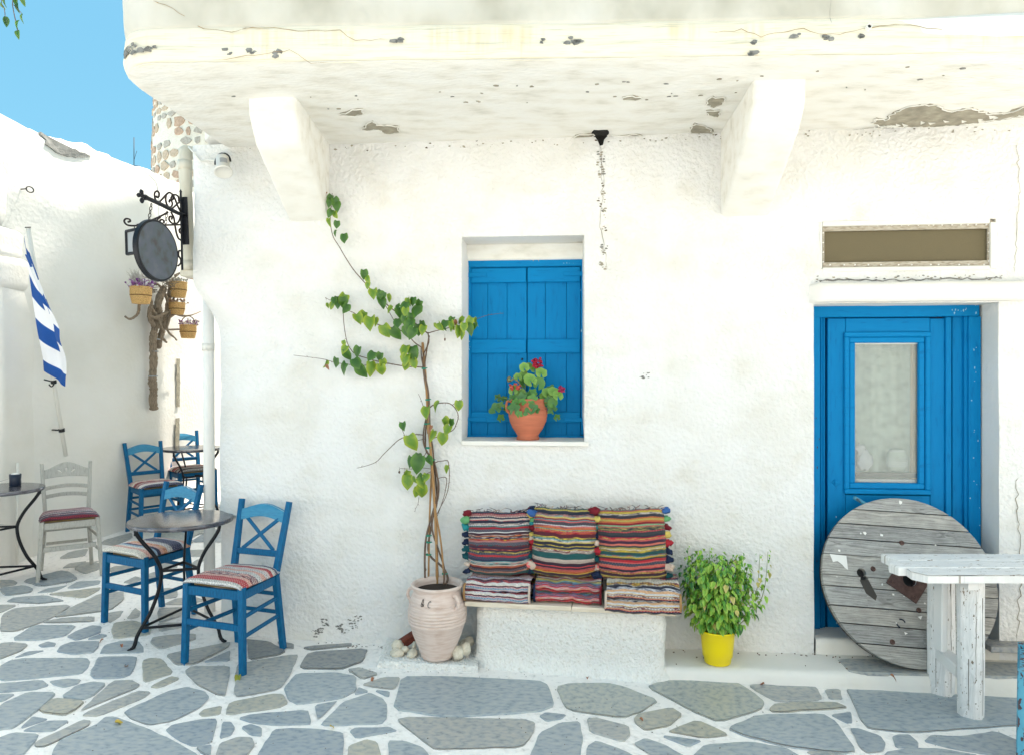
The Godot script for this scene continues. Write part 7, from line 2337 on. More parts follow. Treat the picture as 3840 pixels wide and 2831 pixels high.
	var spots := [[Vector3(-0.645, 0.035, -4.11), 0.042, 0.022, 0.030], [Vector3(-0.561, 0.035, -4.11), 0.040, 0.022, 0.028], [Vector3(-0.655, 0.05, -4.175), 0.038, 0.032, 0.03], [Vector3(-0.657, 0.045, -4.144), 0.022, 0.014, 0.02], [Vector3(-0.604, 0.05, -4.131), 0.026, 0.017, 0.022], [Vector3(-0.558, 0.05, -4.164), 0.014, 0.03, 0.02], [Vector3(-0.301, 0.045, -4.077), 0.048, 0.038, 0.036], [Vector3(-0.26, 0.06, -4.097), 0.03, 0.036, 0.03], [Vector3(-0.28, 0.04, -4.239), 0.035, 0.025, 0.03], [Vector3(-0.248, 0.06, -4.222), 0.03, 0.026, 0.03]]
	for k in spots.size():
		s = Shape.new()
		s.blob(Vector3.ZERO, Vector3(spots[k][1], spots[k][2], spots[k][3]), bumpy, 0.28, k * 7.0, 16, 11)
		var p := put("pebble", s, M.pebble)
		tag(p, words[k], "pebble", "pebbles round the clay pot")
		p.position = spots[k][0] + Vector3(0, spots[k][2] * 0.25, 0)
		p.rotation = Vector3(0, k * 1.3, 0.15 * sin(k * 2.0))
	s = Shape.new()
	s.box(Vector3.ZERO, Vector3(0.12, 0.05, 0.05), 0.008)
	var br := put("brick_piece", s, M.brick)
	tag(br, "broken red brick propped against the wall left of the clay pot", "brick")
	br.position = Vector3(-0.603, 0.07, -4.157) + Vector3(0, 0.01, -0.05)
	br.rotation = Vector3(0.2, 0.3, 0.55)


# ---------------------------------------------------------------- cable drum end and the weathered table
func build_drum_and_table():
	var drum := thing("cable_drum_end", "big round weathered plank end of a cable spool leaning on the blue door", "cable spool", Vector3(2.207, 0.459, -4.075))
	drum.basis = Basis(Vector3.UP, -0.09) * Basis(Vector3.RIGHT, -0.389) * Basis(Vector3.BACK, -0.055)
	var R := 0.461
	var circle := PackedVector2Array()
	for k in 96:
		circle.append(Vector2(cos(TAU * k / 96), sin(TAU * k / 96)) * R * (1.0 + 0.003 * nz(k * 0.5, 2.0)))
	var holes := [Vector3(0, 0, 0.038), Vector3(-0.25, 0.02, 0.025), Vector3(0.065, 0.165, 0.02), Vector3(-0.237, -0.014, 0.021)]
	var cuts := [0.47, 0.379, 0.293, 0.206, 0.113, 0.0, -0.062, -0.166, -0.257, -0.355, -0.47]
	for k in cuts.size() - 1:
		var gap := 0.003 if k != 4 else 0.0
		var low_gap := 0.003 if k + 1 != 5 else 0.0
		var band := PackedVector2Array([Vector2(-0.5, cuts[k + 1] + low_gap), Vector2(0.5, cuts[k + 1] + low_gap), Vector2(0.5, cuts[k] - gap), Vector2(-0.5, cuts[k] - gap)])
		var got := Geometry2D.intersect_polygons(circle, band)
		if got.is_empty():
			continue
		var poly: PackedVector2Array = got[0]
		for h in holes:
			var c := PackedVector2Array()
			for i in 20:
				c.append(Vector2(h.x, h.y) + Vector2(cos(TAU * i / 20), sin(TAU * i / 20)) * h.z)
			var cut := Geometry2D.clip_polygons(poly, c)
			if cut.size() == 1:
				poly = cut[0]
			elif cut.size() > 1 and not Geometry2D.is_polygon_clockwise(cut[0]) and Geometry2D.is_polygon_clockwise(cut[1]):
				pass
		var s := Shape.new()
		var dz := 0.0012 * sin(k * 2.3)
		var off := Vector2(k * 0.37, k * 0.61)
		s.slab(poly, func(p: Vector2, h: float) -> Vector3: return Vector3(p.x, p.y, h + dz), -0.018, 0.018, 0.0, 1.0)
		var m: StandardMaterial3D = M[["grey_wood", "grey_wood_dark", "grey_wood_pale"][[0, 2, 1, 0, 2, 2, 0, 2, 1, 2][k]]]
		# the grain runs along the board: one texture across 1.1 m by 0.28 m
		var key := "board%d" % k
		var mm: StandardMaterial3D = m.duplicate()
		mm.uv1_scale = Vector3(0.95, 3.2, 1)
		mm.uv1_offset = Vector3(off.x, off.y, 0)
		M[key] = mm
		put("board", s, mm, drum)
	var s := Shape.new()
	s.lathe([Vector2(0.0, -0.052), Vector2(R - 0.004, -0.052), Vector2(R - 0.003, -0.020), Vector2(0.0, -0.020)], 72, Vector3.ZERO, Basis(Vector3.RIGHT, PI / 2))
	put("back_boards", s, M.drum_edge, drum)
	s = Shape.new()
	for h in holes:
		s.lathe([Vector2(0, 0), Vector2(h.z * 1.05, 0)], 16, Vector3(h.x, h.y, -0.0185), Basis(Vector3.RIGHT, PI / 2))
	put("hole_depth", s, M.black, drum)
	# rusty square plate with its round socket
	var plate := CSGBox3D.new()
	plate.name = "hub_plate"
	plate.size = Vector3(0.178, 0.178, 0.009)
	plate.material = M.rust
	plate.position = Vector3(0, 0, 0.0235)
	plate.rotation.z = -0.60
	var bore := CSGCylinder3D.new()
	bore.name = "bore"
	bore.radius = 0.036
	bore.height = 0.1
	bore.sides = 28
	bore.rotation.x = PI / 2
	bore.operation = CSGShape3D.OPERATION_SUBTRACTION
	plate.add_child(bore)
	drum.add_child(plate)
	s = Shape.new()
	s.lathe([Vector2(0.0362, -0.018), Vector2(0.0362, 0.031), Vector2(0.041, 0.033), Vector2(0.044, 0.0282)], 28, Vector3.ZERO, Basis(Vector3.RIGHT, PI / 2))
	put("socket", s, M.rust, drum)
	for a in 4:
		var p := Vector2(0.066, 0.066).rotated(a * PI / 2 - 0.60)
		s = Shape.new()
		s.lathe([Vector2(0, 0.007), Vector2(0.008, 0.0055), Vector2(0.0105, 0)], 12, Vector3(p.x, p.y, 0.028), Basis(Vector3.RIGHT, PI / 2))
		put("bolt", s, M.rust, drum)
	for p in [Vector2(-0.185, 0.047), Vector2(-0.016, 0.204), Vector2(0.035, -0.157), Vector2(-0.12, -0.335)]:
		s = Shape.new()
		s.lathe([Vector2(0.006, 0.002), Vector2(0.008, 0.005), Vector2(0.013, 0.0035), Vector2(0.0145, 0)], 16, Vector3(p.x, p.y, 0.018), Basis(Vector3.RIGHT, PI / 2))
		s.lathe([Vector2(0, 0), Vector2(0.007, 0)], 10, Vector3(p.x, p.y, 0.0195), Basis(Vector3.RIGHT, PI / 2))
		put("bolt_hole", s, M.rust, drum)
	# the dark gouge below the left hole, torn paper scraps
	s = Shape.new()
	var gouge := PackedVector2Array([Vector2(-0.262, -0.02), Vector2(-0.216, -0.016), Vector2(-0.178, -0.10), Vector2(-0.188, -0.125), Vector2(-0.236, -0.09)])
	s.slab(gouge, func(p: Vector2, h: float) -> Vector3: return Vector3(p.x, p.y, 0.018 + h), -0.001, 0.0016)
	put("gouge", s, M.drum_edge, drum)
	var scraps := [[[-0.415, 0.112], [-0.325, 0.108], [-0.322, 0.03], [-0.338, 0.04], [-0.352, 0.058], [-0.375, 0.075], [-0.40, 0.068]]]
	for c in [[-0.214, 0.245, 0.012], [-0.235, 0.24, 0.006], [-0.122, 0.24, 0.011], [-0.36, 0.135, 0.009], [0.165, 0.205, 0.007], [-0.145, -0.035, 0.008], [-0.09, -0.085, 0.009], [-0.035, -0.09, 0.005], [0.093, -0.075, 0.008], [0.09, -0.095, 0.006], [0.12, -0.14, 0.012], [0.038, -0.195, 0.013], [-0.048, -0.285, 0.012], [-0.09, -0.235, 0.007], [0.0, 0.435, 0.012], [0.07, -0.118, 0.005], [-0.385, -0.012, 0.004]]:
		var t := []
		var n := rng.randi_range(3, 5)
		var turn := rng.randf() * TAU
		for i in n:
			t.append([c[0] + cos(turn + TAU * i / n) * c[2] * rng.randf_range(0.5, 1.2), c[1] + sin(turn + TAU * i / n) * c[2] * rng.randf_range(0.5, 1.2)])
		scraps.append(t)
	for sc in scraps:
		var poly := PackedVector2Array()
		for p in sc:
			poly.append(Vector2(p[0], p[1]))
		s = Shape.new()
		s.slab(poly, func(p: Vector2, h: float) -> Vector3: return Vector3(p.x, p.y, 0.0195 + h + 0.0015 * nz(p.x * 60.0, p.y * 60.0)), -0.0005, 0.0012)
		put("paper_scrap", s, M.paper, drum)
	s = Shape.new()
	for arc in [[0.3, 1.9], [3.2, 4.4]]:
		var pts := []
		for i in 9:
			var a: float = lerpf(arc[0], arc[1], i / 8.0)
			pts.append(Vector3(-0.065 + cos(a) * 0.022, -0.235 + sin(a) * 0.022, 0.019))
		s.tube(pts, 0.004, 5, 0.3, Vector3.BACK)
	put("painted_ring", s, M.navy, drum)

	# white weathered table
	var table := thing("weathered_table", "rough white weathered timber table with thick post legs, right edge", "table")
	var y := 0.645
	for k in 3:
		s = Shape.new()
		var z0 := -3.50 - 0.137 * k
		var z1 := z0 - 0.133
		var l: float = [1.965, 1.925, 1.985][k]
		var poly := PackedVector2Array([Vector2(l + 0.02, -z0), Vector2(4.0, -z0)])
		poly = PackedVector2Array([Vector2(l + [0.03, 0.0, 0.01][k], -z0), Vector2(3.9, -z0), Vector2(3.9, -z1), Vector2(l + [0.0, 0.02, -0.01][k], -z1), Vector2(l - 0.012, -(z0 + z1) / 2)])
		s.slab(ragged(poly, 0.3, 0.004), func(p: Vector2, h: float) -> Vector3: return Vector3(p.x, y + h + 0.003 * nz(p.x * 3.0, k * 2.0), -p.y), -0.04, 0.0 + 0.002 * k, 0.005, 1.0)
		var m: StandardMaterial3D = M.white_wood.duplicate()
		m.uv1_scale = Vector3(0.8, 2.6, 1)
		m.uv1_offset = Vector3(0.13 * k, 0.31 * k, 0)
		put("top_board", s, m, table)
	for k in 2:
		var foot: Vector3 = [Vector3(2.262, -0.08, -3.60), Vector3(2.268, -0.08, -3.86)][k]
		var w: float = [0.118, 0.128][k]
		s = Shape.new()
		s.grid(20, 40, func(v: float, u: float) -> Vector3:
			var a := u * TAU
			var c := cos(a)
			var q := sin(a)
			# eight-sided hewn post
			var rr := 1.0 / maxf(maxf(absf(c), absf(q)), (absf(c) + absf(q)) / 1.32) * w / 2
			rr *= 1.0 + 0.07 * nz(c * 2.0 + k * 9.0, v * 1.5, q * 2.0) + 0.03 * nz(c * 6.0, v * 3.0, q * 6.0)
			rr *= 1.0 - 0.06 * pow(1.0 - v, 6.0) + 0.02 * nz(u * 30.0, v * 2.0) * (1.0 if v < 0.06 else 0.3)
			return foot + Vector3(c * rr, v * 0.685 + (0.012 * nz(u * 12.0, 3.0) if v == 0.0 else 0.0), q * rr), true)
		put("leg", s, M.white_wood, table)
		# long drying cracks
		for i in 3:
			s = Shape.new()
			var a: float = [1.15, 1.75, 2.3][i] + 0.2 * k
			var pts := []
			var from: float = [0.03, 0.2, 0.05][i]
			var to: float = [0.6, 0.66, 0.3][i]
			for q in 14:
				var v := lerpf(from, to, q / 13.0)
				var c := cos(a + 0.06 * nz(v * 6.0, i * 3.0))
				var qq := sin(a + 0.06 * nz(v * 6.0, i * 3.0))
				var rr := 1.0 / maxf(maxf(absf(c), absf(qq)), (absf(c) + absf(qq)) / 1.32) * w / 2
				rr *= 1.0 + 0.07 * nz(c * 2.0 + k * 9.0, v / 0.685 * 1.5, qq * 2.0) + 0.03 * nz(c * 6.0, v / 0.685 * 3.0, qq * 6.0)
				pts.append(foot + Vector3(c * rr, v, qq * rr))
			s.tube(pts, taper(14, 0.0008, 0.0022), 4)
			put("split", s, M.crack, table)
	s = Shape.new()
	s.beam(Vector3(2.245, 0.125, -3.64), Vector3(2.25, 0.15, -3.82), 0.07, 0.062, Vector3.UP, 0.006)
	put("stretcher", s, M.white_wood, table)
	s = Shape.new()
	s.beam(Vector3(2.225, 0.585, -3.52), Vector3(2.225, 0.585, -3.90), 0.05, 0.038, Vector3.UP, 0.005)
	put("cross_bearer", s, M.white_wood, table)
	s = Shape.new()
	s.beam(Vector3(2.19, 0.2, -3.735), Vector3(2.20, 0.60, -3.745), 0.075, 0.03, Vector3.RIGHT, 0.005)
	put("brace_board", s, M.white_wood, table)


# ---------------------------------------------------------------- downpipes, lamp, hanging signs
func build_sign():
	var up := thing("upper_downpipe", "cream rainwater pipe at the house corner behind the hanging sign", "pipe")
	var s := Shape.new()
	var a := Vector3(-2.069, 2.979, -4.62)
	var b := Vector3(-2.049, 2.266, -4.62)
	s.tube(spline([a + Vector3(0.02, 0.05, -0.10), a + Vector3(0, 0.045, -0.03), a, a.lerp(b, 0.5), b], 5), 0.039, 20)
	put("pipe_body", s, M.pipe, up)
	for p in [a + Vector3(0, -0.05, 0), b + Vector3(0, 0.03, 0)]:
		s = Shape.new()
		s.lathe([Vector2(0.039, -0.03), Vector2(0.0435, -0.03), Vector2(0.0435, 0.03), Vector2(0.039, 0.03)], 20, p)
		put("collar", s, M.pipe, up)
	s = Shape.new()
	s.box(b + Vector3(0.01, -0.02, -0.02), Vector3(0.10, 0.04, 0.10), 0.006)
	put("pipe_foot", s, M.pipe, up)
	var low := thing("lower_downpipe", "white downpipe standing in the recess at the house corner", "pipe")
	s = Shape.new()
	s.tube([Vector3(-2.051, 2.163, -4.93), Vector3(-2.041, 0.012, -4.93)], 0.036, 20)
	put("pipe_body", s, M.paper, low)
	for y in [Vector3(-2.051, 1.793, -4.93), Vector3(-2.044, 0.684, -4.93)]:
		s = Shape.new()
		s.lathe([Vector2(0.036, -0.025), Vector2(0.0405, -0.025), Vector2(0.0405, 0.025), Vector2(0.036, 0.025)], 20, y)
		put("collar", s, M.white_metal, low)
	# spot lamp under the soffit
	var lamp := thing("spot_lamp", "small white spot lamp on a black bracket under the overhang", "lamp")
	var c := Vector3(-1.723, 2.854, 0.115)
	c = Vector3(-1.718, 2.849, -4.34)
	var axis := Vector3(0.22, -0.86, 0.45).normalized()
	var bas := Basis(Quaternion(Vector3.UP, -axis))
	s = Shape.new()
	s.lathe([Vector2(0, 0.062), Vector2(0.034, 0.06), Vector2(0.039, 0.05), Vector2(0.039, -0.035), Vector2(0.044, -0.042), Vector2(0.052, -0.046), Vector2(0.053, -0.056), Vector2(0.046, -0.06), Vector2(0.040, -0.05), Vector2(0, -0.045)], 28, c, bas)
	put("lamp_body", s, M.white_metal, lamp)
	s = Shape.new()
	var arc := []
	for k in 11:
		var t := PI * k / 10.0
		arc.append(c + bas * Vector3(cos(t) * 0.046, 0.02 + sin(t) * 0.075, 0))
	s.tube(arc, 0.006, 6)
	s.tube([c + bas * Vector3(0, 0.094, 0), Vector3(-1.794, 2.957, -4.481)], 0.008, 6)
	put("bracket", s, M.black, lamp)
	s = Shape.new()
	s.grid(8, 4, func(u: float, v: float) -> Vector3:
		var t := lerpf(-1.2, -0.1, u) - PI / 4 + 0.35
		return c + bas * Vector3(cos(t) * 0.0397, lerpf(-0.012, 0.024, v), -sin(t) * 0.0397))
	put("rating_label", s, M.label, lamp)
	s = Shape.new()
	s.tube(spline([c + bas * Vector3(-0.02, 0.06, -0.02), Vector3(-1.862, 2.922, -4.478), Vector3(-1.911, 2.917, -4.48), Vector3(-1.952, 2.966, -4.484), Vector3(-2.002, 3.014, -4.52)], 5), 0.006, 6)
	put("cable", s, M.white_metal, lamp)

	# wrought iron bracket
	var br := thing("sign_bracket", "black wrought iron bracket with scrolls carrying the hanging signs", "bracket")
	s = Shape.new()
	s.beam(Vector3(-2.041, 2.709, -4.54), Vector3(-2.029, 2.414, -4.54), 0.045, 0.012, Vector3.BACK, 0.004)
	put("wall_plate", s, M.iron, br)
	s = Shape.new()
	s.beam(Vector3(-2.051, 2.74, -4.52), Vector3(-2.041, 2.253, -4.52), 0.011, 0.011, Vector3.BACK, 0.002)
	s.tube([Vector3(-2.051, 2.735, -4.52), Vector3(-2.052, 2.752, -4.52)], [0.01, 0.001], 6)
	put("upright", s, M.iron, br)
	s = Shape.new()
	s.tube([Vector3(-2.028, 2.595, -4.53), Vector3(-2.047, 2.594, -4.47), Vector3(-2.051, 2.599, -4.27), Vector3(-2.063, 2.602, -4.09), Vector3(-2.064, 2.597, -4.04)], [0.009, 0.012, 0.0125, 0.0125, 0.006], 10)
	s.blob(Vector3(-2.061, 2.617, -4.06), Vector3(0.012, 0.016, 0.012), bumpy, 0.4, 1.0)
	s.blob(Vector3(-2.057, 2.572, -4.06), Vector3(0.012, 0.016, 0.012), bumpy, 0.4, 2.0)
	s.blob(Vector3(-2.064, 2.597, -4.04), Vector3(0.013, 0.012, 0.012), bumpy, 0.3, 3.0)
	s.lathe([Vector2(0.014, -0.01), Vector2(0.017, 0), Vector2(0.014, 0.01)], 10, Vector3(-2.06, 2.599, -4.1), Basis(Vector3.BACK, 1.2))
	put("arm", s, M.iron, br)
	for sc in [
		[Vector3(-2.053, 2.608, -4.25), Vector3(-2.058, 2.612, -4.22), Vector3(-2.066, 2.636, -4.22), Vector3(-2.064, 2.657, -4.22), Vector3(-2.055, 2.667, -4.23), Vector3(-2.049, 2.657, -4.24), Vector3(-2.052, 2.637, -4.24), Vector3(-2.057, 2.631, -4.23), Vector3(-2.06, 2.64, -4.23)],
		[Vector3(-2.053, 2.608, -4.25), Vector3(-2.047, 2.637, -4.28), Vector3(-2.042, 2.666, -4.31), Vector3(-2.033, 2.684, -4.33), Vector3(-2.034, 2.685, -4.37), Vector3(-2.038, 2.678, -4.4), Vector3(-2.041, 2.656, -4.39), Vector3(-2.045, 2.663, -4.38), Vector3(-2.038, 2.678, -4.38)],
		[Vector3(-2.042, 2.664, -4.31), Vector3(-2.049, 2.637, -4.32), Vector3(-2.048, 2.609, -4.34), Vector3(-2.049, 2.609, -4.38), Vector3(-2.042, 2.629, -4.39), Vector3(-2.043, 2.647, -4.38), Vector3(-2.048, 2.651, -4.37), Vector3(-2.047, 2.634, -4.36)],
		[Vector3(-2.034, 2.681, -4.37), Vector3(-2.036, 2.667, -4.41), Vector3(-2.043, 2.637, -4.46), Vector3(-2.047, 2.612, -4.51)],
		[Vector3(-2.043, 2.598, -4.38), Vector3(-2.041, 2.624, -4.42), Vector3(-2.043, 2.656, -4.47), Vector3(-2.046, 2.668, -4.5)],
		[Vector3(-2.053, 2.672, -4.5), Vector3(-2.047, 2.696, -4.48), Vector3(-2.046, 2.699, -4.44), Vector3(-2.036, 2.682, -4.38)],
		[Vector3(-2.045, 2.578, -4.38), Vector3(-2.047, 2.554, -4.42), Vector3(-2.05, 2.517, -4.44), Vector3(-2.055, 2.474, -4.47), Vector3(-2.057, 2.447, -4.5), Vector3(-2.051, 2.438, -4.52)],
		[Vector3(-2.051, 2.601, -4.52), Vector3(-2.048, 2.563, -4.5), Vector3(-2.051, 2.532, -4.47), Vector3(-2.048, 2.517, -4.4), Vector3(-2.052, 2.531, -4.37), Vector3(-2.048, 2.551, -4.37), Vector3(-2.045, 2.552, -4.39), Vector3(-2.047, 2.536, -4.39)],
		[Vector3(-2.049, 2.573, -4.35), Vector3(-2.094, 2.553, -4.36), Vector3(-2.152, 2.535, -4.38), Vector3(-2.219, 2.519, -4.4), Vector3(-2.27, 2.511, -4.42)],
		[Vector3(-2.053, 2.533, -4.52), Vector3(-2.119, 2.527, -4.5), Vector3(-2.188, 2.518, -4.47), Vector3(-2.253, 2.513, -4.45), Vector3(-2.316, 2.509, -4.43), Vector3(-2.341, 2.517, -4.43), Vector3(-2.353, 2.536, -4.43), Vector3(-2.343, 2.55, -4.43), Vector3(-2.323, 2.548, -4.43), Vector3(-2.316, 2.536, -4.43), Vector3(-2.331, 2.53, -4.43)],
		[Vector3(-2.118, 2.517, -4.36), Vector3(-2.116, 2.533, -4.36), Vector3(-2.103, 2.547, -4.37)],
		[Vector3(-2.091, 2.513, -4.38), Vector3(-2.088, 2.527, -4.38), Vector3(-2.101, 2.535, -4.38), Vector3(-2.112, 2.527, -4.38), Vector3(-2.11, 2.517, -4.38)],
		[Vector3(-2.049, 2.515, -4.53), Vector3(-2.055, 2.501, -4.51), Vector3(-2.051, 2.482, -4.51), Vector3(-2.045, 2.484, -4.53)],
		[Vector3(-2.049, 2.372, -4.53), Vector3(-2.053, 2.367, -4.5), Vector3(-2.055, 2.338, -4.5), Vector3(-2.051, 2.32, -4.52), Vector3(-2.051, 2.295, -4.52), Vector3(-2.054, 2.274, -4.49)],
	]:
		s = Shape.new()
		s.tube(spline(sc, 6), 0.0058, 6)
		put("scroll", s, M.brown_iron, br)
	var oval := thing("oval_sign", "large dark blank oval metal sign hanging from the iron bracket", "sign")
	# its plane holds the vertical and the bracket's arm
	var top := Vector3(-2.039, 2.478, -4.18)
	var centre := Vector3(-2.078, 2.329, -4.27)
	var far := Vector3(0.02, 0, -1.0).normalized()
	far = Vector3(0.16, -0.04, -0.98).normalized()
	var upv := Vector3.UP
	var nrm := upv.cross(far).normalized()
	if nrm.z < 0:
		nrm = -nrm
	var A := 0.19
	var B := 0.178
	for part in 2:
		s = Shape.new()
		var pts := PackedVector2Array()
		for k in 56:
			pts.append(Vector2(cos(TAU * k / 56) * A, sin(TAU * k / 56) * B) * (1.0 if part == 0 else 0.93))
		s.slab(pts, func(p: Vector2, h: float) -> Vector3: return centre + far * p.x + upv * p.y - far.cross(upv).normalized() * -h, -0.016 if part == 0 else -0.02, 0.012 if part == 0 else 0.0145, 0.003)
		put(["sign_rim", "sign_face"][part], s, M.sign_metal if part == 1 else M.iron, oval)
	for ch in [[Vector3(-2.073, 2.59, -4.2), -0.07], [Vector3(-2.05, 2.577, -4.34), 0.08]]:
		var from: Vector3 = ch[0]
		var to: Vector3 = centre + far * ch[1] + upv * (B * 0.90)
		var n := 5
		s = Shape.new()
		for k in n:
			var p0 := from.lerp(to, k / float(n))
			var p1 := from.lerp(to, (k + 1.12) / float(n))
			var side := (Vector3.RIGHT if k % 2 else Vector3.BACK) * 0.007
			s.tube([p0, p0.lerp(p1, 0.2) + side, p0.lerp(p1, 0.8) + side, p1, p0.lerp(p1, 0.8) - side, p0.lerp(p1, 0.2) - side, p0], 0.0024, 5)
		put("chain", s, M.brown_iron, oval)
	var box := thing("framed_sign", "small cream panel in a dark frame hanging behind the oval sign", "sign")
	var q := [Vector3(-2.377, 2.487, -4.5), Vector3(-2.237, 2.493, -4.42), Vector3(-2.237, 2.349, -4.42), Vector3(-2.373, 2.348, -4.5)]
	s = Shape.new()
	for k in 4:
		s.beam(q[k], q[(k + 1) % 4], 0.016, 0.018, Vector3(0.3, 0.1, 1).normalized(), 0.002)
	put("frame", s, M.iron, box)
	s = Shape.new()
	s.quad(q[3], q[2], q[1], q[0])
	s.quad(q[0] + Vector3(0, 0, -0.006), q[1] + Vector3(0, 0, -0.006), q[2] + Vector3(0, 0, -0.006), q[3] + Vector3(0, 0, -0.006))
	put("panel", s, M.label, box)
	s = Shape.new()
	s.tube([q[0].lerp(q[1], 0.5), Vector3(-2.297, 2.511, -4.44)], 0.003, 5)
	s.tube([q[0].lerp(q[1], 0.9), Vector3(-2.256, 2.511, -4.44)], 0.003, 5)
	put("hook", s, M.iron, box)


# ---------------------------------------------------------------- driftwood with baskets on the courtyard wall
func build_driftwood():
	var d := thing("driftwood", "tall forked grey driftwood branch tied to the courtyard wall", "driftwood")
	var limbs := [
		[[Vector3(-3.63, 1.278, -7.399), Vector3(-3.623, 1.369, -7.369), Vector3(-3.621, 1.457, -7.382), Vector3(-3.624, 1.555, -7.359), Vector3(-3.623, 1.662, -7.366), Vector3(-3.613, 1.779, -7.362), Vector3(-3.615, 1.896, -7.349), Vector3(-3.606, 1.992, -7.338), Vector3(-3.603, 2.091, -7.361), Vector3(-3.605, 2.187, -7.342), Vector3(-3.608, 2.301, -7.312)], 0.062, 0.045],
		[[Vector3(-3.598, 1.889, -7.42), Vector3(-3.586, 1.978, -7.436), Vector3(-3.573, 2.078, -7.461), Vector3(-3.562, 2.178, -7.478), Vector3(-3.556, 2.282, -7.53), Vector3(-3.553, 2.395, -7.562), Vector3(-3.543, 2.516, -7.562)], 0.046, 0.034],
		[[Vector3(-3.583, 2.091, -7.36), Vector3(-3.563, 2.188, -7.359), Vector3(-3.565, 2.284, -7.343), Vector3(-3.562, 2.395, -7.376), Vector3(-3.553, 2.503, -7.461)], 0.07, 0.05],
		[[Vector3(-3.572, 2.105, -7.277), Vector3(-3.57, 2.175, -7.195), Vector3(-3.57, 2.251, -7.195), Vector3(-3.567, 2.331, -7.227), Vector3(-3.563, 2.381, -7.162)], 0.035, 0.02],
		[[Vector3(-3.612, 2.292, -7.073), Vector3(-3.613, 2.24, -7.07), Vector3(-3.607, 2.194, -7.026), Vector3(-3.612, 2.15, -6.947), Vector3(-3.629, 2.143, -6.909), Vector3(-3.644, 2.163, -6.875)], 0.022, 0.014],
		[[Vector3(-3.56, 2.28, -7.194), Vector3(-3.545, 2.227, -7.242), Vector3(-3.538, 2.165, -7.308), Vector3(-3.533, 2.091, -7.358), Vector3(-3.528, 2.047, -7.412)], 0.026, 0.018],
		[[Vector3(-3.52, 2.279, -7.495), Vector3(-3.511, 2.199, -7.486), Vector3(-3.515, 2.097, -7.442), Vector3(-3.511, 2.04, -7.477), Vector3(-3.503, 2.005, -7.565), Vector3(-3.498, 1.977, -7.615)], 0.02, 0.012],
		[[Vector3(-3.552, 2.079, -7.478), Vector3(-3.533, 2.083, -7.565), Vector3(-3.508, 2.096, -7.71)], 0.016, 0.012],
		[[Vector3(-3.552, 2.139, -7.478), Vector3(-3.528, 2.201, -7.512), Vector3(-3.501, 2.247, -7.583), Vector3(-3.48, 2.236, -7.692), Vector3(-3.463, 2.255, -7.862), Vector3(-3.434, 2.314, -8.05)], 0.03, 0.006],
		[[Vector3(-3.575, 1.998, -7.444), Vector3(-3.57, 1.971, -7.496), Vector3(-3.566, 1.948, -7.539)], 0.024, 0.014],
		[[Vector3(-3.555, 2.19, -7.146), Vector3(-3.527, 2.178, -7.224), Vector3(-3.517, 2.215, -7.323), Vector3(-3.507, 2.253, -7.425)], 0.028, 0.02],
		[[Vector3(-3.517, 2.644, -7.619), Vector3(-3.506, 2.69, -7.728), Vector3(-3.503, 2.666, -7.859), Vector3(-3.497, 2.668, -8.024)], 0.02, 0.01],
		[[Vector3(-3.536, 2.392, -7.53), Vector3(-3.521, 2.388, -7.583), Vector3(-3.511, 2.428, -7.583)], 0.02, 0.014],
		[[Vector3(-3.54, 2.28, -7.291), Vector3(-3.528, 2.398, -7.315), Vector3(-3.518, 2.428, -7.408), Vector3(-3.514, 2.354, -7.451)], 0.036, 0.022],
		[[Vector3(-3.565, 2.323, -7.147), Vector3(-3.571, 2.335, -7.084), Vector3(-3.585, 2.302, -7.039)], 0.02, 0.014],
		[[Vector3(-3.542, 2.493, -7.375), Vector3(-3.54, 2.521, -7.291), Vector3(-3.547, 2.522, -7.226)], 0.018, 0.008],
		[[Vector3(-3.516, 2.422, -7.53), Vector3(-3.52, 2.517, -7.495), Vector3(-3.519, 2.601, -7.601)], 0.026, 0.012],
	]
	for l in limbs:
		var s := Shape.new()
		var path := spline(l[0], 6)
		var r := taper(path.size(), l[1], l[2])
		for i in r.size():
			r[i] = r[i] * 0.68 * (1.0 + 0.35 * nz(i * 0.45, l[1] * 90.0))
			path[i] += Vector3(0.012, 0.0, 0.012) * nz(i * 0.5, l[1] * 70.0, 6.0)
		s.tube(path, r, 9)
		put("limb", s, M.driftwood, d)
	for y in [Vector3(-3.613, 1.852, -7.362), Vector3(-3.614, 1.603, -7.352), Vector3(-3.602, 1.973, -7.378)]:
		var s := Shape.new()
		s.lathe([Vector2(0.042, -0.006), Vector2(0.046, 0), Vector2(0.042, 0.006)], 14, y)
		put("cord", s, M.label, d)
	var tangle := Shape.new()
	for k in 70:
		var p: Vector3 = Vector3(-3.547, 2.516, -7.325) + Vector3(rng.randf_range(-0.15, 0.16), rng.randf_range(-0.10, 0.08), rng.randf_range(-0.05, 0.06))
		tangle.tube(spline([p, p + Vector3(rng.randf_range(-0.06, 0.06), rng.randf_range(-0.03, 0.08), rng.randf_range(-0.02, 0.04)), p + Vector3(rng.randf_range(-0.1, 0.1), rng.randf_range(0.0, 0.1), rng.randf_range(-0.02, 0.04))], 3), 0.003, 4)
	put("twigs", tangle, M.driftwood, d).set_meta("kind", "stuff")
	var words := ["wicker basket of purple dried flowers, leftmost on the driftwood", "wicker basket under the hanging oval sign, uppermost right on the driftwood", "wicker basket half hidden below the uppermost right one on the driftwood", "small wicker basket with a hoop handle, lowest on the driftwood"]
	var spots := [[Vector3(-3.525, 2.288, -6.935), 0.092, 0.155], [Vector3(-3.463, 2.416, -7.565), 0.086, 0.155], [Vector3(-3.464, 2.238, -7.55), 0.074, 0.118], [Vector3(-3.443, 2.005, -7.76), 0.080, 0.135]]
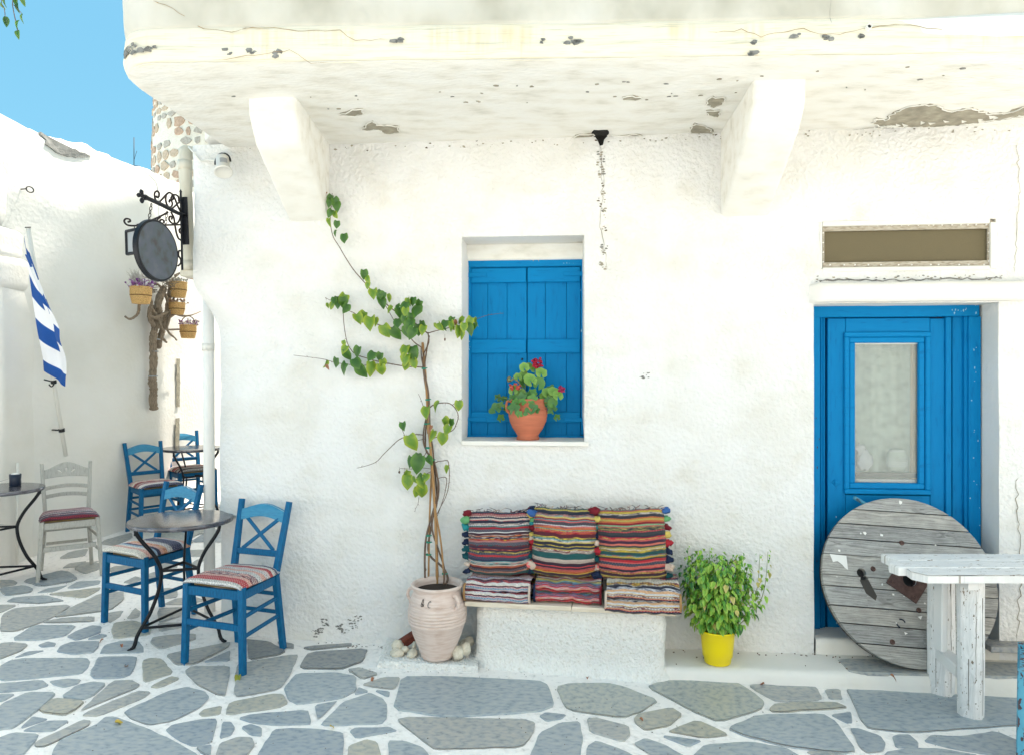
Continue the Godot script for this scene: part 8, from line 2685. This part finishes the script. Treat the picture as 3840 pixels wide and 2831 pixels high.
	for k in 4:
		var b := thing("wicker_basket", words[k], "basket", spots[k][0], 0.0, "wicker baskets on the driftwood")
		var R: float = spots[k][1]
		var H: float = spots[k][2]
		var s := Shape.new()
		s.grid(64, 30, func(u: float, v: float) -> Vector3:
			var a := u * TAU
			var r := R * (0.80 + 0.26 * sin(minf(v, 1.0) * PI * 0.62)) * (1.0 - 0.05 * v)
			r += 0.0035 * sin(u * 32.0 * PI + (PI if int(v * 15.0) % 2 else 0.0)) + 0.0022 * cos(v * 30.0 * PI)
			return Vector3(cos(a) * r, v * H, -sin(a) * r))
		s.lathe([Vector2(0, 0.002), Vector2(R * 0.8, 0.002)], 24)
		put("basket_body", s, M.wicker, b)
		for y in [0.5, 1.0]:
			s = Shape.new()
			var ring := []
			for i in 33:
				var a := TAU * i / 32.0
				var r: float = R * (0.80 + 0.26 * sin(y * PI * 0.62)) * (1.0 - 0.05 * y) + 0.002
				ring.append(Vector3(cos(a) * r, y * H, -sin(a) * r))
			s.tube(ring, 0.0045 if y < 1 else 0.006, 6)
			put("band", s, M.wicker_dark if y < 1 else M.wicker, b)
		s = Shape.new()
		s.lathe([Vector2(R * 0.95, H * 0.8), Vector2(0, H * 0.85)], 16)
		put("filling", s, M.soil, b)
		if k == 3 or k == 0:
			s = Shape.new()
			var hoop := []
			for i in 13:
				var t := PI * i / 12.0
				hoop.append(Vector3(cos(t) * R * 0.97, H + sin(t) * (0.10 if k == 3 else 0.02), 0))
			s.tube(hoop, 0.005, 6)
			put("handle", s, M.wicker_dark, b)
		s = Shape.new()
		var cols: Array = [[Color(0.30, 0.10, 0.32), Color(0.48, 0.32, 0.45), Color(0.75, 0.68, 0.70), Color(0.22, 0.08, 0.24)], [Color(0.55, 0.48, 0.36), Color(0.66, 0.6, 0.5), Color(0.42, 0.38, 0.34)], [Color(0.35, 0.2, 0.12), Color(0.42, 0.27, 0.18)], [Color(0.33, 0.10, 0.30), Color(0.66, 0.5, 0.5), Color(0.78, 0.7, 0.66)]][k]
		for i in [90, 50, 26, 60][k]:
			s.tint = cols[rng.randi() % cols.size()]
			var a := rng.randf() * TAU
			var rr := R * sqrt(rng.randf())
			var p := Vector3(cos(a) * rr, H * 0.9, sin(a) * rr)
			var tip := p * Vector3(1.25, 1, 1.25) + Vector3(rng.randf_range(-0.02, 0.02), rng.randf_range(0.02, [0.09, 0.06, 0.05, 0.075][k]), rng.randf_range(-0.02, 0.02))
			s.tube([p, tip], 0.0018, 4)
			s.blob(tip, Vector3.ONE * rng.randf_range(0.006, 0.012), bumpy, 0.9, rng.randf() * 40.0, 6, 4)
		if k == 0:   # a grey spray rising on the left
			for i in 90:
				s.tint = Color(0.42, 0.37, 0.33).lerp(Color(0.62, 0.57, 0.5), rng.randf())
				var p := Vector3(rng.randf_range(-0.07, 0.02), H, rng.randf_range(-0.03, 0.03))
				var m := p + Vector3(rng.randf_range(-0.05, 0.02), rng.randf_range(0.06, 0.13), rng.randf_range(-0.03, 0.03))
				s.tube([p, m, m + Vector3(rng.randf_range(-0.04, 0.03), rng.randf_range(0.01, 0.06), rng.randf_range(-0.03, 0.03))], 0.0016, 4)
		put("dried_flowers", s, M.dry, b).set_meta("kind", "stuff")


# ---------------------------------------------------------------- flag
func build_flag():
	var pole := thing("flag_pole", "white flag pole leaning out from the courtyard wall", "pole")
	var a := Vector3(-3.924, 2.8, -5.92)
	var b := Vector3(-3.886, 0.91, -6.36)
	var s := Shape.new()
	s.tube([a, a.lerp(b, 0.5), b], 0.0175, 16)
	put("pole_tube", s, M.white_metal, pole)
	s = Shape.new()
	s.tube([a + (a - b).normalized() * 0.001, a + (a - b).normalized() * 0.008], 0.022, 16)
	put("pole_cap", s, M.brown_iron, pole)
	var ring := a.lerp(b, 0.88)
	s = Shape.new()
	s.lathe([Vector2(0.018, -0.014), Vector2(0.024, -0.014), Vector2(0.024, 0.014), Vector2(0.018, 0.014)], 16, ring, Basis(Quaternion(Vector3.UP, (a - b).normalized())))
	s.beam(ring + Vector3(-0.02, 0, 0), ring + Vector3(-0.13, 0.0, -0.06), 0.02, 0.012)
	put("clamp", s, M.black, pole)
	s = Shape.new()
	var k2 := a.lerp(b, 0.66)
	s.lathe([Vector2(0.018, -0.016), Vector2(0.023, -0.012), Vector2(0.023, 0.012), Vector2(0.018, 0.016)], 12, k2, Basis(Quaternion(Vector3.UP, (a - b).normalized())))
	s.tube([k2, k2 + Vector3(-0.07, 0.02, 0.02)], 0.006, 5)
	s.tube(spline([k2, k2 + Vector3(0.02, -0.02, 0.03), k2 + Vector3(0.0, -0.04, 0.03), k2 + Vector3(-0.02, -0.02, 0.03)], 3), 0.006, 5)
	put("knot", s, M.black, pole)
	# blue and white striped cloth
	var w := 240
	var h := 210
	var im := Image.create(w, h, false, Image.FORMAT_RGB8)
	var blue := Color(0.06, 0.31, 0.62)
	var white := Color(0.96, 0.96, 0.97)
	im.fill(white)
	for k in 7:
		if k % 2 == 0:
			im.fill_rect(Rect2i(0, k * 30, w, 30), blue)
	for k in 5:   # the outer part hangs turned over, half a stripe out of step
		im.fill_rect(Rect2i(150, k * 30 + 12, 90, 30), white if k % 2 == 0 else blue)
	im.fill_rect(Rect2i(96, 78, 26, 36), white)
	var cloth := mat("flag_cloth", Color.WHITE, 0.8, {tex = ImageTexture.create_from_image(im), uv = true, back = Color(0.3, 0.3, 0.32)})
	var flag := thing("flag", "blue and white striped flag with a cross hanging limp from the pole", "flag")
	var hoist := [Vector3(-3.945, 2.759, -5.9), Vector3(-3.919, 2.556, -5.9), Vector3(-3.907, 2.367, -5.92), Vector3(-3.906, 2.16, -5.96), Vector3(-3.913, 1.97, -6.02), Vector3(-3.908, 1.753, -6.08), Vector3(-3.923, 1.644, -6.12)]
	var fly := [Vector3(-3.875, 2.564, -5.88), Vector3(-3.732, 2.269, -5.84), Vector3(-3.622, 2.087, -5.85), Vector3(-3.581, 1.961, -5.88), Vector3(-3.605, 1.798, -5.95), Vector3(-3.644, 1.631, -6.02), Vector3(-3.685, 1.514, -6.05)]
	s = Shape.new()
	s.grid(60, 72, func(u: float, v: float) -> Vector3:
		# u along the fly, v down the hoist
		var q := minf(v * 6.0, 5.999)
		var i := int(q)
		var a0: Vector3 = hoist[i].lerp(hoist[i + 1], q - i)
		var b0: Vector3 = fly[i].lerp(fly[i + 1], q - i)
		var p := a0.lerp(b0, u)
		p.y -= 0.05 * sin(u * PI) * (1.0 - v)
		# soft folds running with the fly
		var f := sin(v * 21.0 + u * 2.0) * 0.013 * (0.3 + u) + sin(v * 9.0 - u * 5.0 + 1.0) * 0.022 * smoothstep(0.0, 0.5, u)
		p.z += f + 0.05 * sin(u * 6.5 + v * 2.0) * u + 0.05 * smoothstep(0.58, 0.66, u) * (1.0 - smoothstep(0.55, 0.75, v))
		p.x += f * 0.4
		return p)
	put("cloth", s, cloth, flag)


# ---------------------------------------------------------------- small things
func build_bits():
	# fallen leaves
	var yellow := blade(0.045, 0.026, 0.4, 0.8, 0.5, Color(0.55, 0.40, 0.05), Color(0.62, 0.42, 0.10), 3.0)
	var olive := blade(0.052, 0.03, 0.4, 0.9, 0.6, Color(0.22, 0.26, 0.03), Color(0.40, 0.34, 0.05), 5.0)
	var brown := blade(0.04, 0.026, 0.4, 0.8, 0.7, Color(0.30, 0.10, 0.05), Color(0.45, 0.20, 0.10), 7.0)
	var pink := blade(0.032, 0.026, 0.6, 0.6, 0.5, Color(0.62, 0.03, 0.2), Color(0.68, 0.08, 0.28), 9.0)
	var spots := [
		[Vector3(-1.444, 0.002, -3.855), olive, "curled olive green fallen leaf beside the foot of the nearest blue chair", 1.1],
		[Vector3(-1.802, 0.01, -3.313), yellow, "yellow fallen leaf on the large slab at the lower left", 1.1],
		[Vector3(-2.085, 0.016, -3.946), brown, "reddish brown fallen leaf on a slab left of the nearest chair", 0.75],
		[Vector3(-2.422, 0.024, -4.328), brown, "small russet fallen leaf on the joint left of the iron table foot", 0.7],
		[Vector3(-2.278, 0.021, -4.256), brown, "dry brown leaf on the slab beside the iron table foot", 0.6],
		[Vector3(-0.827, -0.011, -3.319), yellow, "small tan fallen leaf on the white joint below the bench", 0.6],
		[Vector3(1.346, -0.059, -3.897), brown, "pointed brown fallen leaf on the slab before the yellow pot", 0.8],
		[Vector3(-0.73, -0.013, -3.864), brown, "brick red leaf on the joint before the clay pot ledge", 0.8],
		[Vector3(0.605, -0.043, -3.465), brown, "dark dry leaf on the slab below the bench", 0.7],
		[Vector3(0.404, -0.038, -3.93), brown, "thin brown leaf at the foot of the bench", 0.6],
		[Vector3(2.375, -0.082, -3.928), pink, "pink petal beside the rear post of the white table", 1.1],
	]
	for k in spots.size():
		var l := set_leaf("fallen_leaf", spots[k][1], spots[k][0] + Vector3(0, 0.016, 0), Vector3(-1.35, k * 1.7, 0.2), spots[k][3], M.leaf, self)
		tag(l, spots[k][2], "leaf", "fallen leaves on the paving")
	var step_leaf := set_leaf("fallen_leaf", brown, Vector3(1.978, 0.035, -3.816), Vector3(-1.3, 1.0, 0.3), 0.9, M.leaf, self)
	tag(step_leaf, "crumpled brown leaf on the grey step slab before the spool", "leaf", "fallen leaves on the paving")
	var litter := Shape.new()
	for k in 60:
		var p := Vector3(rng.randf_range(0.85, 2.6), 0.024, 0)
		p.z = -4.32 + 0.09 * p.x + rng.randf_range(0.0, 0.05) + (rng.randf() * 0.2 if k % 3 == 0 else 0.0) + 0.02
		litter.blob(p, Vector3(rng.randf_range(0.002, 0.008), 0.0025, rng.randf_range(0.002, 0.006)), bumpy, 0.8, k, 6, 4, Basis(Vector3.UP, k))
	for k in 50:
		var x := rng.randf_range(-1.2, -0.5)
		litter.blob(Vector3(x, g(x, -4.3) + 0.004, -4.32 + 0.09 * x + rng.randf_range(0.02, 0.09)), Vector3(rng.randf_range(0.002, 0.007), 0.002, rng.randf_range(0.002, 0.005)), bumpy, 0.8, k + 100.0, 6, 4, Basis(Vector3.UP, k))
	for k in 260:
		var x := rng.randf_range(-3.6, 2.6)
		var z := rng.randf_range(-4.1, -2.9) - maxf(0.0, -x - 1.6) * 0.9
		litter.blob(Vector3(x, g(x, z) + 0.009, z), Vector3(rng.randf_range(0.001, 0.004), 0.0015, rng.randf_range(0.001, 0.004)), bumpy, 0.8, k + 300.0, 5, 4, Basis(Vector3.UP, k))
	var crumbs := put("dirt_crumbs", litter, M.stem)
	crumbs.set_meta("kind", "stuff")
	tag(crumbs, "dark crumbs of dirt strewn over the paving and along the house foot", "dirt")
	# a leafy twig hanging into the sky from a tree at the left
	var twig := thing("hanging_twig", "leafy green twigs hanging into the blue sky at the upper left", "branch")
	var deep := Color(0.02, 0.085, 0.02)
	var mid := Color(0.05, 0.16, 0.03)
	var lf := [blade(0.06, 0.036, 0.3, 0.35, 0.3, deep, mid, 4.0), blade(0.06, 0.034, 0.3, 0.5, 0.4, mid, Color(0.16, 0.26, 0.04), 8.0)]
	var o := Vector3(-2.476, 3.583, -3.6)
	var s := Shape.new()
	s.tube(spline([o + Vector3(-0.9, 0.35, -0.2), o + Vector3(-0.35, 0.16, 0), o, Vector3(-2.463, 3.426, -3.6), Vector3(-2.44, 3.314, -3.6), Vector3(-2.433, 3.273, -3.6)], 5), 0.0022, 5)
	s.tube(spline([o, Vector3(-2.517, 3.449, -3.6), Vector3(-2.503, 3.404, -3.6), Vector3(-2.499, 3.368, -3.6)], 5), 0.0018, 5)
	s.tube(spline([Vector3(-2.458, 3.426, -3.6), Vector3(-2.427, 3.394, -3.6), Vector3(-2.413, 3.377, -3.6)], 5), 0.0015, 5)
	s.tube([o + Vector3(-0.9, 0.35, -0.2), o + Vector3(-1.6, 0.2, -0.5), o + Vector3(-2.2, -0.4, -0.9)], 0.012, 6)
	put("twig", s, M.stem, twig)
	for l in [[Vector3(-2.44, 3.415, -3.6), 0.85], [Vector3(-2.415, 3.442, -3.6), 0.7], [Vector3(-2.4, 3.349, -3.58), 0.75], [Vector3(-2.429, 3.327, -3.6), 0.75], [Vector3(-2.436, 3.277, -3.6), 0.75], [Vector3(-2.496, 3.345, -3.6), 0.8], [Vector3(-2.499, 3.444, -3.6), 0.85], [Vector3(-2.476, 3.459, -3.62), 0.8], [Vector3(-2.472, 3.489, -3.6), 0.9], [Vector3(-2.42, 3.476, -3.6), 0.9], [Vector3(-2.519, 3.417, -3.6), 0.6], [Vector3(-2.386, 3.505, -3.6), 0.9], [Vector3(-2.544, 3.494, -3.6), 1.0]]:
		set_leaf("leaf", lf[rng.randi() % 2], l[0] + Vector3(0, 0.022, 0), Vector3(rng.randf_range(-0.5, 0.3), rng.randf_range(-0.9, 0.9), rng.randf_range(-0.35, 0.35)), l[1], M.leaf, twig)
